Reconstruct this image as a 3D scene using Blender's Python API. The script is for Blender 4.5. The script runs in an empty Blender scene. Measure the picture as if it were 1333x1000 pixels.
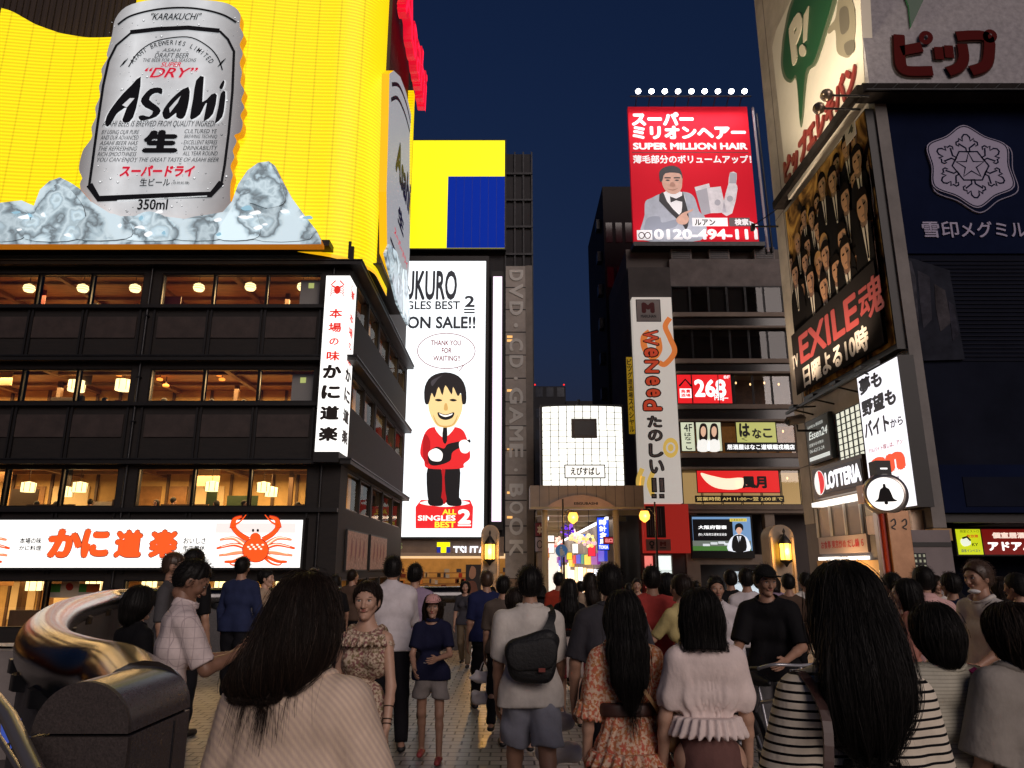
import bpy, bmesh, math, random
import numpy as np
from mathutils import Vector, Matrix, Euler
R=math.radians; PI=math.pi
random.seed(7)
SC=bpy.context.scene; COL=SC.collection

# ------------------------------------------------------------------ camera, sky, sun, exposure
FPX=945.0; U0,V0=666.5,500.0; TILT=R(14.14); EYE=1.7
cd=bpy.data.cameras.new('camera'); cam=bpy.data.objects.new('camera',cd); COL.objects.link(cam)
cd.sensor_width=36.0; cd.lens=FPX/1333*36.0; cd.clip_start=0.05; cd.clip_end=3000
cam.location=(0,0,EYE); cam.rotation_euler=(R(90)+TILT,0,0); SC.camera=cam
W=bpy.data.worlds.new('World'); SC.world=W; W.use_nodes=True
nt=W.node_tree; bg=nt.nodes['Background']
sky=nt.nodes.new('ShaderNodeTexSky'); sky.sky_type='NISHITA'; sky.sun_disc=False
SUN_EL,SUN_AZ=R(24),R(158)
sky.sun_elevation=R(-0.6); sky.sun_rotation=SUN_AZ; sky.air_density=1.3; sky.dust_density=0.3; sky.ozone_density=4.0
nt.links.new(sky.outputs[0],bg.inputs[0]); bg.inputs[1].default_value=0.17
sd=bpy.data.lights.new('sun','SUN'); sun=bpy.data.objects.new('sun',sd); COL.objects.link(sun)
sd.energy=1.3; sd.angle=R(36); sd.color=(1.0,0.84,0.77)
# sun standing in for city light from behind, a little to the right
sdir=Vector((math.sin(SUN_AZ)*math.cos(SUN_EL),math.cos(SUN_AZ)*math.cos(SUN_EL),math.sin(SUN_EL)))
sun.rotation_euler=(-sdir).to_track_quat('-Z','Y').to_euler(); sun.location=(0,-20,20)
SC.view_settings.view_transform='Standard'; SC.view_settings.look='None'
SC.view_settings.exposure=0.0; SC.view_settings.gamma=1.0
SC.render.engine='CYCLES'
SC.cycles.use_denoising=True; SC.cycles.max_bounces=5; SC.cycles.transparent_max_bounces=12
SC.cycles.sample_clamp_indirect=4.0; SC.cycles.caustics_reflective=False; SC.cycles.caustics_refractive=False

# ------------------------------------------------------------------ materials
MATS={}
def lin(c):
    return tuple(((x/255)/12.92 if x/255<=0.04045 else ((x/255+0.055)/1.055)**2.4) for x in c)
def mat(name,col,rough=0.6,metal=0.0,em=None,es=0.0,nz=None,bump=None,spec=None):
    """col / em are linear rgb; nz=(scale,amount[,stretch xyz]) mottles the colour; bump=(scale,strength)"""
    if name in MATS: return MATS[name]
    m=bpy.data.materials.new(name); m.use_nodes=True; MATS[name]=m
    n=m.node_tree; b=n.nodes['Principled BSDF']
    b.inputs['Base Color'].default_value=(*col,1); b.inputs['Roughness'].default_value=rough; b.inputs['Metallic'].default_value=metal
    if spec is not None: b.inputs['Specular IOR Level'].default_value=spec
    if em is not None:
        b.inputs['Emission Color'].default_value=(*em,1); b.inputs['Emission Strength'].default_value=es
    if nz or bump:
        tc=n.nodes.new('ShaderNodeTexCoord')
        src=tc.outputs['Object']
    if nz:
        mp=n.nodes.new('ShaderNodeMapping'); n.links.new(src,mp.inputs[0])
        if len(nz)>2: mp.inputs['Scale'].default_value=nz[2]
        t=n.nodes.new('ShaderNodeTexNoise'); t.inputs['Scale'].default_value=nz[0]; t.inputs['Detail'].default_value=6; t.inputs['Roughness'].default_value=0.65
        n.links.new(mp.outputs[0],t.inputs['Vector'])
        mr=n.nodes.new('ShaderNodeMapRange'); mr.inputs[1].default_value=0.3; mr.inputs[2].default_value=0.7
        mr.inputs[3].default_value=1-nz[1]; mr.inputs[4].default_value=1+nz[1]
        n.links.new(t.outputs['Fac'],mr.inputs[0])
        mx=n.nodes.new('ShaderNodeVectorMath'); mx.operation='SCALE'; mx.inputs[0].default_value=col
        n.links.new(mr.outputs[0],mx.inputs['Scale']); n.links.new(mx.outputs[0],b.inputs['Base Color'])
    if bump:
        t2=n.nodes.new('ShaderNodeTexNoise'); t2.inputs['Scale'].default_value=bump[0]; t2.inputs['Detail'].default_value=5
        if len(bump)>2:
            mp2=n.nodes.new('ShaderNodeMapping'); mp2.inputs['Scale'].default_value=bump[2]; n.links.new(src,mp2.inputs[0]); n.links.new(mp2.outputs[0],t2.inputs['Vector'])
        else: n.links.new(src,t2.inputs['Vector'])
        bp=n.nodes.new('ShaderNodeBump'); bp.inputs['Strength'].default_value=bump[1]; bp.inputs['Distance'].default_value=0.02
        n.links.new(t2.outputs['Fac'],bp.inputs['Height']); n.links.new(bp.outputs[0],b.inputs['Normal'])
    return m
def lit(name,rgb,s=1.0):
    """a backlit sheet or lamp: 8-bit colour as the eye sees it, times s"""
    c=lin(rgb); return mat('lit_'+name,tuple(min(.8,x*.7) for x in c),0.45,0,c,s)
def paint(name,rgb,rough=0.5,k=0.8,**kw):
    c=lin(rgb); return mat('paint_'+name,tuple(x*k for x in c),rough,**kw)
def nodes_of(m): return m.node_tree, m.node_tree.nodes['Principled BSDF']

def glass_mat(name,tint=(1,1,1),f=0.10,rough=0.02):
    if name in MATS: return MATS[name]
    m=bpy.data.materials.new(name); m.use_nodes=True; MATS[name]=m
    n=m.node_tree; n.nodes.remove(n.nodes['Principled BSDF'])
    tr=n.nodes.new('ShaderNodeBsdfTransparent'); tr.inputs[0].default_value=(*tint,1)
    gl=n.nodes.new('ShaderNodeBsdfGlossy'); gl.inputs['Roughness'].default_value=rough
    mx=n.nodes.new('ShaderNodeMixShader'); mx.inputs[0].default_value=f
    n.links.new(tr.outputs[0],mx.inputs[1]); n.links.new(gl.outputs[0],mx.inputs[2])
    n.links.new(mx.outputs[0],n.nodes['Material Output'].inputs[0]); return m
GLASS=glass_mat('window_glass',(0.92,0.92,0.9),0.09)
GLASS_DARK=glass_mat('dark_window_glass',(0.25,0.26,0.28),0.045)

# ------------------------------------------------------------------ picture measurements -> places in the world
cT,sT=math.cos(TILT),math.sin(TILT)
def ray(u,v):
    a=(u-U0)/FPX; b=(V0-v)/FPX
    return Vector((a,cT-b*sT,sT+b*cT))
def aty(u,v,Y): r=ray(u,v); k=Y/r.y; return Vector((r.x*k,Y,EYE+r.z*k))
def atx(u,v,X): r=ray(u,v); k=X/r.x; return Vector((X,r.y*k,EYE+r.z*k))
def ground_z(y):
    if y<=17: return 0.0
    if y>=27: return -1.2
    t=(y-17)/10; return -1.2*t*t*(3-2*t)

class Pl:
    """a vertical wall plane. 'y': faces -Y at Y=val; 'l': faces -X at X=val; 'r': faces +X at X=val. a = along the wall as read, b = height, c = proud of it"""
    def __init__(s,kind,val):
        s.k=kind; s.v=val
        s.r=Vector({'y':(1,0,0),'l':(0,-1,0),'r':(0,1,0)}[kind]); s.n=Vector({'y':(0,-1,0),'l':(-1,0,0),'r':(1,0,0)}[kind])
        s.o=Vector((0,val,0)) if kind=='y' else Vector((val,0,0))
    def w(s,a,b,c=0.0): return s.o+s.r*a+Vector((0,0,b))+s.n*c
    def px(s,u,v):
        if s.k=='y': p=aty(u,v,s.v); return (p.x,p.z)
        p=atx(u,v,s.v); return ((-p.y if s.k=='l' else p.y),p.z)
    def R(s,u0,v0,u1,v1):
        if s.k=='y':
            vm=(v0+v1)/2; um=(u0+u1)/2
            return (s.px(u0,vm)[0],s.px(um,v1)[1],s.px(u1,vm)[0],s.px(um,v0)[1])
        a0,b1=s.px(u0,v0); a1,b0=s.px(u1,v1); return (a0,b0,a1,b1)
    def Q(s,tl,tr,bl,br):
        p=[s.px(*q) for q in (tl,tr,bl,br)]
        return ((p[0][0]+p[2][0])/2,(p[2][1]+p[3][1])/2,(p[1][0]+p[3][0])/2,(p[0][1]+p[1][1])/2)

def spl(pts,n=6,closed=True):
    P=[Vector(p) for p in pts]; out=[]; N=len(P)
    for i in range(N if closed else N-1):
        g=(lambda k:P[k%N]) if closed else (lambda k:P[max(0,min(N-1,k))])
        p0,p1,p2,p3=g(i-1),g(i),g(i+1),g(i+2)
        for j in range(n):
            t=j/n; t2=t*t; t3=t2*t
            out.append(0.5*((2*p1)+(p2-p0)*t+(2*p0-5*p1+4*p2-p3)*t2+(3*p1-p0-3*p2+p3)*t3))
    if not closed: out.append(P[-1])
    return [tuple(q) for q in out]
def ell(cx,cy,rx,ry,n=28,a0=0,a1=2*PI,rot=0):
    o=[]; full=abs(a1-a0-2*PI)<1e-6
    for i in range(n if full else n+1):
        t=a0+(a1-a0)*i/n; x,y=rx*math.cos(t),ry*math.sin(t)
        o.append((cx+x*math.cos(rot)-y*math.sin(rot),cy+x*math.sin(rot)+y*math.cos(rot)))
    return o

GLY={}
def glyph(s,bold=0.0,ext=False):
    key=(s,round(bold,4),ext)
    if key in GLY: return GLY[key]
    c=bpy.data.curves.new('lettering','FONT'); c.body=s; c.size=1; c.offset=bold; c.resolution_u=3
    c.extrude=0.5 if ext else 0.0
    o=bpy.data.objects.new('lettering_tmp',c); COL.objects.link(o)
    dg=bpy.context.evaluated_depsgraph_get(); m=bpy.data.meshes.new_from_object(o.evaluated_get(dg))
    V=[tuple(v.co) for v in m.vertices]; Fc=[tuple(p.vertices) for p in m.polygons]
    bpy.data.meshes.remove(m); bpy.data.objects.remove(o); bpy.data.curves.remove(c)
    GLY[key]=(V,Fc); return GLY[key]

# ------------------------------------------------------------------ mesh builder
class MB:
    def __init__(s): s.V=[]; s.F=[]; s.M=[]; s.S=[]; s.mats=[]; s.G=[]; s.g=0; s.lock=False
    def mi(s,m):
        if m not in s.mats: s.mats.append(m)
        return s.mats.index(m)
    def add(s,verts,faces,m,smooth=False):
        k=len(s.V); i=s.mi(m); s.V.extend(tuple(v) for v in verts)
        for f in faces: s.F.append(tuple(k+q for q in f)); s.M.append(i); s.S.append(smooth); s.G.append(s.g)
        if not s.lock: s.g+=1
        return s
    def box(s,x0,y0,z0,x1,y1,z1,m):
        v=[(x,y,z) for z in (z0,z1) for y in (y0,y1) for x in (x0,x1)]
        return s.add(v,[(0,2,3,1),(4,5,7,6),(0,1,5,4),(2,6,7,3),(0,4,6,2),(1,3,7,5)],m)
    def rect(s,pl,r,c0,c1,m):
        p=[pl.w(a,b,c) for c in (c0,c1) for b in (r[1],r[3]) for a in (r[0],r[2])]
        return s.add(p,[(0,2,3,1),(4,5,7,6),(0,1,5,4),(2,6,7,3),(0,4,6,2),(1,3,7,5)],m)
    def poly(s,pl,pts,c0,c1,m,side=None):
        n=len(pts); v=[pl.w(a,b,c1) for a,b in pts]
        A=sum(pts[i][0]*pts[(i+1)%n][1]-pts[(i+1)%n][0]*pts[i][1] for i in range(n))
        f=[tuple(range(n)) if A>0 else tuple(range(n-1,-1,-1))]; s.add(v,f,m)
        if abs(c1-c0)>1e-6:
            v2=v+[pl.w(a,b,c0) for a,b in pts]
            s.add(v2,[(i,i+n,(i+1)%n+n,(i+1)%n) if A>0 else (i,(i+1)%n,(i+1)%n+n,i+n) for i in range(n)],side or m)
        return s
    def polyp(s,pl,pts,c0,c1,m,side=None): return s.poly(pl,[pl.px(*p) for p in pts],c0,c1,m,side)
    def line(s,pl,pts,w,c,m,closed=False):
        """a flat stroke of width w along ab points"""
        n=len(pts); L=[]
        for i in range(n):
            a=Vector(pts[(i-1)%n] if closed or i>0 else pts[i]); b=Vector(pts[(i+1)%n] if closed or i<n-1 else pts[i])
            d=(b-a); d=d.normalized() if d.length>1e-9 else Vector((1,0)); nn=Vector((-d.y,d.x))*w/2; p=Vector(pts[i])
            L.append((p+nn,p-nn))
        V=[pl.w(q.x,q.y,c) for pr in L for q in pr]
        Fc=[(2*i,2*i+1,2*((i+1)%n)+1,2*((i+1)%n)) for i in range(n if closed else n-1)]
        return s.add(V,Fc,m)
    def linep(s,pl,pts,w,c,m,closed=False): return s.line(pl,[pl.px(*p) for p in pts],w,c,m,closed)
    def text(s,pl,t,r,c,m,bold=0.0,thick=0.0,shear=0.0,rot=None,vertical=False,gap=0.1):
        lk=s.lock; s.lock=True; s.text_(pl,t,r,c,m,bold,thick,shear,rot,vertical,gap); s.lock=lk; s.g+=0 if lk else 1; return s
    def text_(s,pl,t,r,c,m,bold=0.0,thick=0.0,shear=0.0,rot=None,vertical=False,gap=0.1):
        a0,b0,a1,b1=r
        if vertical:
            n=len(t); hh=(b1-b0)/n
            for i,ch in enumerate(t):
                if ch==' ': continue
                s.text(pl,ch,(a0,b1-(i+1)*hh+hh*gap/2,a1,b1-i*hh-hh*gap/2),c,m,bold,thick,shear)
            return s
        V,Fc=glyph(t,0.0,thick>0)
        if not V: return s
        P=[]
        for x,y,z in V:
            x=x+shear*y
            if rot=='cw': x,y=y,-x
            elif rot=='ccw': x,y=-y,x
            P.append((x,y,z))
        xs=[p[0] for p in P]; ys=[p[1] for p in P]; mx,Mx,my,My=min(xs)-bold,max(xs)+bold,min(ys)-bold,max(ys)+bold
        fx=(a1-a0)/max(Mx-mx,1e-6); fy=(b1-b0)/max(My-my,1e-6)
        offs=[(0,0)]+([(bold*math.cos(PI*q/4),bold*math.sin(PI*q/4)) for q in range(8)] if bold>0.004 else [])
        for q,(ox,oy) in enumerate(offs):   # heavier weight: the letter struck again round itself
            W3=[pl.w(a0+(x+ox-mx)*fx,b0+(y+oy-my)*fy,c+q*0.0004+((z+0.5)*thick if thick>0 else 0)) for x,y,z in P]
            s.add(W3,Fc,m)
        return s
    def tube(s,pts,r,m,n=8,caps=True,r1=None,smooth=True):
        P=[Vector(p) for p in pts]; N=len(P); V=[]; up=None
        for i,p in enumerate(P):
            d=(P[min(i+1,N-1)]-P[max(i-1,0)]).normalized()
            if up is None:
                up=Vector((0,0,1)) if abs(d.z)<0.9 else Vector((1,0,0))
            x=d.cross(up)
            if x.length<1e-4: x=d.cross(Vector((1,0.3,0)))
            x.normalize(); y=x.cross(d).normalized(); up=y
            rr=(r if r1 is None else r+(r1-r)*i/max(1,N-1)) if not callable(r) else r(i/max(1,N-1))
            for k in range(n):
                t=2*PI*k/n; V.append(p+x*math.cos(t)*rr+y*math.sin(t)*rr)
        Fc=[(i*n+k,i*n+(k+1)%n,(i+1)*n+(k+1)%n,(i+1)*n+k) for i in range(N-1) for k in range(n)]
        lk=s.lock; s.lock=True; s.add(V,Fc,m,smooth)
        if caps: s.add(V[:n],[tuple(range(n-1,-1,-1))],m); s.add(V[-n:],[tuple(range(n))],m)
        s.lock=lk; s.g+=0 if lk else 1
        return s
    def lathe(s,o,prof,m,n=20,axis=(0,0,1),smooth=True):
        """prof: (radius, height along axis)"""
        o=Vector(o); ax=Vector(axis).normalized(); x=ax.cross(Vector((0,0,1)) if abs(ax.z)<.9 else Vector((1,0,0))).normalized(); y=ax.cross(x)
        V=[o+ax*h+x*math.cos(2*PI*k/n)*rr+y*math.sin(2*PI*k/n)*rr for rr,h in prof for k in range(n)]; N=len(prof)
        Fc=[(i*n+k,i*n+(k+1)%n,(i+1)*n+(k+1)%n,(i+1)*n+k) for i in range(N-1) for k in range(n)]
        return s.add(V,Fc,m,smooth)
    def ball(s,c,rx,ry,rz,m,n=10,k=7):
        V=[];Fc=[]
        for i in range(k+1):
            t=PI*i/k
            for j in range(n):
                q=2*PI*j/n; V.append((c[0]+rx*math.sin(t)*math.cos(q),c[1]+ry*math.sin(t)*math.sin(q),c[2]+rz*math.cos(t)))
        for i in range(k):
            for j in range(n): Fc.append((i*n+j,(i+1)*n+j,(i+1)*n+(j+1)%n,i*n+(j+1)%n))
        return s.add(V,Fc,m,True)
    def build_each(s,name,parent=None):
        """every added piece becomes an object of its own"""
        for g in sorted(set(s.G)):
            q=MB(); mp={}
            for f,mi,sm,gg in zip(s.F,s.M,s.S,s.G):
                if gg!=g: continue
                for v in f:
                    if v not in mp: mp[v]=len(q.V); q.V.append(s.V[v])
                q.F.append(tuple(mp[v] for v in f)); q.M.append(q.mi(s.mats[mi])); q.S.append(sm); q.G.append(0)
            q.build(name,parent)
    def build(s,name,parent=None,bevel=0,**props):
        if name in('lettering','box_lettering') and 1<len(set(s.G))<=45: return s.build_each(name,parent)   # each line of writing is a part
        me=bpy.data.meshes.new(name)
        o=bpy.data.objects.new(name,me); COL.objects.link(o)
        off=Vector((0,0,0))
        if parent is not None:
            o.parent=parent; off=world_loc(parent)
        me.from_pydata([(v[0]-off.x,v[1]-off.y,v[2]-off.z) for v in s.V],[],s.F)
        for m in s.mats: me.materials.append(m)
        me.polygons.foreach_set('material_index',s.M); me.polygons.foreach_set('use_smooth',s.S)
        me.update()
        if bevel:
            b=o.modifiers.new('bevel','BEVEL'); b.width=bevel; b.segments=2; b.limit_method='ANGLE'
        for k,v in props.items(): o[k]=v
        return o
def world_loc(o):
    l=Vector((0,0,0))
    while o is not None: l=l+o.location; o=o.parent
    return l
def thing(name,label,cat,loc,group=None):
    o=bpy.data.objects.new(name,None); COL.objects.link(o); o.empty_display_size=0.2
    o.location=loc; o['label']=label; o['category']=cat
    if group: o['group']=group
    return o
def tag(o,label,cat,group=None):
    o['label']=label; o['category']=cat
    if group: o['group']=group
    return o
def sub(r,m): return (r[0]+m,r[1]+m,r[2]-m,r[3]-m)
def base(pl,r): return pl.w((r[0]+r[2])/2,r[1],0)

# common colours
BLACKISH=mat('soot_black_metal',(0.006,0.005,0.005),0.5,nz=(3,0.3))
DARKWOOD=mat('dark_brown_cladding',(0.009,0.006,0.005),0.7,nz=(2.5,0.45,(1,1,6)),bump=(8,0.2))
BROWNP=mat('brown_spandrel_panel',(0.038,0.026,0.023),0.6,nz=(2.0,0.35),bump=(20,0.15))
DARKSTEEL=mat('dark_steel',(0.03,0.03,0.032),0.4,0.7,nz=(4,0.3))
CONCRETE=mat('warm_concrete',(0.34,0.29,0.23),0.75,nz=(1.2,0.22),bump=(14,0.12))
GREYCON=mat('grey_concrete',(0.20,0.175,0.165),0.8,nz=(0.9,0.3),bump=(12,0.15))
WHITE_L=lit('white',(255,254,250),1.25)
INK=mat('sign_ink_black',(0.008,0.008,0.01),0.5)
# ================================================================== ground, bridge deck, quay
def paver_mat():
    m=bpy.data.materials.new('bridge_pavers'); m.use_nodes=True; n,b=nodes_of(m)
    tc=n.nodes.new('ShaderNodeTexCoord'); br=n.nodes.new('ShaderNodeTexBrick')
    br.inputs['Scale'].default_value=1.0; br.inputs['Brick Width'].default_value=0.20; br.inputs['Row Height'].default_value=0.15
    br.inputs['Mortar Size'].default_value=0.011; br.inputs['Mortar Smooth'].default_value=0.35; br.inputs['Bias'].default_value=-0.2
    br.inputs['Color1'].default_value=(0.46,0.43,0.40,1); br.inputs['Color2'].default_value=(0.36,0.335,0.31,1); br.inputs['Mortar'].default_value=(0.03,0.027,0.025,1)
    n.links.new(tc.outputs['Object'],br.inputs['Vector'])
    t=n.nodes.new('ShaderNodeTexNoise'); t.inputs['Scale'].default_value=1.1; t.inputs['Detail'].default_value=8; n.links.new(tc.outputs['Object'],t.inputs['Vector'])
    mr=n.nodes.new('ShaderNodeMapRange'); mr.inputs[1].default_value=0.3; mr.inputs[2].default_value=0.75; mr.inputs[3].default_value=0.6; mr.inputs[4].default_value=1.15; n.links.new(t.outputs['Fac'],mr.inputs[0])
    sc=n.nodes.new('ShaderNodeVectorMath'); sc.operation='SCALE'; n.links.new(br.outputs['Color'],sc.inputs[0]); n.links.new(mr.outputs[0],sc.inputs['Scale']); n.links.new(sc.outputs[0],b.inputs['Base Color'])
    bp=n.nodes.new('ShaderNodeBump'); bp.inputs['Strength'].default_value=0.5; bp.inputs['Distance'].default_value=0.01; bp.invert=True
    n.links.new(br.outputs['Fac'],bp.inputs['Height']); n.links.new(bp.outputs[0],b.inputs['Normal'])
    mr2=n.nodes.new('ShaderNodeMapRange'); mr2.inputs[3].default_value=0.28; mr2.inputs[4].default_value=0.55; n.links.new(t.outputs['Fac'],mr2.inputs[0]); n.links.new(mr2.outputs[0],b.inputs['Roughness'])
    return m
PAVER=paver_mat()
def atz(u,v,z): r=ray(u,v); k=(z-EYE)/r.z; return (r.x*k,r.y*k)
RAILP=[(-1.645,3.45)]+[atz(u,v,1.08) for u,v in ((150,893),(105,880),(68,862),(55,842),(62,822),(85,803),(120,790))]+[(-7.3,14.2),(-5.9,15.3),(-3.4,15.8),(-0.95,16.3)]
RAILS=spl([(x,y) for x,y in RAILP],6,False)
m=MB(); bd=[(14,-8),(14,17.0),(-0.6,17.0)]+list(reversed(RAILS))+[(-1.46,3.2),(-1.46,-8)]
m.add([(x,y,0.0) for x,y in bd],[tuple(range(len(bd)))],PAVER)
m.add([(x,y,0.0) for x,y in bd]+[(x,y,-0.9) for x,y in bd],[(i,i+len(bd),(i+1)%len(bd)+len(bd),(i+1)%len(bd)) for i in range(len(bd))],GREYCON)
m.build('bridge_deck',kind='structure')
m=MB(); ys=[17.004+i*0.5 for i in range(22)]+[28,40,60,90,140,300]
V=[(x,y,ground_z(y)-0.004) for y in ys for x in (-80,0,80)]; Fc=[(3*i+k,3*i+k+1,3*i+k+4,3*i+k+3) for i in range(len(ys)-1) for k in (0,1)]
m.add(V,Fc,PAVER); m.build('street',kind='structure')
m=MB(); m.box(-80,16.6,-4.2,-0.8,17.0,-0.05,GREYCON); m.build('quay_wall',kind='structure')
WATER=mat('dark_river_water',(0.008,0.012,0.014),0.06,bump=(3,0.4))
m=MB(); m.add([(-80,-60,-4),(80,-60,-4),(80,17,-4),(-80,17,-4)],[(0,1,2,3)],WATER); m.build('river',kind='structure')
WALK=mat('riverside_walkway_stone',(0.10,0.085,0.08),0.55,nz=(2,0.3))
m=MB(); m.box(-9,-6,-2.4,-3.4,3.2,-1.9,WALK); m.build('riverside_walkway',kind='structure')
# outer boardwalk stands between the river and the restaurant
m=MB(); m.box(-30,14.5,-2.6,-8.2,16.6,-2.2,WALK); m.build('quay_path',kind='structure')

GREYST0=mat('pale_rail_steel',(.35,.32,.30),.35,.7)
# ================================================================== steel topped parapet curving round the bridge
STEEL=mat('polished_steel_rail',(0.085,0.083,0.085),0.20,1.0,nz=(5,.25),bump=(7,0.035))
STONEP=mat('charcoal_parapet_stone',(0.055,0.05,0.052),0.55,nz=(30,0.35),bump=(60,0.1))
t=thing('bridge_parapet','low charcoal parapet with a fat polished steel rail curving along the bridge edge','parapet',(-4.5,8,0))
m=MB(); m.tube([(x,y,1.10) for x,y in RAILS],0.195,STEEL,20); m.build('steel_rail',t)
m=MB()
n=len(RAILS); off=[]
for i,(x,y) in enumerate(RAILS):
    a=Vector(RAILS[max(0,i-1)]); b=Vector(RAILS[min(n-1,i+1)]); d=(b-a).normalized(); off.append((d.y,-d.x))
for w in (0.13,-0.13):
    V=[(x+o[0]*w,y+o[1]*w,z) for (x,y),o in zip(RAILS,off) for z in (0.004,0.98)]
    m.add(V,[(2*i,2*i+2,2*i+3,2*i+1) for i in range(n-1)],STONEP)
m.build('wall_panel',t)
m=MB()
for k in range(4,n,5): x,y=RAILS[k]; m.tube([(x,y,0.9),(x,y,1.0)],0.21,DARKSTEEL,12)
m.build_each('rail_collar',t)
# granite end post with a half round head
GRAN=mat('brown_granite',(0.042,0.032,0.030),0.62,nz=(120,0.5),bump=(90,0.15)); GRANP=mat('polished_grey_granite',(0.045,0.043,0.052),0.25,nz=(90,0.3))
t=thing('granite_post','squat granite end post with a rounded top at the start of the steel rail','post',(-1.645,3.27,0))
PX0,PX1,PY0,PY1,PZ=-1.83,-1.46,3.0,3.55,1.085; pc=(PX0+PX1)/2; pr=(PX1-PX0)/2
m=MB(); m.box(PX0,PY0+.025,0.0,PX1,PY1,PZ-.012,GRANP); m.box(PX0-.004,PY0,0.0,PX1+.004,PY0+.024,PZ-.012,GRAN); m.box(PX1+.001,PY0+.40,.02,PX1+.004,PY0+.405,PZ-.03,INK); m.build('post_block',t)
m=MB(); arc=[(pc+pr*math.cos(PI*i/24),PZ+pr*math.sin(PI*i/24)) for i in range(25)]
V=[(x,y,z) for y in (PY0+.025,PY1) for x,z in arc]; m.add(V,[(i,i+25,i+26,i+1) for i in range(24)],GRANP,True); m.add([(x,PY1,z) for x,z in arc],[tuple(range(25))],GRANP); m.build('rounded_head',t)
m=MB(); m.add([(x,PY0,z) for x,z in arc],[tuple(range(24,-1,-1))],GRAN); m.add([(x,y,z) for y in (PY0,PY0+.025) for x,z in arc],[(i+25,i,i+1,i+26) for i in range(24)],GRAN,True); m.build('end_cap',t)

t=thing('stair_railing','pale landing rail with blue lit glass panels below the bridge edge at bottom left','railing',(-2.4,3.0,0))
m=MB(); a,b=aty(-20,895,3.3),aty(48,1010,2.7); m.tube([a,(a+b)/2+Vector((0,0,.03)),b],.03,GREYST0,8); m.tube([aty(-20,930,3.4),aty(30,1010,2.9)],.012,GREYST0,6); m.build('rail',t)
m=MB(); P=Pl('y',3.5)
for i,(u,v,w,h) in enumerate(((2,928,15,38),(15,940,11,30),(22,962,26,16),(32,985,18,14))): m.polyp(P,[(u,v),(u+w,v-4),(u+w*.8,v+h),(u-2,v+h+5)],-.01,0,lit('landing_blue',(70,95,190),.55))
m.build('blue_glass',t)  # dim emission imitates blue light reflected in the glass

# ================================================================== crab restaurant
YF=25.0; PF=Pl('y',YF); XS=-5.9; PS=Pl('r',XS); YB=39.2
def zf(v): return aty(250,v,YF).z
ROWS=[(zf(818),zf(755)),(zf(660),zf(609)),(zf(523),zf(480)),(zf(397),zf(356))]
COLX=[-24.4,-22.4,-20.7,-19.4,-17.45,-15.5,-13.55]   # left bays, then the pillar
COLR=[-12.9,-10.97,-9.02,-7.03]
bays=[(COLX[i],COLX[i+1]) for i in (0,1)]+[(COLX[i],COLX[i+1]) for i in (3,4,5)]+[(COLR[i],COLR[i+1]) for i in range(3)]
SB=[(26.1,28.3),(28.5,30.6),(31.0,33.4),(33.6,36.2),(36.4,38.8)]
crab=thing('crab_restaurant','dark timber clad restaurant block with four rows of warm lit windows','building',(-14,32,-1.2))
m=MB()
zs=[-1.3]+[q for r in ROWS for q in r]+[13.3]
for i in range(0,len(zs),2): m.box(-26,YF,zs[i],XS,YF+0.35,zs[i+1],DARKWOOD)
for z0,z1 in ROWS:
    xs=[-26]+[q for b in bays for q in b]+[XS]
    for i in range(0,len(xs),2): m.box(xs[i],YF+0.002,z0,xs[i+1],YF+0.348,z1,DARKWOOD)
# side wall on the street
ysd=[YF+0.35]+[q for b in SB for q in b]+[YB]
for i in range(0,len(zs),2): m.box(XS-0.35,YF+0.352,zs[i],XS-0.002,YB,zs[i+1],DARKWOOD)
for z0,z1 in ROWS:
    for i in range(0,len(ysd),2): m.box(XS-0.345,ysd[i],z0,XS-0.004,ysd[i+1],z1,DARKWOOD)
m.box(-26,YB,-1.3,XS,YB+0.3,13.3,DARKWOOD); m.box(-26,YF,13.3,XS-0.1,YB+0.3,13.5,DARKWOOD)
m.build('wall',crab)
m=MB()   # upper block behind the billboard
CORR=mat('brown_corrugated_cladding',(0.045,0.03,0.024),0.6,nz=(1.5,0.3,(8,1,0.2)))
m.box(-26,26.2,13.5,-6.0,YB,30,CORR)
for i in range(70): x=-25.8+i*0.28; m.box(x,26.12,13.6,x+0.13,26.2,30,CORR)
m.build('upper_block',crab)
for z in (zf(347),zf(470),zf(603)):
    m=MB(); m.box(-26,YF-0.38,z-0.07,XS+0.40,YF-0.002,z+0.07,BLACKISH); m.box(-26,YF-0.42,z+0.071,XS+0.44,YF-0.002,z+0.12,DARKSTEEL)
    m.box(XS+0.002,YF,z-0.07,XS+0.40,YB,z+0.07,BLACKISH); m.box(XS+0.002,YF,z+0.071,XS+0.44,YB,z+0.12,DARKSTEEL)
    m.build('cornice',crab)
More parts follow.
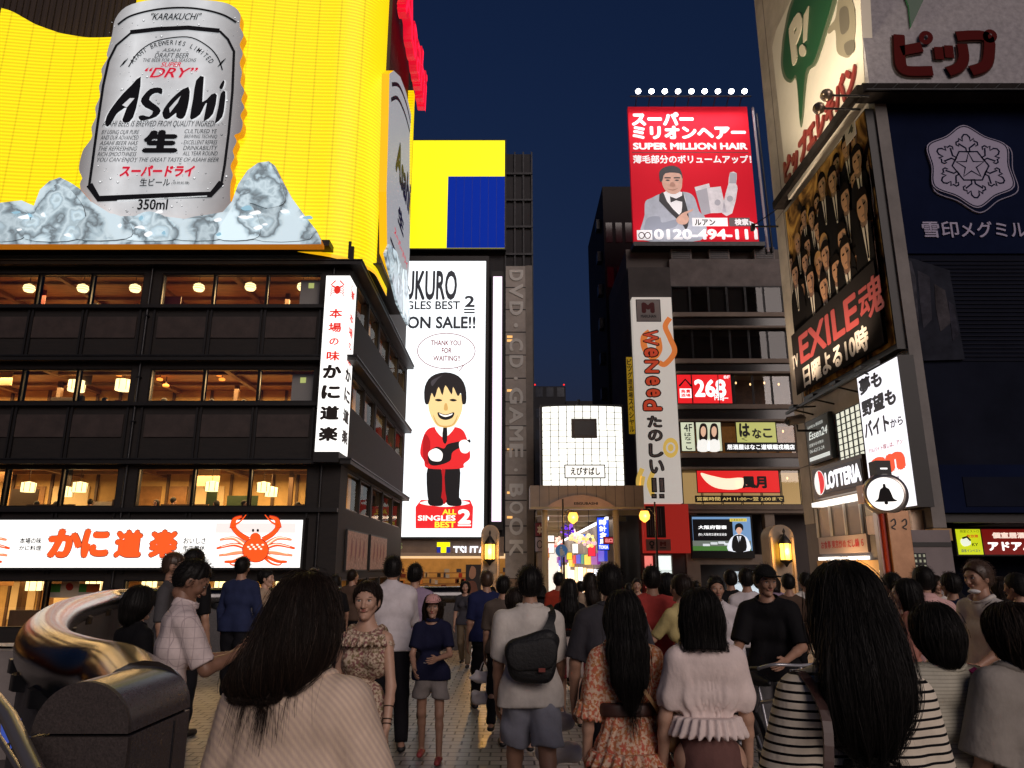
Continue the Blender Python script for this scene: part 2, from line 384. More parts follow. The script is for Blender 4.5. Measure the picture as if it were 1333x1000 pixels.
# spandrels: a lighter woven panel over a dark one, ribs at the mullions
for k in (1,2):
    zt=ROWS[k+1][0]-0.22; zb=ROWS[k][1]+0.35
    for b in bays:
        m=MB(); m.box(b[0]+0.06,YF-0.05,zt-1.05,b[1]-0.06,YF-0.003,zt-0.25,BROWNP); m.build('spandrel_panel',crab)
m=MB()
for b in bays:
    for x in (b[0]-0.07,b[1]+0.07):
        for k in (1,2,3): m.box(x-0.035,YF-0.10,ROWS[k-1][1]+0.2,x+0.035,YF-0.052,ROWS[k][0]-0.06,BLACKISH)
for k in (1,2,3): m.box(-26,YF-0.22,ROWS[k][0]-0.18,XS,YF-0.06,ROWS[k][0]-0.05,BLACKISH)
m.build('facade_rib',crab)
WFRAME=mat('black_window_frame',(0.008,0.007,0.006),0.4)
def window(parent,pl,r,c=-0.06,g=GLASS,fr=WFRAME,w=0.05,bars=0):
    a0,b0,a1,b1=r; m=MB()
    m.rect(pl,(a0+.002,b0+.002,a0+w,b1-.002),c-0.06,c+0.02,fr); m.rect(pl,(a1-w,b0+.002,a1-.002,b1-.002),c-0.06,c+0.02,fr)
    m.rect(pl,(a0+w,b0+.002,a1-w,b0+w),c-0.06,c+0.02,fr); m.rect(pl,(a0+w,b1-w,a1-w,b1-.002),c-0.06,c+0.02,fr)
    for i in range(bars):
        x=a0+(a1-a0)*(i+1)/(bars+1); m.rect(pl,(x-w/3,b0+w,x+w/3,b1-w),c-0.05,c+0.01,fr)
    o=m.build('window',parent)
    m=MB(); p=[pl.w(a,b,c-0.03) for a,b in ((a0+w,b0+w),(a1-w,b0+w),(a1-w,b1-w),(a0+w,b1-w))]; m.add(p,[(0,1,2,3)],g); m.build('pane',o); return o
for z0,z1 in ROWS:
    for b in bays: window(crab,PF,(b[0],z0,b[1],z1))
    for i,b in enumerate(SB): window(crab,PS,(b[0],z0,b[1],z1))
# rooms behind the glass
WARMW=mat('amber_plaster',(0.60,0.40,0.16),0.8,nz=(0.8,0.25)); WOODC=mat('varnished_ceiling_wood',(0.30,0.15,0.05),0.5,nz=(1.5,0.4,(1,8,1)))
WOODD=mat('dark_room_timber',(0.09,0.045,0.018),0.5,nz=(2,0.3)); SHOJI=mat('pale_paper_screen',(0.75,0.60,0.36),0.8)
BEAMW=mat('ceiling_beam_wood',(0.20,0.10,0.035),0.5,nz=(2,.3))
rooms=[(0,-1.2,ROWS[0][1]+0.35,5.0,330),(1,ROWS[1][0]-1.25,ROWS[1][1]+0.35,4.6,480),(2,ROWS[2][0]-1.25,ROWS[2][1]+0.4,5.0,800),(3,ROWS[3][0]-1.25,ROWS[3][1]+0.45,6.0,850)]
rng=random.Random(3)
for k,zb,zt,dp,pw in rooms:
    x0,x1=-25.6,XS-0.5; y0,y1=YF+0.4,YF+dp
    m=MB(); m.add([(x0,y1,zb),(x1,y1,zb),(x1,y1,zt),(x0,y1,zt)],[(0,1,2,3)],WARMW if k!=3 else WOODD)
    m.add([(x0,y0,zb),(x0,y1,zb),(x0,y1,zt),(x0,y0,zt)],[(0,3,2,1)],WARMW)
    m.add([(x0,y0,zb),(x1,y0,zb),(x1,y1,zb),(x0,y1,zb)],[(0,1,2,3)],WOODD); m.add([(x0,y0,zt),(x1,y0,zt),(x1,y1,zt),(x0,y1,zt)],[(3,2,1,0)],WOODC)
    x=x0+0.5
    while x<x1-1.2:
        w=rng.uniform(.9,2.2); q=rng.random()
        if q<.55: m.box(x,y1-0.06,zb+0.9,x+w*.8,y1-0.02,zt-0.5,SHOJI if q<.3 else WOODC)
        m.box(x-.12,y1-0.1,zb,x-.02,y1-0.01,zt,WOODD); x+=w
    m.build('room_lining',crab)
    m=MB(); xa,ya,yb=-9.6,y1+.01,YB-.05; m.add([(xa,ya,zb),(xa,yb,zb),(xa,yb,zt),(xa,ya,zt)],[(0,1,2,3)],WARMW); m.add([(xa,ya,zb),(XS-.4,ya,zb),(XS-.4,yb,zb),(xa,yb,zb)],[(0,1,2,3)],WOODD); m.add([(xa,ya,zt),(XS-.4,ya,zt),(XS-.4,yb,zt),(xa,yb,zt)],[(3,2,1,0)],WOODC); m.add([(x1,y1-.02,zb),(x1,y1-.02,zt),(xa,y1-.02,zt),(xa,y1-.02,zb)],[(0,1,2,3)],WARMW)
    for i in range(4): m.box(xa+.05,ya+.4+i*2.2,zb+.9,xa+.12,ya+1.7+i*2.2,zt-.4,SHOJI if i%2 else WOODC)
    m.build('side_room_lining',crab)
    L=bpy.data.lights.new('room_ceiling_lamp','AREA'); L.energy=pw*.35; L.color=(1,0.61,0.25); L.size=2.2; L.size_y=6; L.shape='RECTANGLE'; o=bpy.data.objects.new('room_ceiling_lamp',L); COL.objects.link(o); o.location=(-7.9,(ya+yb)/2,zt-.2)
    m=MB()
    for i in range(6): x=x0+1.2+i*3.4; m.box(x,y0+0.2,zt-0.16,x+0.2,y1-.1,zt-0.004,BEAMW)
    for yy in (y0+1.5,y0+3.2): m.box(x0,yy,zt-0.12,x1,yy+0.12,zt-0.003,BEAMW)
    m.build_each('ceiling_beam',crab)
    m=MB()   # booth backs and counters just behind the sill
    for i in range(8): x=x0+1+i*2.4; m.box(x,y0+0.9,zb,x+1.7,y0+1.0,zb+1.2+0.25*(i%2),WOODC if i%3 else WOODD)
    m.build_each('booth_back',crab)
    m=MB(); cols=[paint('room_dark',(40,24,16)),SHOJI,WOODC,paint('room_red',(120,36,24)),paint('room_cream',(215,190,140)),WOODD,paint('room_green',(60,80,50))]
    for i in range(14):
        x=rng.uniform(x0+.3,x1-1.5); y=rng.uniform(y0+.6,y1-.8); w=rng.uniform(.25,1.3); q=rng.random(); c_=cols[rng.randrange(7)]
        if q<.35: m.box(x,y,zb,x+w,y+.05,zb+rng.uniform(1.3,2.2),c_)
        elif q<.6: m.box(x,y,zt-rng.uniform(.35,.7),x+w*.7,y+.04,zt-.02,c_)
        elif q<.8: m.box(x,y,zb,x+.16,y+.16,zt,WOODD)
        else: m.box(x,y0+.25,zb+1.15,x+w*.4,y0+.4,zb+1.35+rng.random()*.25,c_)
    m.build_each('furnishing',crab)
    for i in range(2):
        L=bpy.data.lights.new('room_ceiling_lamp','AREA'); L.energy=pw; L.color=(1,0.61,0.25); L.size=7; L.size_y=2.2; L.shape='RECTANGLE'
        o=bpy.data.objects.new('room_ceiling_lamp',L); COL.objects.link(o); o.location=(-20.5+i*9.5,(y0+y1)/2,zt-0.25)
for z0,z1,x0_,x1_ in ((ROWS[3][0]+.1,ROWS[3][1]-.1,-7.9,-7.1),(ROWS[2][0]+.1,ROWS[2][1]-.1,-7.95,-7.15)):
    m=MB(); m.box(x0_,YF+.42,z0,x1_,YF+.45,z1,mat('pale_reflection_panel',(.34,.33,.32),.8)); m.build('reflection_panel',crab)  # pale panels stand in for reflections in the window glass
    m=MB(); m.box((x0_+x1_)/2-.1,YF+.40,z1-.32,(x0_+x1_)/2+.1,YF+.418,z1-.12,lit('exit_plate',(190,200,120),.8)); m.build('exit_plate',crab)
# pendant lamps seen through the windows
LAMPW=lit('pendant',(255,228,160),2.6); LAMPC=lit('pendant_cool',(255,240,205),2.0)
def pendant(x,y,z,r,kind,label):
    t=thing('pendant_lamp',label,'lamp',(x,y,z),'pendant lamps in the restaurant windows'); m=MB()
    if kind=='round': m.lathe((x,y,z),[(0.02,-r*.7),(r*.75,-r*.68),(r,-r*.2),(r*.9,r*.35),(r*.45,r*.7),(0.03,r*.75)],LAMPW,14)
    else: m.lathe((x,y,z),[(0.02,-r*.75),(r*.95,-r*.75),(r,r*.6),(r*.3,r*.75),(0.03,r*.8)],LAMPW,12)
    m.build('lamp_shade',t)
    m=MB()
    if kind=='round':
        for q in (-.45,0,.4): m.lathe((x,y,z),[(r*1.02,q*r-.01),(r*1.04,q*r),(r*1.02,q*r+.01)],WOODD,14)
    else:
        for q in range(8): a=2*PI*q/8; m.tube([(x+r*1.02*math.cos(a),y+r*1.02*math.sin(a),z-r*.75),(x+r*1.02*math.cos(a),y+r*1.02*math.sin(a),z+r*.6)],0.012,WOODD,4)
    m.tube([(x,y,z+r*.7),(x,y,z+r*.7+0.55)],0.012,WOODD,5); m.build('cage',t)
ORD=['first','second','third','fourth','fifth','sixth','seventh','eighth']
for i,(u,v) in enumerate([(38,375),(108,375),(176,375),(259,374),(326,373),(394,373)]):
    p=aty(u,v,26.3); pendant(p.x,p.y,p.z,0.21,'round','round paper lamp in the top window row, %s from the left'%ORD[i])
for i,(u,v,y) in enumerate([(100,502,27),(161,501,27)]):
    p=aty(u,v,y); pendant(p.x,p.y,p.z,0.3,'drum','wide drum lamp %s in the second window row from the top'%('beside the hanging scroll' if i==0 else 'left of the broad pillar'))
for i,(u,v,y) in enumerate([(37,634,26.4),(86,640,27.2),(104,634,26.2),(276,633,26.4),(343,634,26.3),(353,640,27.5)]):
    p=aty(u,v,y); pendant(p.x,p.y,p.z,0.24,'drum','small slatted lamp in the windows above the crab sign, %s from the left'%ORD[i])
for i,(u,v,y) in enumerate([(45,761,26.2),(122,761,26.2),(195,757,26.6),(289,761,26.2),(368,760,26.2)]):
    p=aty(u,v,y); pendant(p.x,p.y,p.z,0.27,'drum','square lamp in the windows under the crab sign, %s from the left'%ORD[i])
for i,(u,v) in enumerate(((208,494),(216,502),(285,488),(289,494),(155,488))):
    p=aty(u,v,27.5); t=thing('ceiling_lamp','small orange ceiling lamp in the second window row from the top','lamp',tuple(p),'small orange ceiling lamps'); m=MB(); m.lathe(tuple(p),[(.02,-.05),(.11,-.04),(.12,.03),(.05,.06)],lit('orange_spot',(255,150,60),2.0),10); m.build('lamp_glass',t); m=MB(); m.tube([(p.x,p.y,p.z+.05),(p.x,p.y,p.z+.35)],.02,WOODD,5); m.build('stem',t)
# bunting-like paper frieze in the ground floor window
t=thing('paper_banner','green white and orange paper banner inside the ground floor window','banner',tuple(aty(100,778,25.9)))
P=Pl('y',25.9); m=MB()
for u0,u1,c in ((58,64,(200,90,30)),(64,79,(60,150,60)),(79,103,(220,200,180)),(103,113,(60,150,60)),(113,130,(205,100,40))): m.rect(P,P.R(u0,760,u1,771),0.0,0.01,paint('bunting_%d'%u0,c))
m.rect(P,P.R(58,771,130,778),0.0,0.01,paint('bunting_white',(215,205,190))); m.rect(P,P.R(80,755,103,778),0.012,0.02,paint('bunting_mid',(235,215,190)))
m.poly(P,[P.px(*q) for q in ell(91,764,5,5,14)],0.021,0.022,paint('bunting_red',(190,50,35))); m.build('paper_strip',t)

# ---------------------------------------------------------------- crab drawing used on the signs
CRABO=lit('crab_orange',(246,84,26),1.0); CRABD=lit('crab_line',(170,40,20),.8); CRABP=lit('crab_pale',(250,150,105),1.0); CREAM=lit('crab_cream',(255,235,215),1.2)
def crab_art(m,pl,cx,cy,s,c):
    P=lambda x,y:pl.px(cx+x*s,cy+y*s)
    def limb(pts,w0,w1,mt,cc):
        q=spl([P(*p) for p in pts],5,False); n=len(q); V=[]
        for i in range(n):
            a=Vector(q[max(0,i-1)]); b=Vector(q[min(n-1,i+1)]); d=(b-a).normalized(); nn=Vector((-d.y,d.x)); w=(w0+(w1-w0)*i/(n-1))*k
            V+= [Vector(q[i])+nn*w,Vector(q[i])-nn*w]
        m.add([pl.w(x.x,x.y,cc) for x in V],[(2*i,2*i+1,2*i+3,2*i+2) for i in range(n-1)],mt)
    k=abs(pl.px(cx+s,cy)[0]-pl.px(cx,cy)[0])
    for sg in (-1,1):
        for j,(yy,ey,ex) in enumerate([(1,-8,46),(4,3,50),(8,12,47),(13,20,40)]):
            pts=[(sg*12,yy),(sg*28,yy-9+j*5+ (2 if j>1 else 0)),(sg*ex,ey+2)]
            limb(pts,3.4,1.3,CRABD,c); limb(pts,2.7,0.9,CRABO if j%2 else CRABP,c+.004); limb([(sg*14,yy-.8),(sg*27,yy-9.6+j*5),(sg*(ex-6),ey)],.9,.3,CREAM,c+.008)
        limb([(sg*10,16),(sg*20,24),(sg*30,26),(sg*34,22)],1.6,.6,CRABO,c)
        arm=[(sg*9,-6),(sg*22,-14),(sg*30,-24)]
        limb(arm,3.6,3.0,CRABD,c+.008); limb(arm,2.9,2.4,CRABO,c+.012)
        limb([(sg*29,-21),(sg*27,-32),(sg*17,-36)],4.4,1.6,CRABD,c+.012); limb([(sg*29,-22),(sg*27,-31.5),(sg*18,-35.5)],3.7,1.0,CRABO,c+.016); limb([(sg*30,-24),(sg*20,-29),(sg*12,-38)],1.6,.5,CRABO,c+.016)
    m.poly(pl,[P(*q) for q in ell(0,7,17,16,30)],c,c+.02,CRABD); m.poly(pl,[P(*q) for q in ell(0,7,16,15,30)],c+.021,c+.024,CRABO)
    m.poly(pl,[P(*q) for q in ell(0,-9,7,6,20)],c+.022,c+.026,CRABO)
    for q in ((-3,-18),(3,-18)): m.poly(pl,[P(*z) for z in ell(q[0],q[1],1.5,2,10)],c+.02,c+.03,INK)
    for i in range(9): x=-9+i*2.3; m.poly(pl,[P(*z) for z in ell(x,3+3*math.sin(i*2.1),1.7,1.2,8)],c+.026,c+.028,CREAM)
# ---------------------------------------------------------------- the long crab sign
P=Pl('y',24.55); r=P.R(-40,677,392,739)
t=thing('shop_sign','long white backlit crab restaurant sign with orange lettering under the lowest upstairs windows','sign',base(P,r))
m=MB(); m.rect(P,(r[0]-.08,r[1]-.08,r[2]+.08,r[3]+.08),-0.44,-0.03,BLACKISH); m.build('sign_case',t)
m=MB(); m.rect(P,r,-0.03,0,WHITE_L)
for i in range(1,9): x=r[0]+(r[2]-r[0])*i/9; m.rect(P,(x-.006,r[1],x+.006,r[3]),.0005,.002,lit('sign_seam',(238,234,226),1.0))
m.build('panel',t)
m=MB()
ORL=lit('sign_orange_edge',(255,196,170),1.0); ORI=lit('sign_orange',(243,88,34),1.0)
for ch,u0,u1,v0,v1 in (('か',63,107,689,726),('に',107,142,689,726),('道',150,185,690,726),('楽',195,231,690,726)):
    q=P.R(u0,v0,u1,v1); m.text(P,ch,(q[0]-.03,q[1]-.03,q[2]+.03,q[3]+.03),.006,paint('orange_shadow',(200,120,95)),bold=.075); m.text(P,ch,q,.012,ORI,bold=.06)
for s,q in (('本場の味',(26,700,54,708)),('かに料理',(25,710,54,717)),('おいしさ',(239,700,268,708)),('年中無休',(238,710,267,717))): m.text(P,s,P.R(*q),.006,INK,bold=.02)
m.build('lettering',t)
m=MB(); rr=P.R(281,681,385,694); m.rect(P,rr,.001,.003,lit('sign_haze_grey',(226,216,212),1.1)); crab_art(m,P,333,709,1.02,.01); m.build('crab_picture',t); m=MB(); crab_art(m,P,-38,709,1.02,.01); m.build('crab_picture',t)
# ---------------------------------------------------------------- the tall corner sign
PA=Pl('y',24.35); ra=PA.R(418,359,441,587); zt=aty(440,359,24.35).z; zb=aty(428,588,24.35).z
ra=(PA.px(418,473)[0]-0.02,zb,PA.px(449,473)[0],zt); xr=ra[2]
t=thing('corner_sign','tall white two sided corner sign with red and black brush lettering','sign',PA.w((ra[0]+ra[2])/2,zb))
m=MB(); m.box(ra[0]-.04,24.36,zb-.35,xr-.03,25.5,zt+.06,BLACKISH); m.build('sign_case',t)
m=MB(); m.rect(PA,ra,-.008,.0,WHITE_L); m.build('panel',t)
PB=Pl('r',xr); rb=(24.36,zb,25.5,zt); m=MB(); m.rect(PB,rb,-.028,.0,WHITE_L); m.build('panel',t)
REDL=lit('sign_red',(214,40,28),.95); DKINK=paint('brush_black',(38,24,18))
m=MB(); hh=zt-zb
for P_,rr,k in ((PA,ra,1),(PB,rb,.8)):
    w=rr[2]-rr[0]; ca=(rr[0]+rr[2])/2
    def put(ch,fy,sz,mt,b):
        sz=sz*1.38 if sz>.5 else sz*1.3; 
        zc=zt-fy*hh; P_w=w*sz; m.text(P_,ch,(ca-P_w/2,zc-.32*sz,ca+P_w/2,zc+.32*sz),.006,mt,bold=b)
    for i,ch in enumerate('本場の味'): put(ch,.225+i*.082,.42 if ch!='の' else .3,REDL,.03)
    for i,ch in enumerate('かに道楽'): put(ch,.56+i*.115,.56,DKINK,.055)
    m.lock=True; cw=w*.3
    for sg in (-1,1):
        for j in range(4): m.line(P_,[(ca+sg*cw*.3,zt-.075*hh-.05*j),(ca+sg*cw*.75,zt-.06*hh-.02-.09*j),(ca+sg*cw*.95,zt-.075*hh-.1*j)],.028,.006,REDL)
        m.line(P_,[(ca+sg*cw*.3,zt-.07*hh),(ca+sg*cw*.9,zt-.055*hh),(ca+sg*cw*.3,zt-.03*hh)],.05,.007,REDL)
    m.poly(P_,ell(ca,zt-.085*hh,cw*.45,.16,16),.002,.008,REDL); m.lock=False; m.g+=1
m.build('lettering',t)
# painted picture panels and doors on the street side of the ground floor
PEACH=mat('peach_fish_print',(0.45,0.27,0.20),0.6,nz=(3,0.5,(1,2,3)))
for k,(y0,y1) in enumerate(((26.2,30.0),(30.6,34.6))):
    t=thing('picture_panel','%s peach picture panel on the street side of the timber restaurant'%('nearer' if k==0 else 'farther'),'panel',(XS+.1,(y0+y1)/2,1.9),'picture panels beside the street')
    m=MB(); m.rect(PS,(y0,1.55,y1,3.0),.01,.08,BLACKISH); m.build('frame',t); m=MB(); m.rect(PS,(y0+.06,1.6,y1-.06,2.95),.081,.09,PEACH)
    for q in range(9): a=y0+.3+q*(y1-y0-.5)/9; m.poly(PS,spl([(a,1.8+.1*(q%3)),(a+.25,2.3),(a+.1,2.75),(a-.05,2.3)],4),.091,.092,paint('fish_%d'%(q%2),(150,70,60) if q%2 else (205,150,120)))
    m.build('print',t)

# rainwater pipes, cable and small wall boxes on the restaurant front
for x,lb in ((-13.24,'thin black rainwater pipe on the broad pillar of the timber restaurant'),(-6.55,'thin black rainwater pipe beside the tall corner sign')):
    t=thing('drain_pipe',lb,'pipe',(x,YF-.1,-1.2),'rainwater pipes on the timber restaurant'); m=MB(); m.tube([(x,YF-.09,-1.2),(x,YF-.09,12.4)],.05,DARKSTEEL,8); m.build('pipe',t); m=MB()
    for z in (1.0,3.6,6.6,8.2,10.5): m.box(x-.08,YF-.15,z,x+.08,YF-.003,z+.05,DARKSTEEL)
    m.build_each('bracket',t)
# ================================================================== giant beer can billboard over the restaurant
t=thing('can_billboard','giant yellow wraparound billboard with a silver beer can standing in ice','billboard',(-13,24.4,13.3))
def ribbed(name,rgb,s,axis='Z',freq=26):
    m=bpy.data.materials.new(name); m.use_nodes=True; n,b=nodes_of(m); c=lin(rgb)
    tc=n.nodes.new('ShaderNodeTexCoord'); w=n.nodes.new('ShaderNodeTexWave'); w.bands_direction=axis; w.inputs['Scale'].default_value=freq/ (2*PI)*0.5; w.inputs['Distortion'].default_value=0
    n.links.new(tc.outputs['Object'],w.inputs['Vector'])
    mr=n.nodes.new('ShaderNodeMapRange'); mr.inputs[3].default_value=.66; mr.inputs[4].default_value=1.10; n.links.new(w.outputs['Fac'],mr.inputs[0])
    w2=n.nodes.new('ShaderNodeTexWave'); w2.bands_direction='X'; w2.inputs['Scale'].default_value=0.36; n.links.new(tc.outputs['Object'],w2.inputs['Vector'])
    mr2=n.nodes.new('ShaderNodeMapRange'); mr2.inputs[1].default_value=0; mr2.inputs[2].default_value=.02; mr2.inputs[3].default_value=.72; mr2.inputs[4].default_value=1; n.links.new(w2.outputs['Fac'],mr2.inputs[0])
    mu=n.nodes.new('ShaderNodeMath'); mu.operation='MULTIPLY'; n.links.new(mr.outputs[0],mu.inputs[0]); n.links.new(mr2.outputs[0],mu.inputs[1])
    mu2=n.nodes.new('ShaderNodeMath'); mu2.operation='MULTIPLY'; mu2.inputs[1].default_value=s; n.links.new(mu.outputs[0],mu2.inputs[0])
    b.inputs['Base Color'].default_value=(.6,.5,.02,1); b.inputs['Emission Color'].default_value=(*c,1); n.links.new(mu2.outputs[0],b.inputs['Emission Strength']); return m
YEL=ribbed('ribbed_yellow_tubes',(255,224,0),1.0); OCH=lit('yellow_edge',(250,186,10),.9)
PB0=Pl('y',24.6)
# yellow field: a sheet with gentle vertical waves, bending into the street side
def zz(v,u=400): return aty(u,v,24.6).z
plan=[]
x=-20.4
while x<-7.0: plan.append((x,24.55+.22*math.cos((x+7)*.62))); x+=.25
for i in range(9): a=PI/2*i/8; plan.append((-7.0+1.75*math.sin(a),24.77-0.37*0+1.75*(1-math.cos(a))*.9))
plan+= [(-5.22,28.4)]
m=MB(); V=[];Fc=[]
TOPE=[tuple(aty(u,v,24.6))[::2] for u,v in ((8,14),(20,18),(45,31),(75,40),(110,45),(158,46))]
def ytop(x): return float(np.interp(x,[q[0] for q in TOPE],[q[1] for q in TOPE])) if x<-15.2 else 30.5
def ybot(x): return 13.2 if x<-8.6 else 13.2-max(0,(x+8.6))*.16
for i,(x,y) in enumerate(plan):
    zb=max(12.75,ybot(x)); zt=ytop(x)
    V+=[(x,y,zb),(x,y,zt)]
for i in range(len(plan)-1):
    if (plan[i][0]<-15.2)==(plan[i+1][0]<-15.2): Fc.append((2*i,2*i+2,2*i+3,2*i+1))
m.add(V,Fc,YEL,True); m.build('yellow_field',t)
m=MB(); V=[(x,y-.03,max(12.75,ybot(x))-d) for x,y in plan for d in (0,.14)]; m.add(V,[(2*i,2*i+1,2*i+3,2*i+2) for i in range(len(plan)-1)],OCH); m.build('yellow_edge_trim',t)
m=MB(); m.box(-26,24.2,12.95,-6.6,26.1,13.18,BLACKISH); m.box(-6.6,25.9,12.95,-5.0,31.6,13.02,BLACKISH); m.build('under_ledge',t)
m=MB()
for i in range(24): m.ball((-25.5+i*.8,24.19,13.1),.03,.03,.03,lit('ledge_dot',(255,240,220),1.5),6,4)
m.build_each('ledge_light',t)
# the can: an outline with icy edges, its own printed shading
def can_mat():
    m=bpy.data.materials.new('printed_silver_can'); m.use_nodes=True; n,b=nodes_of(m)
    tc=n.nodes.new('ShaderNodeTexCoord'); sx=n.nodes.new('ShaderNodeSeparateXYZ'); n.links.new(tc.outputs['Object'],sx.inputs[0])
    # printed metal: bands of light and dark silver across the can's width (artwork of the sign)
    mr=n.nodes.new('ShaderNodeMapRange'); mr.inputs[1].default_value=-2.9; mr.inputs[2].default_value=2.9
    n.links.new(sx.outputs[0],mr.inputs[0]); cr=n.nodes.new('ShaderNodeValToRGB'); e=cr.color_ramp.elements
    e[0].position=0; e[0].color=(.075,.08,.085,1); e[1].position=1; e[1].color=(.07,.07,.075,1)
    for p,c in ((.10,(.24,.25,.26,1)),(.24,(.62,.64,.66,1)),(.42,(.42,.44,.46,1)),(.68,(.56,.58,.60,1)),(.85,(.27,.28,.29,1))): q=e.new(p); q.color=c
    n.links.new(mr.outputs[0],cr.inputs[0])
    t2=n.nodes.new('ShaderNodeTexNoise'); t2.inputs['Scale'].default_value=2.2; t2.inputs['Detail'].default_value=7; n.links.new(tc.outputs['Object'],t2.inputs['Vector'])
    m2=n.nodes.new('ShaderNodeMapRange'); m2.inputs[1].default_value=.3; m2.inputs[2].default_value=.7; m2.inputs[3].default_value=.92; m2.inputs[4].default_value=1.08; n.links.new(t2.outputs['Fac'],m2.inputs[0])
    sc=n.nodes.new('ShaderNodeVectorMath'); sc.operation='SCALE'; n.links.new(cr.outputs[0],sc.inputs[0]); n.links.new(m2.outputs[0],sc.inputs['Scale'])
    b.inputs['Base Color'].default_value=(.4,.4,.4,1); n.links.new(sc.outputs[0],b.inputs['Emission Color']); b.inputs['Emission Strength'].default_value=.92; return m
PC=Pl('y',23.9); CANM=can_mat()
left=[(150,25),(146,45),(139,70),(140,76),(132,90),(133,100),(129,112),(130,126),(124,140),(125,152),(119,166),(120,178),(112,190),(108,196),(104,210),(103,222),(107,232),(104,240),(108,262),(112,285)]
right=[(305,285),(300,262),(300,240),(303,228),(300,216),(305,205),(303,196),(308,184),(305,176),(313,172),(316,160),(313,150),(318,140),(314,130),(318,118),(313,108),(315,94),(312,82),(316,70),(312,58),(317,46),(312,34),(313,20),(306,10)]
topc=[(290,3),(262,0),(225,-2),(190,1),(164,9)]
outl=left+right+topc; outl=[PC.px(*q) for q in outl]; outl=[(a,b) for a,b in outl]
can=MB(); can.poly(PC,spl(list(reversed(outl)),3),-.36,0,CANM,side=lit('can_edge_gold',(206,138,24),.75))
k=abs(PC.px(300,150)[0]-PC.px(200,150)[0])/100
HILI=lit('can_highlight',(235,238,240),1.0); SHAD=lit('can_shadow',(60,62,66),.8)
rg=random.Random(5)
for i in range(230):
    u=rg.uniform(126,300); v=rg.uniform(20,280); s=rg.choice([.35,.45,.5,.6,.8,1.0,1.5])*k
    sh=(v-150)/150*-10
    a,b=PC.px(u+sh*.9+4,v); can.poly(PC,ell(a,b,s,s*1.1,9),.004,.02,SHAD); can.poly(PC,ell(a+s*.12,b+s*.15,s*.75,s*.8,9),.022,.03,HILI if rg.random()<.55 else CANM)
can_o=can.build('beer_can',t)
m=MB(); DK=lit('can_ink',(22,20,24),.5); DKT=mat('can_black',(0.01,0.01,0.012),0.4)
tp=[(164,26),(200,15),(240,11.5),(280,15),(307,29)]
m.linep(PC,spl([(154,33),(170,22),(200,14),(232,11),(262,13),(290,20),(308,30)],5,False),.09,.035,DKT)
# label border with cut corners
bord=[(172,43),(205,39),(245,37),(270,38),(287,42),(297,52),(305,68),(303,120),(298,175),(293,215),(289,238),(275,254),(245,256),(215,257),(180,257),(129,260),(117,241),(121,212),(128,160),(135,112),(142,80),(152,60)]
m.linep(PC,bord,.10,.035,DKT,True); m.linep(PC,[(117,241),(129,259.5),(215,256),(275,254),(289,238)],.24,.037,DKT)
m.linep(PC,[(170,43),(205,39),(245,37),(286,41)],.2,.037,DKT)
m.linep(PC,spl([(168,88),(180,70),(200,56),(225,50),(250,50),(272,62),(284,76),(290,92)],4,False),.05,.036,DKT)
m.linep(PC,[(153,262),(220,258.6),(270,256)],.05,.037,HILI)
m.build('label_border',can_o)
m=MB()
def T(s,q,mt=DKT,bold=0,sh=0,c=.04): m.text(PC,s,PC.R(*q),c,mt,bold=bold,shear=sh)
REDI=lit('can_red',(196,26,52),.9)
T('"KARAKUCHI"',(197,18,263,27),sh=.3,bold=.01)
T('ASAHI',(212,64,236,68.5),sh=.3); T('DRAFT BEER',(202,70,246,76),sh=.25); T('THE BEER FOR ALL SEASONS',(187,77,256,81.5),sh=.25)
T('SUPER',(210,82,236,88),REDI,.01,.3); T('“DRY”',(189,89,258,102),REDI,.015,.35)
# arched maker's name
def arched(s,cx,cy,rad,a0,a1,h,w):
    n=len(s); m.lock=True
    for i,ch in enumerate(s):
        if ch==' ': continue
        a=a0+(a1-a0)*i/(n-1); u=cx+rad*math.sin(a); v=cy-rad*math.cos(a)
        Vg,Fg=glyph(ch,.012); xs=[p[0] for p in Vg]; cxx=(min(xs)+max(xs))/2; ca,cb=PC.px(u,v)
        V=[]
        for x,y,z in Vg:
            xx=(x-cxx)*w*k; yy=(y)*h*k; V.append(PC.w(ca+xx*math.cos(-a)-yy*math.sin(-a),cb+xx*math.sin(-a)+yy*math.cos(-a),.04))
        m.add(V,Fg,DKT)
    m.lock=False; m.g+=1
arched('ASAHI BREWERIES LIMITED',224,121,62,-.90,.90,10,7.5)
for sg,cx in ((-1,160),(1,287)):
    for i in range(3): m.linep(PC,[(cx-3+i*2,88-i*1.5),(cx+3+i*2,80-i*1.5)],.03,.036,DKT)
# blackletter-like wordmark drawn as strokes
def blk(pts,mt=DKT,c=.05): m.polyp(PC,pts,.041,c,mt)
m.build('lettering',can_o); m=MB(); O=lit('can_word_edge',(225,228,230),.9)
letters=[[ (184,101),(172,112),(160,124),(148,139),(140,152),(138,162),(141,166),(147,159),(152,150),(158,145),(166,141),(160,157),(165,161),(174,154),(181,128)],
 [(212,117),(206,115),(196,117),(188,125),(184,133),(190,141),(200,146),(195,153),(187,151),(181,153),(184,158),(192,157),(204,153),(210,145),(204,138),(195,131),(199,124),(206,122),(211,124)],
 [(246,114),(230,124),(218,137),(212,148),(215,156),(221,155),(230,148),(230,153),(236,156),(242,151),(247,130)],
 [(266,101),(256,106),(252,130),(248,154),(252,156),(261,150),(266,140),(270,135),(266,156),(268,158),(278,149),(283,125),(276,124),(264,134)],
 [(288,123),(285,140),(281,158),(282,161),(290,153),(293,138),(294,120)],[(286,115),(291,106),(293,108),(290,117)]]
for L in letters: m.polyp(PC,[(232+(u-232)*1.015,132+(v-132)*1.02) for u,v in spl(L,3)],.036,.039,O)
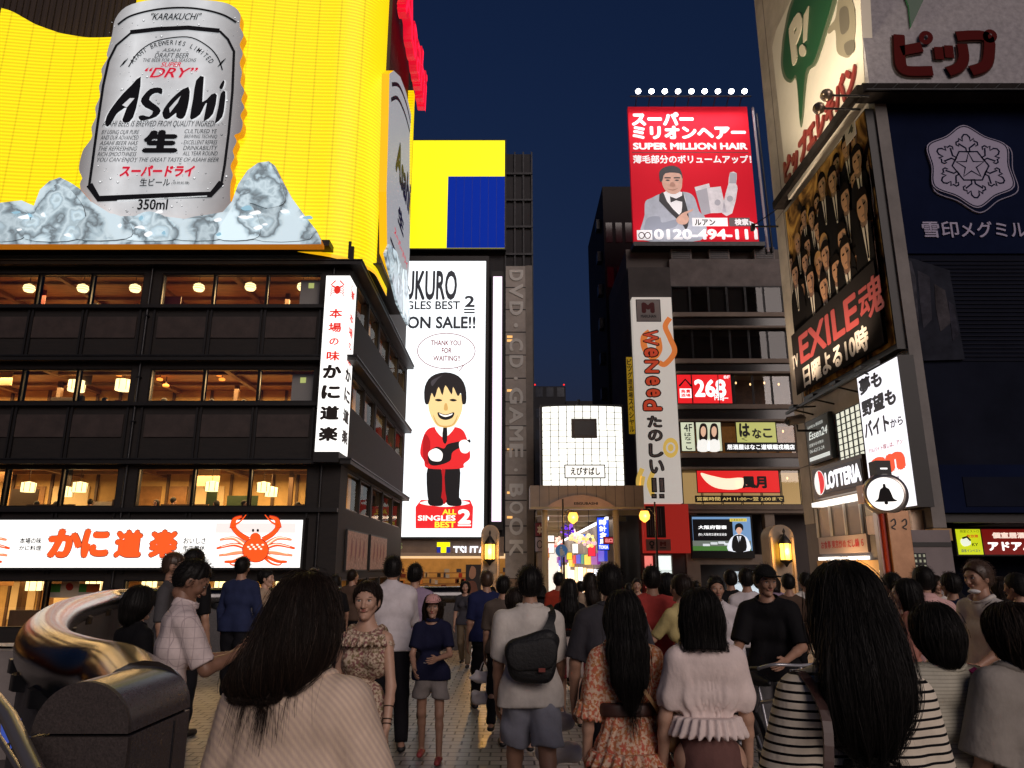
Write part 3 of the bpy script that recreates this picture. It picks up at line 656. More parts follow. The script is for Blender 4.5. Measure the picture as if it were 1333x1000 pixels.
for L in letters: blk(spl(L,2))
for q in ([(166,141),(176,129),(170,129),(160,138)],): blk(q,CANM,.052)
blk([(222,148),(232,135),(236,126),(229,133),(221,142)],CANM,.052)
m.build('wordmark',can_o); m=MB()
for i,(s,l,r_) in enumerate([('ASAHI BEER IS BREWED FROM QUALITY INGREDI',134,281),]): T(s,(l,158,r_,167),sh=.3)
lt=['BY USING OUR PURE','AND OUR ADVANCED','ASAHI BEER HAS','THE REFRESHING','RICH SMOOTHNESS']; rt=['CULTURED YE','BREWING TECHNIQ','EXCELLENT REFRES','DRINKABILITY','ALL YEAR ROUND']
for i in range(5): T(lt[i],(133-i*1.3,170+i*7.2,182-i*.9,175.5+i*7.2),sh=.3); T(rt[i],(241-i*.6,169+i*7.2,283+i*.2,174.5+i*7.2),sh=.2)
T('YOU CAN ENJOY THE GREAT TASTE OF ASAHI BEER',(127,206,285,213),sh=.3)
T('生',(187,170,233,200),bold=.075); T('スーパードライ',(157,216,254,231),REDI,.05,.15); T('生ビール',(183,233,222,243),bold=.015); T('(非熱処理)',(224,237,247,241.5)); T('350ml',(180,260,219,274),bold=.02)
m.build('lettering',can_o)
# crushed ice at the foot of the can
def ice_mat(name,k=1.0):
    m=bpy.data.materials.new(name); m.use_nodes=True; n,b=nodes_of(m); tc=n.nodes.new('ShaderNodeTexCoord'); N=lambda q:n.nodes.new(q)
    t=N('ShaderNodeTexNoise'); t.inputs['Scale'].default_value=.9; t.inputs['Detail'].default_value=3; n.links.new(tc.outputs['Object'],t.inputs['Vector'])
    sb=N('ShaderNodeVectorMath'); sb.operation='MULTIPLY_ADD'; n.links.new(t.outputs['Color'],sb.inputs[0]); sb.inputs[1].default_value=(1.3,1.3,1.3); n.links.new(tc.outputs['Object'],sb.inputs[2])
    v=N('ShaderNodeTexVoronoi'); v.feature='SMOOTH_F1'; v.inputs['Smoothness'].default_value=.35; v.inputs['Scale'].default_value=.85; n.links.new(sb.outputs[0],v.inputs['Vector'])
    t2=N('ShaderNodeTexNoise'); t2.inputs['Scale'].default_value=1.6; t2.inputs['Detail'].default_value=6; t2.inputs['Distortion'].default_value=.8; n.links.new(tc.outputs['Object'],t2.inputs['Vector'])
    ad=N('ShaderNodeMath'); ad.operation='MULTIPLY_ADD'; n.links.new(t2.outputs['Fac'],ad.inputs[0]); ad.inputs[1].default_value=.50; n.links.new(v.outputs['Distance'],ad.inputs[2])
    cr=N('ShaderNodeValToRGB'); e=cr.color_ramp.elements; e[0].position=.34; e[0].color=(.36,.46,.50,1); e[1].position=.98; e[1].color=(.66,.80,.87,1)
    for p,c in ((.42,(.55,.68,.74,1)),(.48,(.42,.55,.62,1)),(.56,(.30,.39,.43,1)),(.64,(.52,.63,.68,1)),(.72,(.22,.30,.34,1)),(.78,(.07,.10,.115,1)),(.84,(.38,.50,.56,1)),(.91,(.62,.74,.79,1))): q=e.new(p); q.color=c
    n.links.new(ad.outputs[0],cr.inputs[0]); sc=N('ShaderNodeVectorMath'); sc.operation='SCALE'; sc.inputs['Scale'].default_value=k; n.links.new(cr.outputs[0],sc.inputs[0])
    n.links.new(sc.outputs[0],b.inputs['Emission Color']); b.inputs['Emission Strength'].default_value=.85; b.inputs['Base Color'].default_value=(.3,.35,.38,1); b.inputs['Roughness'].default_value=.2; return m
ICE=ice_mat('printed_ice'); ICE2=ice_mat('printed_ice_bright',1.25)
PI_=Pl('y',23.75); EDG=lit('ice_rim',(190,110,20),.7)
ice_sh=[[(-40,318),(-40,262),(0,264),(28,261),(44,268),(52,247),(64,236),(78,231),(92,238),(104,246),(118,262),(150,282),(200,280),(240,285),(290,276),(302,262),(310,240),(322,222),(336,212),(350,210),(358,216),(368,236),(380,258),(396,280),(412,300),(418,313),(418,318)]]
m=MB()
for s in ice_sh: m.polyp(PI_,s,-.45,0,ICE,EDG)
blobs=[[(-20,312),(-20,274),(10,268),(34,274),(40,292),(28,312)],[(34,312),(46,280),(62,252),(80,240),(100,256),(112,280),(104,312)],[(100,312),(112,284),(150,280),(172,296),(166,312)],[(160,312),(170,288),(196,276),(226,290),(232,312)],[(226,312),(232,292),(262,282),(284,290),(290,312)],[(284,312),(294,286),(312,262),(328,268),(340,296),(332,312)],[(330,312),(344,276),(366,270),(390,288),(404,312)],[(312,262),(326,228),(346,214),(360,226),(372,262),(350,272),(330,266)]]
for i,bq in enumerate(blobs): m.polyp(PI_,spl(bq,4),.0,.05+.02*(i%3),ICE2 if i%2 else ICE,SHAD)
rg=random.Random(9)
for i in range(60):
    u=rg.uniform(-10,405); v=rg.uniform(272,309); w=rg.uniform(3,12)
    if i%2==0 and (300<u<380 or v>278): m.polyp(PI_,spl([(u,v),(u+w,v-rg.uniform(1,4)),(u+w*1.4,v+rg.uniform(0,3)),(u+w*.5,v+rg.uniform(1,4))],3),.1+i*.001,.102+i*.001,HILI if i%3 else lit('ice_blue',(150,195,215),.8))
m.build('ice',t)
# street side of the billboard: second can on its silver board, neon name above
PSS=Pl('r',-5.1)
m=MB(); m.rect(PSS,(26.2,13.05,31.2,30),-.5,-.02,CORR); m.build('side_board',t)
m=MB(); so=[PSS.px(*q) for q in [(497,96),(503,92),(512,100),(520,120),(527,150),(525,180),(525,330),(521,400),(494,330),(493,250),(496,150)]]
m.poly(PSS,list(so),0,.3,lit('can_side_silver',(150,152,156),.95),OCH); canb=m.build('beer_can',t)
m=MB()
for q in ([(500,110),(510,112),(520,135),(526,160)],[(499,130),(508,128),(518,148),(525,172)],[(498,310),(508,336),(518,360),(525,380)]): m.linep(PSS,spl(q,4,False),.16,.31,DKT)
m.text(PSS,'Asahi',PSS.Q((504,176),(526,222),(506,252),(527,268)),.31,DKT,bold=.05,shear=.2); m.text(PSS,'生',PSS.Q((508,270),(517,277),(508,300),(517,302)),.31,DKT,bold=.07); m.text(PSS,'スーパードライ',PSS.Q((503,305),(522,330),(503,318),(522,340)),.31,REDI,bold=.04); m.build('lettering',canb)
m=MB(); m.polyp(PSS,[(488,330),(494,318),(504,328),(512,350),(518,352),(523,410),(520,424),(505,395)],.31,.4,ICE); m.build('ice',t)
m=MB(); m.rect(PSS,(31.2,14.2,31.6,24.5),-.02,.25,YEL); m.build('yellow_edge',t)
m=MB(); NEON=lit('red_neon',(255,25,60),1.5); NEOD=lit('red_neon_dim',(200,12,40),1.1)
m.text(PSS,'Asahi',PSS.Q((505,-34),(537,60),(505,62),(540,128)),.35,NEOD,bold=.07,thick=.35,shear=.15); m.text(PSS,'Asahi',PSS.Q((505,-34),(537,60),(505,62),(540,128)),.72,NEON,bold=.0,shear=.15)
m.build('neon_lettering',t)
# ================================================================== media store tower (screen, logo, glass column)
YT=46.0; PT=Pl('y',YT)
GB=mat('store_brown_stone',(0.20,0.145,0.11),0.6,nz=(1,0.25)); DKB=mat('night_dark_wall',(0.016,0.015,0.018),0.7,nz=(.5,.3)); GREYG=mat('frosted_grey_glass',(0.32,0.28,0.25),0.45,em=(.5,.40,.33),es=.05,nz=(.8,.3))
xr=1.4; zt=31.5
t=thing('media_store','tall dark store tower with a grey glass stair column and a lit shop floor','building',(-4,52,-1.2))
m=MB(); m.box(-16,YT+.3,2.55,xr-.06,58,30.3,DKB); m.box(-16,56,-1.2,xr,58,2.548,DKB); m.box(-16,YT+.3,-1.2,-15.5,55.9,2.5,DKB); m.box(xr-.3,YT+2,-1.2,xr,55.9,2.5,DKB); m.build('wall',t)
# dark lattice at the top right corner
m=MB()
for i in range(13): z=4+i*2.05; m.box(xr-1.88,YT+.1,z,xr+.05,57.5,z+.14,DARKSTEEL)
for x in (xr-1.85,xr-1.2,xr-.6,xr): m.box(x-.05,YT+.15,2.6,x+.05,YT+.25,30.4,DARKSTEEL)
for y in (48,50,52,54,56): m.box(xr-.04,y,-1.2,xr+.04,y+.1,30.4,DARKSTEEL)
m.build('corner_frame',t)
r=PT.R(658,345,687,735); m=MB()
za,zb=1.0,21.6; ra=(-.42,za,.92,zb)
n=13
for i in range(n):
    z0=za+(zb-za)*i/n; z1=za+(zb-za)*(i+1)/n; m.rect(PT,(ra[0],z0+.03,ra[2],z1-.03),-.2,0,GREYG); m.rect(PT,(ra[0],z0-.03,ra[2],z0+.03),-.2,.03,DARKSTEEL)
m.rect(PT,(ra[2],za,ra[2]+.45,zb),-.2,.05,mat('column_edge_stone',(0.24,0.21,0.18),.6,nz=(1,.2))); m.build('glass_column',t)
m=MB(); LET=mat('pale_column_letters',(0.55,0.52,0.48),0.6,em=(.4,.36,.33),es=.12)  # letters are unlit; faint emission added to lift them off the column
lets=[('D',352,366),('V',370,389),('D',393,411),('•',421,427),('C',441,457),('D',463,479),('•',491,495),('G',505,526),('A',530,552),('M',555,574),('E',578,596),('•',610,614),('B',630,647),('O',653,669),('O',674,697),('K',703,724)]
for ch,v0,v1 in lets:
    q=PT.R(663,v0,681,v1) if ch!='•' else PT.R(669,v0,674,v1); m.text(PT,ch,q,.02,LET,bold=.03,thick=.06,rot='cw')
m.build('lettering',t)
m=MB(); LW=lit('stair_warm',(255,190,110),1.0); LI=lit('stair_white',(255,235,205),1.1)
for v in (437,442,507,584,640,672): q=PT.R(660,v,667,v+3); m.rect(PT,q,.0,.02,LW)
m.build_each('stair_lamp',t)
m=MB(); fb=GB; m.box(-16,YT-.15,2.55,-.5,YT+.29,3.5,fb); m.box(-16,YT-.5,2.35,-.5,YT+.2,2.54,mat('awning_tan',(0.35,0.26,0.19),.6)); m.build('fascia',t)
m=MB(); m.box(-1.0,YT-.1,-1.2,1.35,YT+.25,1.0,mat('column_foot_tan',(0.30,0.2,0.13),.6,nz=(1,.2))); m.build('pier',t)
# shop floor
SHW=lit('shop_glow',(255,214,160),.9); m=MB(); m.box(-15.4,55.0,-1.15,xr-.4,55.2,2.5,WARMW); m.box(-15.4,YT+.3,2.3,xr-.4,55,2.5,SHW); m.box(-15.4,YT+.3,-1.2,xr-.4,55,-1.15,WOODC); m.build('shop_interior',t)
rg=random.Random(2); m=MB(); cs=[(190,60,50),(225,200,160),(60,70,110),(230,150,70),(40,40,45),(200,200,205),(120,50,40)]
for i in range(150):
    x=rg.uniform(-15,xr-.8); z=rg.choice([-.3,.15,.6,1.0,1.35]); y=rg.choice([49.5,51,53]); w=rg.uniform(.12,.35); m.box(x,y,z,x+w,y+.2,z+rg.uniform(.2,.36),paint('goods_%d'%(i%7),cs[i%7],.5))
for y in (49.7,51.2,53.2):
    for z in (-.32,.13,.58,.98,1.33): m.box(-15,y,z-.04,xr-.6,y+.3,z,WOODC)
m.build('shelf_goods',t)
L=bpy.data.lights.new('fascia_fill','AREA'); L.shape='RECTANGLE'; L.size=12; L.size_y=.3; L.energy=90; L.color=(1,.72,.48); o=bpy.data.objects.new('fascia_fill',L); COL.objects.link(o); o.location=(-6,44.6,4.6); o.rotation_euler=(R(-25),0,0); o.parent=None  # unseen strip light added to brighten the fascia
# 'T' logo board on top
LP=Pl('y',YT-.4); t=thing('logo_board','big yellow and blue backlit logo board on top of the store tower','sign',(-5,YT-.4,23))
q=LP.R(470,183,657,323); m=MB(); m.rect(LP,(q[0]-.1,q[1]-.1,q[2]+.1,q[3]+.1),-.4,-.03,BLACKISH); m.build('sign_case',t)
bx=LP.px(583,250)[0]; bz=LP.px(620,230)[1]; YL2=lit('logo_yellow',(250,240,0),1.15); BL2=mat('logo_blue_sheet',(.004,.012,.10),.8,em=lin((8,44,158)),es=.8,spec=.1); m=MB(); m.rect(LP,q,-.03,0,YL2); m.rect(LP,(bx,q[1],q[2],bz),.001,.03,BL2)
m.rect(LP,(q[0],q[1],bx-(q[2]-bx)*1.0-(bx-q[0])*.0-1.8,bz),.001,.03,BL2)
for i in range(1,7): x=bx+(q[2]-bx)*i/7; m.rect(LP,(x-.012,q[1],x+.012,bz),.031,.034,lit('logo_seam',(6,24,100),.7))
for i in range(1,5): x=bx-i*1.0; m.rect(LP,(x-.01,q[1],x+.01,q[3]),.004,.006,lit('logo_seam_y',(215,200,0),1))
m.build('panel',t)
# the big white screen
LP=Pl('y',YT-.55); q=LP.R(440,340,631,699); x0=LP.px(470,520)[0]; q=(x0,q[1],LP.px(631,520)[0],q[3])
t=thing('video_screen','tower high white advertising screen with a red sweatered doll figure','screen',((q[0]+q[2])/2,YT-.5,q[1]))
m=MB(); m.rect(LP,(q[0]-.12,q[1]-.12,q[2]+.2,q[3]+.4),-.5,-.06,BLACKISH); m.build('screen_case',t)
m=MB(); m.rect(LP,q,-.06,0,lit('screen_white',(240,248,252),1.35))
for i in range(1,14): z=q[1]+(q[3]-q[1])*i/14; m.rect(LP,(q[0],z-.012,q[2],z+.012),.0005,.0015,lit('screen_seam',(226,236,242),1.1))
for i in range(1,6): x=q[0]+(q[2]-q[0])*i/6; m.rect(LP,(x-.01,q[1],x+.01,q[3]),.0016,.0022,lit('screen_seam',(226,236,242),1.1))
m.build('panel',t)
TX=lit('screen_ink',(40,44,52),.7); TR=lit('screen_redbrown',(130,30,40),.8); m=MB()
ur=LP.px
m.text(LP,'KOBUKURO',LP.Q((486,352),(595,352),(486,391),(595,391)),.006,TX,bold=.03); m.text(LP,'ALL SINGLES BEST',LP.Q((474,392),(599,392),(474,403),(599,403)),.006,TX,bold=.02); m.text(LP,'2',LP.R(605,385,618,400),.006,TX,bold=.03)
m.rect(LP,LP.R(604,402,618,404),.004,.006,TX); m.rect(LP,LP.R(604,406,618,408),.004,.006,TX)
m.text(LP,'2012.9.5 ON SALE!!',LP.Q((456,412),(619,412),(456,428),(619,428)),.006,TX,bold=.03)
bub=[LP.px(*z) for z in ell(581,457,37.5,23,40)]; m.line(LP,bub,.05,.006,TR,True); m.linep(LP,[(595,478),(597,484),(604,475)],.05,.006,TR)
for s,z in (('THANK YOU',(561,443,600,450)),('FOR',(575,453,588,460)),('WAITING!!',(564,463,599,470))): m.text(LP,s,LP.R(*z),.006,TR,bold=.02)
m.build('lettering',t)
# generic doll figure with a guitar on a red box
SKINL=lit('doll_skin',(246,214,150),1.0); SKIND=lit('doll_skin_shade',(214,170,100),1.0); HAIRL=lit('doll_hair',(26,22,26),.8); HAIRS=lit('doll_hair_sheen',(70,66,72),.8); REDS=lit('doll_red',(226,36,40),1.0); REDD=lit('doll_red_dark',(176,16,24),1.0); BLK=lit('doll_black',(16,14,18),.8); WHT=lit('doll_white',(255,252,245),1.2)
m=MB(); S=lambda p,c,mt,n=5: m.poly(LP,[LP.px(*z) for z in spl(p,n)],c-.004,c,mt)
S([(541,660),(548,651),(612,651),(616,660),(615,688),(541,688)],.02,REDS,1); S([(546,655),(580,649),(612,655),(580,660)],.026,WHT); S([(541,662),(615,662),(615,688),(541,688)],.022,REDS,1)
S([(557,608),(574,609),(574,650),(560,654),(556,640)],.03,BLK,3); S([(580,609),(598,606),(598,640),(596,654),(582,652)],.03,BLK,3); S([(574,612),(581,612),(583,652),(573,652)],.028,REDD,2)
S([(558,650),(574,648),(576,658),(560,658)],.032,BLK); S([(582,650),(598,648),(600,658),(584,658)],.032,BLK)
S([(556,560),(566,556),(592,556),(604,562),(610,580),(612,596),(604,604),(600,610),(558,610),(552,600),(547,590),(550,572)],.036,REDS); S([(552,566),(560,575),(558,604),(551,596)],.038,REDD); S([(566,556),(578,570),(592,556),(580,553)],.04,WHT); S([(577,557),(582,557),(582,574),(579,578),(576,572)],.044,BLK,2)
S([(558,590),(568,582),(578,584),(584,578),(606,574),(610,578),(590,588),(586,600),(570,606),(559,604)],.05,BLK); S([(584,580),(612,572),(613,576),(586,585)],.054,BLK,1); S([(559,588),(568,584),(576,590),(574,600),(563,600),(558,594)],.058,WHT); S([(598,576),(607,573),(613,582),(608,590),(600,588)],.058,WHT)
S([(560,515),(580,500),(600,514),(602,532),(596,548),(588,556),(572,556),(564,548),(558,532)],.05,SKINL); S([(564,540),(572,553),(588,553),(596,540),(592,552),(580,557),(568,552)],.052,SKIND)
S([(553,524),(553,504),(562,490),(580,485),(597,490),(606,504),(607,524),(602,526),(600,512),(596,516),(590,504),(588,514),(580,502),(576,515),(571,504),(566,518),(562,512),(558,526)],.06,HAIRL,3); S([(562,496),(576,489),(570,494),(563,503)],.064,HAIRS)
for u in (571,590): S([(u-5,521),(u,519.5),(u+5,521.5),(u,523)],.056,BLK,3)
S([(570,537),(580,540),(591,537),(589,544),(580,547),(572,544)],.056,BLK); S([(572,538.5),(580,541),(589,538.5),(587,541),(580,543),(574,541)],.06,WHT); S([(579,526),(582,526),(583,534),(578,534)],.055,SKIND,3)
S([(508,661),(522,659),(522,693),(508,696)],.02,REDS,1); m.build('figure_picture',t)
m=MB(); YW=lit('box_yellow',(255,236,60),1.1)
m.text(LP,'ALL',LP.R(576,663,594,670),.03,YW,bold=.03); m.text(LP,'SINGLES',LP.R(544,671,593,678),.03,WHT,bold=.03); m.text(LP,'BEST',LP.R(566,679,593,687),.03,YW,bold=.03); m.text(LP,'2',LP.R(596,663,613,682),.03,WHT,bold=.05); m.rect(LP,LP.R(596,683,613,685),.03,.034,WHT); m.text(LP,'20',LP.R(497,667,520,688),.03,WHT,bold=.05)
m.build('box_lettering',t)
LP2=Pl('y',YT-.3); q=LP2.R(641,360,653,679); t=thing('light_strip','tall narrow pinkish white light strip to the right of the white screen','light',base(LP2,q)); m=MB(); m.rect(LP2,(q[0]-.12,q[1]-.5,q[2]+.1,q[3]+.4),-.3,-.03,BLACKISH); m.build('case',t); m=MB(); m.rect(LP2,q,-.03,0,lit('strip_pink',(250,226,250),1.3)); m.build('tube_panel',t)
# store name on the fascia
LP=Pl('y',YT-.16); t=thing('store_name_sign','white lit store name with a small yellow and blue T mark on the brown fascia','sign',tuple(aty(600,724,YT-.2)))
m=MB(); m.rect(LP,LP.R(569,706,586,723),0,.08,lit('small_logo_blue',(20,40,140),.8)); q=LP.R(569,706,586,712); m.rect(LP,q,.081,.1,YL2); m.rect(LP,LP.R(574,712,581,723),.081,.1,YL2); m.build('mark',t)
m=MB(); m.text(LP,'TSUTAYA',LP.R(590,711,649,723),.0,lit('name_white',(240,244,255),1.3),bold=.025,thick=.1); m.build('lettering',t)
t=thing('cafe_name_sign','small pale green cafe lettering at the left end of the brown fascia','sign',tuple(aty(505,716,YT-.2))); m=MB(); m.text(LP,'STARBUCKS',LP.R(472,707,524,715),0,paint('cafe_green',(190,205,150)),bold=.03,thick=.05); m.build('lettering',t)
t=thing('fashion_poster','dark portrait poster standing at the store entrance','poster',tuple(aty(612,770,45.2))); LP=Pl('y',45.2); m=MB(); m.rect(LP,LP.R(606,735,627,790),-.06,0,paint('poster_dark',(40,26,24))); m.polyp(LP,spl([(610,742),(614,737),(619,740),(619,750),(614,754),(610,749)],4),0,.01,paint('poster_face',(190,140,110))); m.polyp(LP,spl([(607,750),(608,738),(614,735),(611,744),(610,756)],4),.011,.015,INK); m.polyp(LP,spl([(608,760),(614,756),(620,760),(621,775),(608,776)],4),0,.01,paint('poster_shirt',(120,70,50))); m.build('print',t)

# ================================================================== distant towers behind the arcade
for i,(u0,u1,vt,Y,lab) in enumerate([(695,738,503,130,'far dark tower with two red lights behind the arcade sign'),(738,800,522,110,'low far dark block behind the arcade sign, lower than the tower'),(793,830,243,56,'dark narrow office slab left of the red billboard')]):
    P=Pl('y',Y); q=P.R(u0,vt,u1,740); z1=P.px((u0+u1)/2,vt)[1]; xa,xb=P.px(u0,600)[0],P.px(u1,600)[0]
    if i==2: xa,xb=P.px(792,480)[0],P.px(832,480)[0]
    t=thing('distant_tower',lab,'building',((xa+xb)/2,Y+4,-1.2),'dark buildings in the distance'); m=MB(); m.box(xa,Y,-1.2,xb,Y+12,z1,mat('far_wall_%d'%i,(.012,.012,.016) if i<2 else (.012,.011,.013),.8)); m.build('wall',t)
    m=MB()
    for z in range(4,int(z1)-1,4):
        for x in range(3): a=xa+(xb-xa)*(x+.2)/3; m.box(a,Y-.06,z,a+(xb-xa)*.22,Y-.003,z+1.8,mat('far_window',(.02,.022,.03),.15))
    m.build_each('window_band',t)
    if i==0:
        m=MB(); 
        for x in (xa+.3,xb-.3): m.ball((x,Y,z1+.3),.16,.16,.16,lit('beacon',(255,40,30),1.5),8,5)
        m.build_each('beacon',t)
    if i==2:
        m=MB()
        for z in range(6,int(z1)-1,3): m.box(xa-.4,Y+1.5,z,xa-.003,Y+2.4,z+.9,DARKSTEEL)
        m.build_each('air_conditioner',t)

# ================================================================== arcade gate
YG=40.0; PG=Pl('y',YG); GREYST=mat('gate_grey_panel',(0.30,0.25,0.205),.55,nz=(.7,.2)); PINKST=mat('gate_arch_pink',(0.46,0.33,0.27),.6,nz=(1,.15)); CREAMP=paint('gate_cream_steel',(190,175,140),.5)
t=thing('arcade_gate','shopping arcade gate with a grey beam and an arched pinkish name board','gate',(4,YG,-1.2))
m=MB(); q=PG.R(690,632,838,660); zb,zt=aty(760,660,YG).z,aty(760,632,YG).z
m.box(q[0],YG,zb,q[2],YG+2.2,zt,GREYST)
for i in range(1,12): x=q[0]+(q[2]-q[0])*i/12; m.box(x-.01,YG-.008,zb,x+.01,YG-.002,zt,BLACKISH)
m.build('beam',t)
m=MB(); arc=[PG.px(*z) for z in [(712,660)]+[(712+88*i/16,660-15.5*math.sin(PI*i/16)**.8) for i in range(1,16)]+[(800,660)]]; m.poly(PG,arc,-.05,.12,PINKST); m.build('name_board',t)
m=MB(); m.text(PG,'EBISUBASHI',PG.R(747,654,778,657.5),.125,INK,bold=.03); m.build('lettering',t)
m=MB(); m.rect(PG,(q[0],zb-.12,q[2],zb-.004),.0,.16,CREAMP); m.build('soffit_trim',t)
for u in (710,804):
    m=MB(); x=PG.px(u,700)[0]; m.tube([(x,YG+.5,-1.2),(x,YG+.5,zb-.13)],.17,CREAMP,12); m.tube([(x,YG+.5,-1.2),(x,YG+.5,-.7)],.24,GREYST,12); m.build('post',t)
m=MB()
for u,v in ((736,690),(716,706)): 
    p=PG.px(u,v); m.tube([(PG.px(711,v)[0],YG+.6,p[1]),(p[0]+.3,YG+.6,p[1])],.05,CREAMP,6)
x=PG.px(734,700)[0]
for d in (0,.32): m.tube([(x+d,YG+.8,zb-.1),(x+d,YG+.8,zb-1.6)],.03,CREAMP,6)
for i in range(5): m.tube([(x,YG+.8,zb-.3-i*.3),(x+.32,YG+.8,zb-.3-i*.3)],.025,CREAMP,6)
m.build('bracing',t)
# white gridded lantern wall over the gate
PW=Pl('y',41.0); q=PW.R(706,530,811,632); q=(PW.px(706,580)[0],zt+.02,PW.px(811,580)[0],q[3])
t=thing('lantern_wall','big glowing white gridded wall sign with a dark square above the arcade gate','sign',base(PW,q))
m=MB()
def bay(a): 
    f=(a-q[0])/(q[2]-q[0]); return .35*math.sin(PI*min(1,max(0,f)))**.6
N=20; V=[]
for i in range(N+1):
    a=q[0]+(q[2]-q[0])*i/N; V+=[PW.w(a,q[1],bay(a)),PW.w(a,q[3],bay(a))]
m.add(V,[(2*i,2*i+2,2*i+3,2*i+1) for i in range(N)],lit('lantern_white',(255,255,246),1.5),True); m.build('panel',t)
m=MB(); GR=paint('lantern_grid',(150,150,140),.5)
for i in range(0,N+1,2): a=q[0]+(q[2]-q[0])*i/N; m.rect(PW,(a-.02,q[1],a+.02,q[3]),bay(a)-.01,bay(a)+.03,GR)
for j in range(14):
    b=q[1]+(q[3]-q[1])*j/13
    for i in range(N): a0=q[0]+(q[2]-q[0])*i/N; a1=q[0]+(q[2]-q[0])*(i+1)/N; p=[PW.w(a0,b-.015,bay(a0)+.02),PW.w(a1,b-.015,bay(a1)+.02),PW.w(a1,b+.015,bay(a1)+.02),PW.w(a0,b+.015,bay(a0)+.02)]; m.add(p,[(0,1,2,3)],GR)
m.box(q[0]-.1,41.0,q[1],q[2]+.1,42.5,q[3]+.15,BLACKISH); m.build('grid_frame',t)
m=MB(); m.rect(PW,PW.R(743,547,776,572),.36,.42,mat('dark_tan_frame',(.10,.08,.065),.5)); m.rect(PW,PW.R(747,550,773,569),.421,.43,mat('dark_window_hole',(.035,.03,.026),.3)); m.build('dark_square',t)
m=MB(); z=PW.R(734,606,787,624); m.rect(PW,z,.37,.40,INK); m.rect(PW,sub(z,.06),.401,.41,lit('plate_white',(250,248,240),1.1)); m.text(PW,'えびすばし',(z[0]+.35,z[1]+.18,z[2]-.3,z[3]-.16),.415,INK,bold=.03); m.build('name_plate',t)
m=MB(); m.tube([PW.w(PW.px(754,529)[0],q[3],-.3),PW.w(PW.px(754,529)[0],q[3]+.5,-.3)],.09,DARKSTEEL,8); m.build('vent_pipe',t)
# ---- the arcade behind the gate
t=thing('arcade_hall','bright covered shopping arcade running away behind the gate','arcade',(4.2,60,-1.2))
m=MB(); x0,x1=1.5,7.75
for y in range(44,92,6): m.box(x0,y,4.7,x1,y+.25,5.0,CREAMP); m.tube([(x0+.4,y,-1.2),(x0+.4,y,4.7)],.12,CREAMP,8); m.tube([(x1-1.9,y,-1.2),(x1-1.9,y,4.7)],.12,CREAMP,8)
m.build_each('frame',t)
m=MB(); m.add([(x0,42.6,5.05),(x1,42.6,5.05),(x1,92,5.6),(x0,92,5.6)],[(3,2,1,0)],mat('arcade_roof_tan',(.30,.23,.17),.7)); m.build('roof',t)
m=MB(); m.box(x1-2.35,42.4,4.35,x1-2.2,92,4.5,lit('strip_white',(250,252,255),1.6)); m.box(x0+.5,42.4,4.35,x0+.62,92,4.5,lit('strip_white',(250,252,255),1.6)); m.build('ceiling_tube',t)
rg=random.Random(4); gl=[(255,250,240),(255,226,190),(245,250,255),(255,205,140),(235,240,255)]
for side in (0,1):
    y=43.5
    while y<90:
        w=rg.uniform(2.6,5); X=x0+.05 if side==0 else x1-1.75; o=1 if side==0 else -1; m=MB()
        m.box(min(X,X+o*.4),y,-1.2,max(X,X+o*.4),y+w,4.6,mat('arcade_shop_wall',(.25,.2,.17),.7,nz=(1,.3)))
        X2=X+o*.402; c=lit('shopfront_%d'%rg.randrange(5),gl[rg.randrange(5)],1.6); z1=rg.uniform(1.4,2.2)
        m.box(min(X2,X2+o*.03),y+.3,-1.0,max(X2,X2+o*.03),y+w-.3,z1,c)
        c2=[(200,30,40),(40,60,190),(230,190,60),(120,40,140),(30,120,90),(240,240,240)][rg.randrange(6)]
        m.box(min(X2,X2+o*.2),y+.2,z1+.3,max(X2,X2+o*.2),y+w-.2,z1+1.0,lit('shop_fascia_%d_%d'%(c2[0],c2[1]),c2,.9)); m.build('shopfront',t); y+=w+.2
m=MB(); m.box(x0,92,-1.2,x1,92.3,5.5,lit('arcade_end',(240,232,220),.9)); m.build('end_wall',t)
for y_ in (47,58,72):
    L=bpy.data.lights.new('arcade_tube_light','AREA'); L.shape='RECTANGLE'; L.size=4; L.size_y=9; L.energy=260; L.color=(1,.95,.88); o=bpy.data.objects.new('arcade_tube_light',L); COL.objects.link(o); o.location=(4.2,y_,4.4)
rg2=random.Random(8)
for i in range(9):
    y=44.5+i*3.1; s_=i%2; xa=x0+.55 if s_==0 else x1-2.9; cc=[(255,250,240),(230,40,60),(255,210,60),(70,120,230),(240,120,40)][i%5]; z=rg2.uniform(2.2,3.4); h_=rg2.uniform(.5,1.1)
    t3=thing('hanging_sign','small lit box sign sticking out over the %s shops, number %d into the arcade'%('left' if s_==0 else 'right',i//2+1) if False else 'blank %s lit box sign sticking out from the %s arcade shops, %s row in'%(['white','red','yellow','blue','orange'][i%5],'left' if s_==0 else 'right',['first','second','third','fourth','fifth'][i//2]),'sign',(xa,y,z),'box signs along the arcade'); m=MB(); m.box(xa,y,z,xa+.5,y+.16,z+h_,BLACKISH); m.build('sign_case',t3); m=MB(); m.box(xa+.03,y-.012,z+.03,xa+.47,y-.002,z+h_-.03,lit('boxsign_%d'%(i%5),cc,1.0)); m.build('panel',t3)
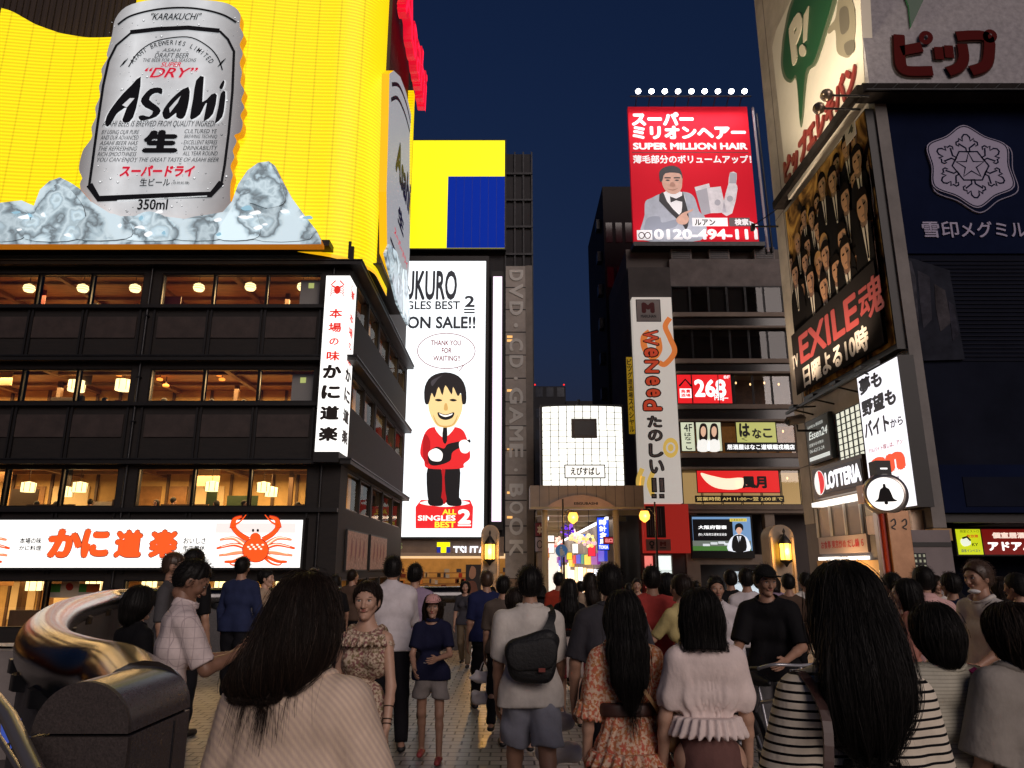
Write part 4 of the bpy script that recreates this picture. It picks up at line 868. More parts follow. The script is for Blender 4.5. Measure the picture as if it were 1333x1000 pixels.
# goods racks standing in front of the shops
cl=[(190,60,60),(240,230,220),(60,90,160),(230,160,60),(60,130,80)]
for i,(x,y,la) in enumerate([(2.6,42.8,'clothes and goods rack just inside the gate on its left'),(5.5,43.4,'goods rack against the right arcade shops, behind the gate post'),(3.1,50,'goods rack deeper in the arcade near its left shops')]):
    t=thing('goods_rack',la,'rack',(x,y,-1.2)); m=MB()
    for a in (0,.9): m.tube([(x+a,y,-1.2),(x+a,y,.6)],.03,DARKSTEEL,6)
    m.tube([(x,y,.6),(x+.9,y,.6)],.03,DARKSTEEL,6); m.build('frame',t); m=MB()
    for k in range(12): c=cl[rg.randrange(5)]; m.box(x+.05+k*.07,y-.2,-.4+rg.random()*.2,x+.10+k*.07,y+.2,.55,paint('rack_%d'%c[0],c,.8))
    m.build('hanging_goods',t)
# hanging decorations and signs in the arcade mouth
def board(name,label,cat,pl,r,face,lets,depth=.15,group=None):
    t=thing(name,label,cat,base(pl,r),group); m=MB(); m.rect(pl,(r[0]-.04,r[1]-.04,r[2]+.04,r[3]+.04),-depth,-.012,BLACKISH); m.build('sign_case',t)
    m=MB(); m.rect(pl,r,-.012,0,face); m.build('panel',t)
    if lets:
        m=MB()
        for s,rr,mt,kw in lets: m.text(pl,s,rr,.01,mt,**kw)
        m.build('lettering',t)
    return t
P=Pl('y',43.0); r=P.R(778,674,790,710); BLU=lit('clock_sign_blue',(40,80,240),1.1); WL=lit('letter_white',(255,255,255),1.3)
board('hanging_sign','tall blue lit sign with white characters hanging in the arcade mouth','sign',P,(r[0],r[1]-.25,r[2]+.1,r[3]),BLU,[('時計倉庫',(r[0]+.1,r[1]+.05,r[2]-.02,r[3]-.1),WL,dict(bold=.04,vertical=True)),('TOKIA',(r[0]+.05,r[1]-.2,r[2]+.05,r[1]),WL,dict(bold=.03))])
r=P.R(785,700,797,708); P=Pl('y',42.5); board('hanging_sign','small dark red lit plate overlapping the tall blue sign','sign',P,r,lit('small_red_plate',(150,25,40),.8),[('出口',sub(r,.06),lit('red_plate_letter',(255,160,160),1),dict(bold=.03))])
P=Pl('y',41.4); r=P.R(697,681,708,698); board('shop_banner','dark red square banner with a white character beside the left gate post','banner',P,r,paint('banner_red',(120,20,40)),[('本',sub(r,.1),paint('banner_white',(230,225,220)),dict(bold=.05))]); r=P.R(697,699.5,708,718); t=board('shop_banner','pale square banner with a round dark mark under the red banner','banner',P,r,paint('banner_pale',(170,160,175)),None)
m=MB(); c=((r[0]+r[2])/2,(r[1]+r[3])/2); m.line(P,ell(c[0],c[1],.14,.2,16),.05,.01,INK,True); m.build('mark',t)
def cluster(name,label,cat,u,v,Y,pxr,cols,seed):
    p=aty(u,v,Y); k=(p-aty(u+1,v,Y)).length; rg=random.Random(seed); t=thing(name,label,cat,tuple(p),'lit decorations hanging in the arcade mouth'); m=MB()
    for i in range(26):
        a=rg.uniform(0,2*PI); d=rg.uniform(0,1)**.5*pxr*k; s=rg.uniform(.16,.34)*pxr*k; c=cols[rg.randrange(len(cols))]
        m.ball((p.x+d*math.cos(a),p.y+rg.uniform(-.2,.2),p.z+d*math.sin(a)*.9),s,s,s*rg.uniform(.7,1.1),lit('deco_%d_%d_%d'%c,c,1.0),9,6)
    m.build('bulb_cluster',t); m=MB(); m.tube([(p.x,p.y,p.z),(p.x,p.y,4.9)],.015,DARKSTEEL,4); m.build('wire',t)
cluster('festival_decoration','violet ball decoration under the arcade roof above the round blue road sign','decoration',738,690,42.2,8.5,[(60,20,160),(110,50,230),(160,90,240),(40,10,100)],1)
cluster('festival_decoration','cream ball decoration in the middle of the arcade mouth','decoration',750,698,43.5,9,[(255,235,190),(255,220,150),(250,200,200)],2)
cluster('festival_decoration','yellow rimmed cloud decoration just left of the blue hanging sign','decoration',767,704,42.6,8.5,[(255,222,120),(255,240,190),(235,190,200)],3)
cluster('festival_decoration','pink and white decoration low beside the left gate post','decoration',727,706,44,7,[(255,190,170),(255,235,220),(240,120,110)],4)
# ---- lamp posts and the round road sign before the gate
def lamp_post(u,v,Y,xp,label,h):
    p=aty(u,v,Y); X=aty(xp,v,Y).x; t=thing('street_lamp',label,'street lamp',(X,Y,-1.2),'orange street lamps by the gate'); m=MB(); g=-1.2
    m.lathe((X,Y,g),[(.13,0),(.13,.3),(.07,.4),(.05,h*.9),(.045,h)],BLACKISH,10); m.tube([(X,Y,p.z+.05),((X+p.x)/2,Y,p.z+.42),(p.x,Y,p.z+.34)],.03,BLACKISH,6); m.build('pole',t)
    m=MB(); m.lathe((p.x,Y,p.z),[(.04,-.32),(.24,-.16),(.28,.04),(.2,.26),(.02,.3)],lit('lamp_orange',(255,178,70),2.6),14); m.build('lamp_globe',t); m=MB(); m.lathe((p.x,Y,p.z+.2),[(.16,0),(.18,.05),(.05,.15),(.02,.18)],BLACKISH,12); m.build('lamp_cap',t)
    L=bpy.data.lights.new('lamp_glow','POINT'); L.energy=110; L.color=(1,.5,.16); L.shadow_soft_size=.2; o=bpy.data.objects.new('lamp_glow',L); COL.objects.link(o); o.parent=t; o.location=(p.x-X,-.3,p.z+1.2)
lamp_post(746,674,39.0,733,'orange street lamp in front of the arcade mouth, left of the other',6.4); lamp_post(839,672,38.4,853,'orange street lamp in front of the red wall panel',6.2)
P=Pl('y',38.5); c=P.px(731,717); t=thing('road_sign','round blue pedestrian road sign on a thin pole in the arcade mouth','road sign',(c[0],38.5,-1.2)); m=MB(); m.tube([(c[0],38.52,-1.2),(c[0],38.52,c[1]+.3)],.035,GREYST,8); m.build('pole',t)
m=MB(); rr=.33; m.poly(P,ell(c[0],c[1],rr,rr,28),.03,.05,paint('road_white',(225,228,232))); m.poly(P,ell(c[0],c[1],rr*.92,rr*.92,28),.051,.055,mat('road_blue',(.05,.16,.36),.4,em=(.05,.2,.5),es=.25)); WP=paint('road_figure',(225,230,235))
m.poly(P,ell(c[0]-.02,c[1]+.17,.05,.05,12),.056,.058,WP); m.poly(P,[(c[0]-.1,c[1]+.1),(c[0]+.06,c[1]+.1),(c[0]+.09,c[1]-.1),(c[0]+.05,c[1]-.26),(c[0]-.07,c[1]-.26),(c[0]-.1,c[1]-.08)],.056,.058,WP); m.poly(P,ell(c[0]+.11,c[1]-.05,.035,.035,10),.056,.058,WP); m.poly(P,[(c[0]+.09,c[1]-.09),(c[0]+.15,c[1]-.09),(c[0]+.14,c[1]-.25),(c[0]+.09,c[1]-.25)],.056,.058,WP); m.build('sign_disc',t)

# ================================================================== office block with floor bands (right of the arcade)
YM=46.0; PM=Pl('y',YM); STRIP=mat('beige_band_stone',(0.25,0.19,0.145),.6,nz=(.8,.2)); SPAN=mat('dark_band_glass',(.014,.013,.014),.15)
t=thing('office_block','dark office block with horizontal window bands right of the arcade','building',(14,52,-1.2))
xl=10.75; xr2=19.5; zm=lambda v:aty(950,v,YM).z
m=MB(); m.box(7.9,YM+.02,-1.2,xl,58,21.5,mat('office_dark_wall',(.08,.068,.064),.7,nz=(.6,.25))); m.box(xl,YM+2.5,-1.2,xr2,58,23.0,mat('office_dark_wall',(.08,.068,.064),.7)); m.box(xl,YM+.05,zm(372),xr2,YM+2.49,zm(337),GREYCON); m.box(7.9,YM+.6,21.51,xr2,58,zm(320),mat('office_top_wall',(.12,.10,.09),.7)); m.build('wall',t)
bands=[(372,406,1),(428,466,2),(487,525,3),(549,588,4),(611,655,5)]
for i,(va,vb,k) in enumerate(bands):
    za,zb=zm(vb),zm(va); nxt=bands[i+1][0] if i<4 else 668
    m=MB(); m.box(xl,YM-.12,zm(nxt)+.12,xr2,YM+2.49,za-.42,SPAN); m.build('spandrel_glass',t)
    m=MB(); m.box(xl-.02,YM-.3,za-.42,xr2,YM+2.48,za-.13,STRIP); m.box(xl-.02,YM-.3,zm(nxt)-.02,xr2,YM+2.48,zm(nxt)+.118,STRIP); m.build('floor_band',t)
    n=7
    for j in range(n):
        a0=xl+(xr2-xl)*j/n; a1=xl+(xr2-xl)*(j+1)/n; window(t,PM,(a0+.02,za-.1,a1-.02,zb-.02),-.1,GLASS_DARK if k in (1,2) else GLASS,DARKSTEEL,.04)
    m=MB(); wm={1:mat('blind_grey',(.11,.10,.085),.7),2:DKB,3:mat('dim_room',(.10,.05,.03),.7,nz=(2,.6)),4:mat('amber_room',(.25,.12,.04),.7,em=(.5,.2,.05),es=.2,nz=(2,.6)),5:mat('bright_room',(.5,.38,.2),.7,em=(.8,.5,.2),es=.5)}[k]
    m.box(xl,YM+1.6,za-.1,xr2,YM+1.7,zb,wm)
    if k==1:
        for j in (0,2,3,5): a0=xl+(xr2-xl)*j/n; m.box(a0+.15,YM+.3,za,a0+1.1,YM+.33,zb-.1,mat('drawn_blind',(.20,.18,.15),.8))
    m.build('room_wall',t)
    if k in (3,4,5):
        m=MB()
        for j in range(5): x=xl+4.2+j*.95; m.ball((x,YM+1,zb-.35-.1*(j%2)),.06,.06,.09,lit('spot_warm',(255,205,140),2.0),8,5)
        m.build_each('ceiling_spot',t)
m=MB(); m.box(xl-.02,YM-.1,-1.2,xl+.8,YM+.6,zm(656),mat('tan_pier_stone',(.34,.27,.21),.6,nz=(1,.2))); m.box(xl+5.0,YM-.1,-1.2,xl+5.6,YM+.6,zm(668),mat('tan_pier_stone',(.34,.27,.21),.6)); m.box(xl+.81,YM-.08,zm(735),xl+4.99,YM+.5,zm(722),mat('tan_pier_stone',(.34,.27,.21),.6)); m.box(xl-.02,YM-.2,zm(668)-.05,xr2,YM+.7,zm(660),STRIP); m.build('pier',t)
m=MB(); m.box(xl+.8,YM+1.4,-1.2,xr2,YM+1.6,zm(668),mat('ground_floor_dark',(.05,.035,.03),.6)); m.box(xl+2.6,YM+.3,-.4,xl+4.9,YM+.4,zm(744),lit('ground_shop_white',(215,230,240),.8)); m.build('ground_floor',t)
m=MB(); q=PM.R(990,742,1010,757)
m.rect(PM,q,-.3,-.2,lit('orange_shop_glow',(240,90,30),1.1)); m.build('shop_glow_sign',t)
for i,(x,la) in enumerate(((11.6,'left of the three rooftop cooling units under the red billboard'),(14.2,'middle one of the three rooftop cooling units under the red billboard'),(17.3,'right of the three rooftop cooling units under the red billboard'))):
    z=zm(338); t2=thing('cooling_unit','grey louvred cooling box, '+la,'cooling unit',(x,YM+.3,z),'cooling units under the red billboard'); m=MB(); m.box(x-.7,YM+.06,z+.004,x+.7,YM+1.2,z+.95,GREYCON); m.build('case',t2); m=MB()
    for k in range(6): m.box(x-.6,YM+.03,z+.12+k*.13,x+.6,YM+.058,z+.18+k*.13,DARKSTEEL)
    m.build('louvre',t2)
# signs in its windows
P=Pl('y',YM-.35); r=P.R(882,488,952,525); REDW=lit('price_red',(226,28,34),1.0)
t=board('window_sign','red lit window sign with a big 268 price','sign',P,r,REDW,[('268',P.R(904,494,945,517),WL,dict(bold=.035)),('円',P.R(930,515,936,521),WL,dict(bold=.03)),('均一',P.R(937,515,948,522),WL,dict(bold=.03)),('8F',P.R(942,489,950,493),WL,dict())],.1)
m=MB(); m.linep(P,[(884,503),(892,494),(900,503)],.12,.02,INK); m.rect(P,P.R(885,506,900,518),.004,.01,WL); m.text(P,'鳥貴',P.R(886,507,899,512),.014,REDW,bold=.03); m.text(P,'酒場',P.R(886,512.5,899,517),.014,REDW,bold=.03); m.rect(P,P.R(900,488,901.5,525),.02,.03,DARKSTEEL); m.rect(P,P.R(935,488,936,525),.02,.03,DARKSTEEL); m.build_each('house_mark',t)
PALE=lit('pale_poster',(214,220,190),.85); P=Pl('y',YM-.33)
r=P.R(887,550,904,587); board('window_sign','narrow pale window sign with black brush characters','sign',P,r,PALE,[('4F',P.R(890,552,901,562),INK,dict(bold=.01)),('はな',(r[0]+.2,r[1]+.65,r[2]-.2,r[3]-.65),INK,dict(bold=.02,vertical=True)),('こ',(r[0]+.25,r[1]+.08,r[2]-.2,r[1]+.55),INK,dict(bold=.02))],.1)
r=P.R(907,550,939,587); t=board('window_poster','pale window poster of two smiling people in white shirts','poster',P,r,PALE,None,.1); m=MB()
for u in (915.5,929.5):
    m.polyp(P,spl([(u-7,587),(u-7,574),(u-3,571),(u+3,571),(u+7,574),(u+7,587)],3),.004,.008,lit('poster_white_shirt',(240,238,232),1)); m.polyp(P,spl([(u-5,573),(u-5.5,560),(u-3,552),(u+3,552),(u+5.5,560),(u+5,573),(u+2,572),(u-2,572)],3),.006,.012,paint('poster_hair',(70,40,25))); m.polyp(P,spl([(u-3,558),(u,555),(u+3,558),(u+3,565),(u,569),(u-3,565)],3),.012,.016,lit('poster_skin',(225,180,150),.9))
m.build('portrait',t)
r=P.R(959,550,1010,576); t=board('window_sign','wide yellow green window sign with large black brush characters','sign',P,r,lit('brush_sign_green',(190,190,110),.8),[('は',P.R(962,551,976,569),INK,dict(bold=.05)),('な',P.R(979,558,991,571),INK,dict(bold=.04)),('こ',P.R(993,558,1005,570),INK,dict(bold=.04)),('〈',P.R(965,569,973,574),INK,dict())],.1)
r=P.R(945,577,1036,587); board('window_sign','long black strip sign with white characters under the brush sign','sign',P,r,INK,[('居酒屋はなこ道頓堀戎橋店',sub(r,.08),WL,dict(bold=.02))],.1)
r=P.R(908,613,1014,641); t=board('window_sign','wide red window banner with a white streak and black characters','sign',P,r,lit('banner_bright_red',(220,30,30),.95),[('風月',P.R(966,620,998,636),INK,dict(bold=.06)),('鶴橋',P.R(957,625,965,636),lit('cream_letter',(255,235,200),1),dict(bold=.02))],.1)
m=MB(); m.polyp(P,spl([(912,616),(925,619),(945,623),(965,622),(975,628),(960,637),(935,636),(920,628)],4),.004,.008,lit('streak_cream',(250,225,195),1.1)); m.build('streak',t)
r=P.R(906,646,1020,653); board('window_sign','thin dark opening hours strip under the red banner','sign',P,r,paint('strip_dark',(40,30,20)),[('営業時間 AM 11:00～翌 2:00まで',sub(r,.05),lit('amber_letter',(230,200,120),.8),dict(bold=.01))],.1)
# video wall
P=Pl('y',YM-.4); r=P.R(902,673,978,717); t=thing('video_screen','street level video wall showing a person in a black waistcoat','screen',base(P,r)); m=MB(); m.rect(P,(r[0]-.12,r[1]-.45,r[2]+.12,r[3]+.12),-.3,-.02,BLACKISH); m.build('screen_case',t)
m=MB(); m.rect(P,r,-.02,0,lit('tv_sky',(120,160,205),.8)); m.rect(P,P.R(902,676,954,704),.002,.004,lit('tv_black',(12,12,16),.5)); m.rect(P,P.R(902,704,978,717),.001,.003,lit('tv_road',(120,130,120),.7)); m.rect(P,P.R(902,711,978,717),.0035,.004,lit('tv_green',(80,130,60),.7)); 
for u,v in ((925,706),(935,705),(915,708),(943,707)): m.rect(P,P.R(u,v,u+9,v+3),.004,.006,lit('tv_car',(220,225,230),.9))
m.polyp(P,spl([(948,717),(950,703),(956,697),(962,695),(968,697),(974,703),(976,717)],3),.006,.009,lit('tv_white',(235,240,250),1)); m.polyp(P,spl([(954,717),(954,700),(962,696),(970,700),(971,717)],3),.009,.012,lit('tv_black',(12,12,16),.5)); m.polyp(P,[(959,698),(962,708),(965,698)],.012,.014,lit('tv_white',(235,240,250),1)); m.rect(P,P.R(961.4,698,962.8,710),.014,.016,INK); m.polyp(P,spl([(958,690),(962,683),(966,690),(962,696)],4),.012,.015,lit('tv_skin',(225,175,150),.9)); m.polyp(P,spl([(957,691),(957,684),(962,681),(967,684),(967,691),(964,687),(960,687)],3),.015,.018,INK); m.build('picture',t)
m=MB(); m.text(P,'大阪府警察',P.R(909,684,946,689),.008,WL,bold=.02); m.text(P,'(財) 大阪府交通安全協会',P.R(909,694,946,698),.008,WL); m.rect(P,P.R(950,675,972,679),.004,.006,lit('tv_yellow',(230,210,90),.9)); m.text(P,'交通事故防止',P.R(951,675.6,971,678.4),.008,INK); m.build('lettering',t)
# the tall white banner board
P=Pl('y',YM-.75); rb=(7.95,aty(860,655,P.v).z,aty(889,655,P.v).x,aty(850,387,P.v).z); BANN=mat('banner_white_board',(0.62,0.57,0.53),.6,em=(1,.90,.80),es=.42,nz=(.6,.1))  # board and its lettering emit in place of floodlighting
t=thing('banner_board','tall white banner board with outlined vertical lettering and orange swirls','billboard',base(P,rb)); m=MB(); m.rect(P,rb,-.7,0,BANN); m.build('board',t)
m=MB(); w=rb[2]-rb[0]; ORG=lit('swirl_orange',(232,128,60),.6); YLO=lit('swirl_yellow',(236,195,95),.6)
def sw(pts,wd,mt,c): m.linep(P,spl(pts,6,False),wd,c,mt)
sw([(846,432),(838,440),(840,455),(850,465),(858,455),(856,440)],.42,ORG,.004); sw([(872,414),(866,425),(872,440),(878,458),(866,474),(858,472)],.35,ORG,.006); m.poly(P,[P.px(*z) for z in ell(873,583,10,13,20)],.002,.004,YLO); m.line(P,[P.px(*z) for z in ell(873,583,5,6,14)],.12,.006,BANN,True); sw([(836,610),(831,625),(833,640),(837,620)],.3,YLO,.004); sw([(850,615),(845,630),(850,645)],.3,YLO,.005); m.build_each('swirl',t)
m=MB(); RB=lit('wordmark_red',(205,72,44),.55); LC=paint('outline_letter_fill',(215,205,195))
for ch,v0,v1,u0,u1 in (('W',429,451,836,858),('e',452,466,837,858),('N',468,487,838,859),('e',489,503,839,860),('e',505,518,840,861),('d',519,536,836,863)):
    q=P.R(u0,v0,u1,v1); m.text(P,ch,q,.01,INK,bold=.075,rot='cw'); m.text(P,ch,sub(q,.08),.016,RB,bold=.03,rot='cw')
for ch,v0,v1,u0,u1 in (('た',541,557,842,862),('の',559,575,843,863),('し',577,596,844,864),('い',598,617,845,865)):
    q=P.R(u0,v0,u1,v1); m.text(P,ch,q,.01,INK,bold=.07); m.text(P,ch,sub(q,.06),.016,LC,bold=.015)
for u in (848,858):
    q=P.R(u,622,u+7,641); m.rect(P,q,.004,.01,INK); m.rect(P,sub(q,.07),.0102,.016,LC); q=P.R(u,643,u+7,649); m.rect(P,q,.004,.01,INK); m.rect(P,sub(q,.07),.0102,.016,LC)
m.build('lettering',t)
m=MB(); q=P.R(828,390,860,419); m.rect(P,q,.0,.02,paint('logo_frame_grey',(70,60,60))); m.rect(P,sub(q,.05),.021,.03,paint('logo_ground',(205,196,190))); m.text(P,'M',P.R(835,394,852,408),.035,paint('logo_dark_red',(120,20,20)),bold=.09); m.text(P,'MARUHAN',P.R(834,410,854,414),.035,INK,bold=.03); m.build('logo_plate',t)
P2=Pl('y',YM-1.0); r=P2.R(817,465,825,565); board('vertical_sign','narrow yellow vertical sign at the left edge of the white banner board','sign',P2,(r[0],r[1],r[2],r[3]),paint('vertical_yellow',(225,180,40),em=lin((225,180,40)),es=.25),[('ビッグ遊酒場スペシャル',(r[0]+.05,r[1]+.1,r[2]-.05,r[3]-.1),INK,dict(vertical=True,bold=.02))],.2)
P=Pl('y',YM-.8); zr0,zr1=-1.2,aty(860,656,P.v).z; rr=(8.05,aty(860,720,P.v).z,10.85,zr1-.02)
t=thing('red_wall_panel','dark red wall panel with grey notice boards under the white banner','panel',base(P,rr)); m=MB(); m.rect(P,rr,-.7,0,mat('panel_red',(.30,.015,.012),.5,em=(.6,.03,.02),es=.4)); m.build('board',t)
m=MB()
for u0,u1 in ((841,852),(855,866)): m.rect(P,P.R(u0,659,u1,700),.0,.03,paint('notice_dark',(40,12,14))); 
for u0 in (842.5,846,849,856.5,860): m.rect(P,P.R(u0,662,u0+1,697),.031,.035,paint('notice_line',(120,95,95)))
q=P.R(841,702,873,717); m.rect(P,q,.001,.03,paint('notice_pale',(170,120,110))); m.text(P,'♀',P.R(845,704,852,715),.035,INK,bold=.04); m.text(P,'M',P.R(859,705,867,711),.035,paint('logo_dark_red',(120,20,20)),bold=.08); m.rect(P,P.R(859,712.5,867,714),.031,.035,INK); m.build('notice_board',t)
for i,(u0,u1,lab,c) in enumerate([(838,852,'drinks vending machine with a red lower half under the red panel',(230,120,110)),(854,876,'brighter white vending machine beside the red one',(235,245,240))]):
    P=Pl('y',YM-1.3); q=P.R(u0,722,u1,770); q=(q[0],-1.2,q[2],aty(u0,722,P.v).z); t=thing('vending_machine',lab,'vending machine',base(P,q),'vending machines by the arcade'); m=MB(); m.rect(P,q,-.7,0,paint('vend_body_%d'%i,(150,30,30) if i==0 else (190,195,190))); m.build('body',t)
    m=MB(); m.rect(P,(q[0]+.08,q[1]+1.7,q[2]-.08,q[3]-.08),.0,.03,lit('vend_%d'%i,c,1.1)); m.build('display',t); m=MB()
    for k in range(3): z=q[1]+1.95+k*.35; m.rect(P,(q[0]+.08,z,q[2]-.08,z+.03),.031,.05,DARKSTEEL)
    for k in range(7): a=q[0]+.12+k*(q[2]-q[0]-.2)/7; m.rect(P,(a,q[1]+2.0,a+.05,q[1]+2.2),.031,.05,paint('can_%d'%(k%3),[(200,40,40),(40,80,180),(230,200,60)][k%3]))
    m.build('drink_row',t)

# ================================================================== floodlit red billboard on the roof
ang=R(-4.5); zb,zt=23.15,34.1
P=Pl('y',46.2); x0,x1=8.41,17.06
t=thing('red_billboard','floodlit red hair product billboard on the roof','billboard',(12.7,46.2,22.9)); REDB=mat('billboard_red',(.62,.008,.022),.75,spec=.15,em=(.75,.012,.03),es=.28); WB=mat('billboard_white',(.85,.82,.82),.5,em=(1,1,1),es=.28)  # panel and print emit a little, adding to the floodlighting
rr=(x0,zb,x1,zt); m=MB(); m.rect(P,rr,-.35,0,REDB); m.build('panel',t)
m=MB(); U=lambda u0,v0,u1,v1:P.R(u0,v0,u1,v1)
m.text(P,'スーパー',P.Q((822,146),(903,146),(822,164),(903,164)),.006,WB,bold=.06); m.text(P,'ミリオンヘアー',P.Q((823,165),(971,163),(823,183),(971,180)),.006,WB,bold=.06); m.text(P,'SUPER MILLION HAIR',P.Q((824,186),(973,186),(824,195),(973,195)),.006,WB,bold=.05)
m.text(P,'薄毛部分のボリュームアップ！',P.Q((824,202),(978,202),(824,213),(978,213)),.006,WB,bold=.035); m.rect(P,P.R(823,198,974,199),.002,.006,paint('rule_red',(110,10,20)))
m.text(P,'0120-494-111',P.Q((851,299),(986,298),(851,313),(986,312)),.05,WB,bold=.045); m.rect(P,P.R(829,300,849,313),.04,.045,WB)
for u in (835,843): m.line(P,[P.px(*z) for z in ell(u,307,3.6,4,14)],.07,.05,paint('dial_grey',(90,70,75)),True)
m.rect(P,P.R(901,284,947,295),.04,.045,WB); m.text(P,'ルアン',P.R(904,286,931,294),.05,INK,bold=.03); m.rect(P,P.R(949,284,976,295),.04,.045,paint('search_grey',(110,95,98))); m.text(P,'検索',P.R(956,285,974,294),.05,WB,bold=.04); m.polyp(P,[(975,288),(987,294),(982,295),(985,299),(982,300),(980,296),(977,299)],.05,.055,WB); m.polyp(P,[(977,290),(983,293),(979,296)],.056,.058,INK); m.build('lettering',t)
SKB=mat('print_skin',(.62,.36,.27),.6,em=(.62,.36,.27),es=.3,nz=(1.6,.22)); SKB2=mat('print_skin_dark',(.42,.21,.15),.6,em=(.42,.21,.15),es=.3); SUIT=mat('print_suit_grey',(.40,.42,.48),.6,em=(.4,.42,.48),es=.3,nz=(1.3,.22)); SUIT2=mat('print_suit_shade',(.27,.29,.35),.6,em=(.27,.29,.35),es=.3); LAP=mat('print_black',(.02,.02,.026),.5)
m=MB(); S=lambda p,c,mt,n=4: m.poly(P,[P.px(*z) for z in spl(p,n)],c-.003,c,mt)
S([(838,313),(839,280),(840,263),(848,258),(862,252),(890,250),(903,256),(910,275),(918,285),(912,313)],.010,SUIT); S([(838,305),(842,285),(858,282),(862,290),(880,286),(880,295),(860,302),(850,313),(840,313)],.014,SUIT2); S([(862,252),(876,249),(889,251),(893,268),(890,285),(878,275)],.018,WB,2); S([(863,250),(858,262),(888,292),(893,300),(897,285),(892,262),(888,249),(888,268),(884,280),(868,262)],.022,LAP,2)
S([(872,256),(880,259),(888,255),(888,263),(880,261),(873,264)],.028,LAP,1); S([(862,226),(862,240),(868,250),(878,253),(886,248),(888,238),(887,226),(875,219)],.024,SKB); S([(859,236),(858,225),(863,219),(874,216),(884,219),(888,228),(888,233),(884,226),(866,226),(862,236)],.028,LAP,3)
for u in (869,881): S([(u-4,231),(u+4,231),(u+4,232.6),(u-4,232.6)],.03,LAP,1); S([(u-3,235),(u,234),(u+3,235),(u,236)],.03,LAP,2)
S([(868,246),(876,247),(883,245),(876,248.5)],.03,SKB2,3); S([(873,238),(877,238),(879,243),(872,243)],.028,SKB2,2); S([(880,286),(888,278),(898,274),(902,272),(901,275),(894,279),(897,285),(893,292),(884,292)],.034,SKB,3)
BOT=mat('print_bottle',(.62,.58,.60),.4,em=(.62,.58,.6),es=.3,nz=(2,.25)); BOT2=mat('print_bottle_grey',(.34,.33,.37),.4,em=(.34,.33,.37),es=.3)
S([(904,244),(923,239),(931,276),(914,281)],.02,BOT2,1); S([(904,244),(923,239),(924,244),(906,249)],.023,BOT,1); S([(920,245),(938,243),(946,277),(925,278)],.026,BOT,1); S([(950,225),(959,226),(958,240),(960,246),(953,278),(940,278),(945,250),(948,240)],.026,BOT,2); S([(950,225),(959,226),(958,239),(949,239)],.03,BOT2,1)
for u,v in ((918,260),(934,264),(950,259)): m.poly(P,[P.px(*z) for z in ell(u,v,4,4,12)],.031,.033,BOT2)
m.build('advert_picture',t)
m=MB(); m.rect(P,(x0-.15,zb-.3,x1+.15,zb-.004),-.4,.7,DARKSTEEL)
for z in (zt+.15,): m.tube([P.w(x0,z,1.0),P.w(x1,z,1.0)],.05,DARKSTEEL,6)
for i in range(9): a=x0+.55+(x1-x0-1.1)*i/8; m.tube([P.w(a,zt-.1,-.2),P.w(a,zt+.3,.5),P.w(a,zt+.28,1.25)],.035,DARKSTEEL,5)
m.tube([P.w(x1+.45,zb-.6,.3),P.w(x1+.3,zt-.3,.3)],.09,paint('pale_rail',(170,160,165)),6); m.tube([P.w(x1+.75,zb-.6,.3),P.w(x1+.55,zt-.8,.3)],.07,DARKSTEEL,6)
m.build_each('frame',t)
for i in range(9):
    a=x0+.55+(x1-x0-1.1)*i/8; f=t
    m=MB(); p=P.w(a,zt+.32,1.25); m.box(p.x-.13,p.y-.12,p.z-.1,p.x+.13,p.y+.12,p.z+.16,DARKSTEEL); m.ball((p.x,p.y-.05,p.z+.02),.20,.20,.17,lit('flood',(255,250,255),9.0),10,7); m.build('floodlight',t)
    for top in (1,0):
        L=bpy.data.lights.new('flood_beam','SPOT'); L.energy=210 if top else 60; L.color=(1,.95,.97); L.spot_size=R(105); L.spot_blend=.7; L.shadow_soft_size=.15
        o=bpy.data.objects.new('flood_beam',L); COL.objects.link(o); o.location=P.w(a,zt+.2 if top else zb-.1,1.7); tgt=P.w(a,zt-3.6 if top else zb+2.8,0); o.rotation_euler=(tgt-o.location).to_track_quat('-Z','Y').to_euler()
# ================================================================== sign covered corner building on the right
XW=10.0; YC=17.5
t=thing('corner_building','pale concrete corner building on the right carrying tall signs','building',(14,21,-1.2))
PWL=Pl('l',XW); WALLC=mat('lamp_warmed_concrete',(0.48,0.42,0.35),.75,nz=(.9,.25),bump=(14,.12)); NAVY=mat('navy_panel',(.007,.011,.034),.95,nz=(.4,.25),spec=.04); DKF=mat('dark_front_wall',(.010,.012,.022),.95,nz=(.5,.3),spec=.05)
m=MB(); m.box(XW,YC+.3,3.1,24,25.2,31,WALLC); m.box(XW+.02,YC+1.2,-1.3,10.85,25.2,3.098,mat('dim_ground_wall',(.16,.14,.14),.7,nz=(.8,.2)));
for z in (5.0,7.0,14.4): m.box(XW-.012,YC+.3,z,XW-.002,25.2,z+.03,GREYCON)
for y in (24.35,): m.box(XW-.012,y,3.1,XW-.002,y+.03,31,GREYCON)
m.build('wall',t)
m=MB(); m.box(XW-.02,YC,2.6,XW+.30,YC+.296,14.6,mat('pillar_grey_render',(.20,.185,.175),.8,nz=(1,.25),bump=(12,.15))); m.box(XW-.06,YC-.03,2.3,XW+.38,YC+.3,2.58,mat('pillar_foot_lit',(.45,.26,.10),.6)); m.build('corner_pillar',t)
FR=Pl('y',YC+.25); fz=lambda v,u=1250:aty(u,v,FR.v).z
m=MB(); m.box(XW+.37,FR.v+.01,fz(610),24,FR.v+.04,fz(332),DKF); 
for i in range(26): z=fz(470)+i*(fz(335)-fz(470))/26; m.box(10.75,FR.v-.02,z,24,FR.v+.005,z+.03,mat('louver_grey',(.016,.017,.026),.9,spec=.05))
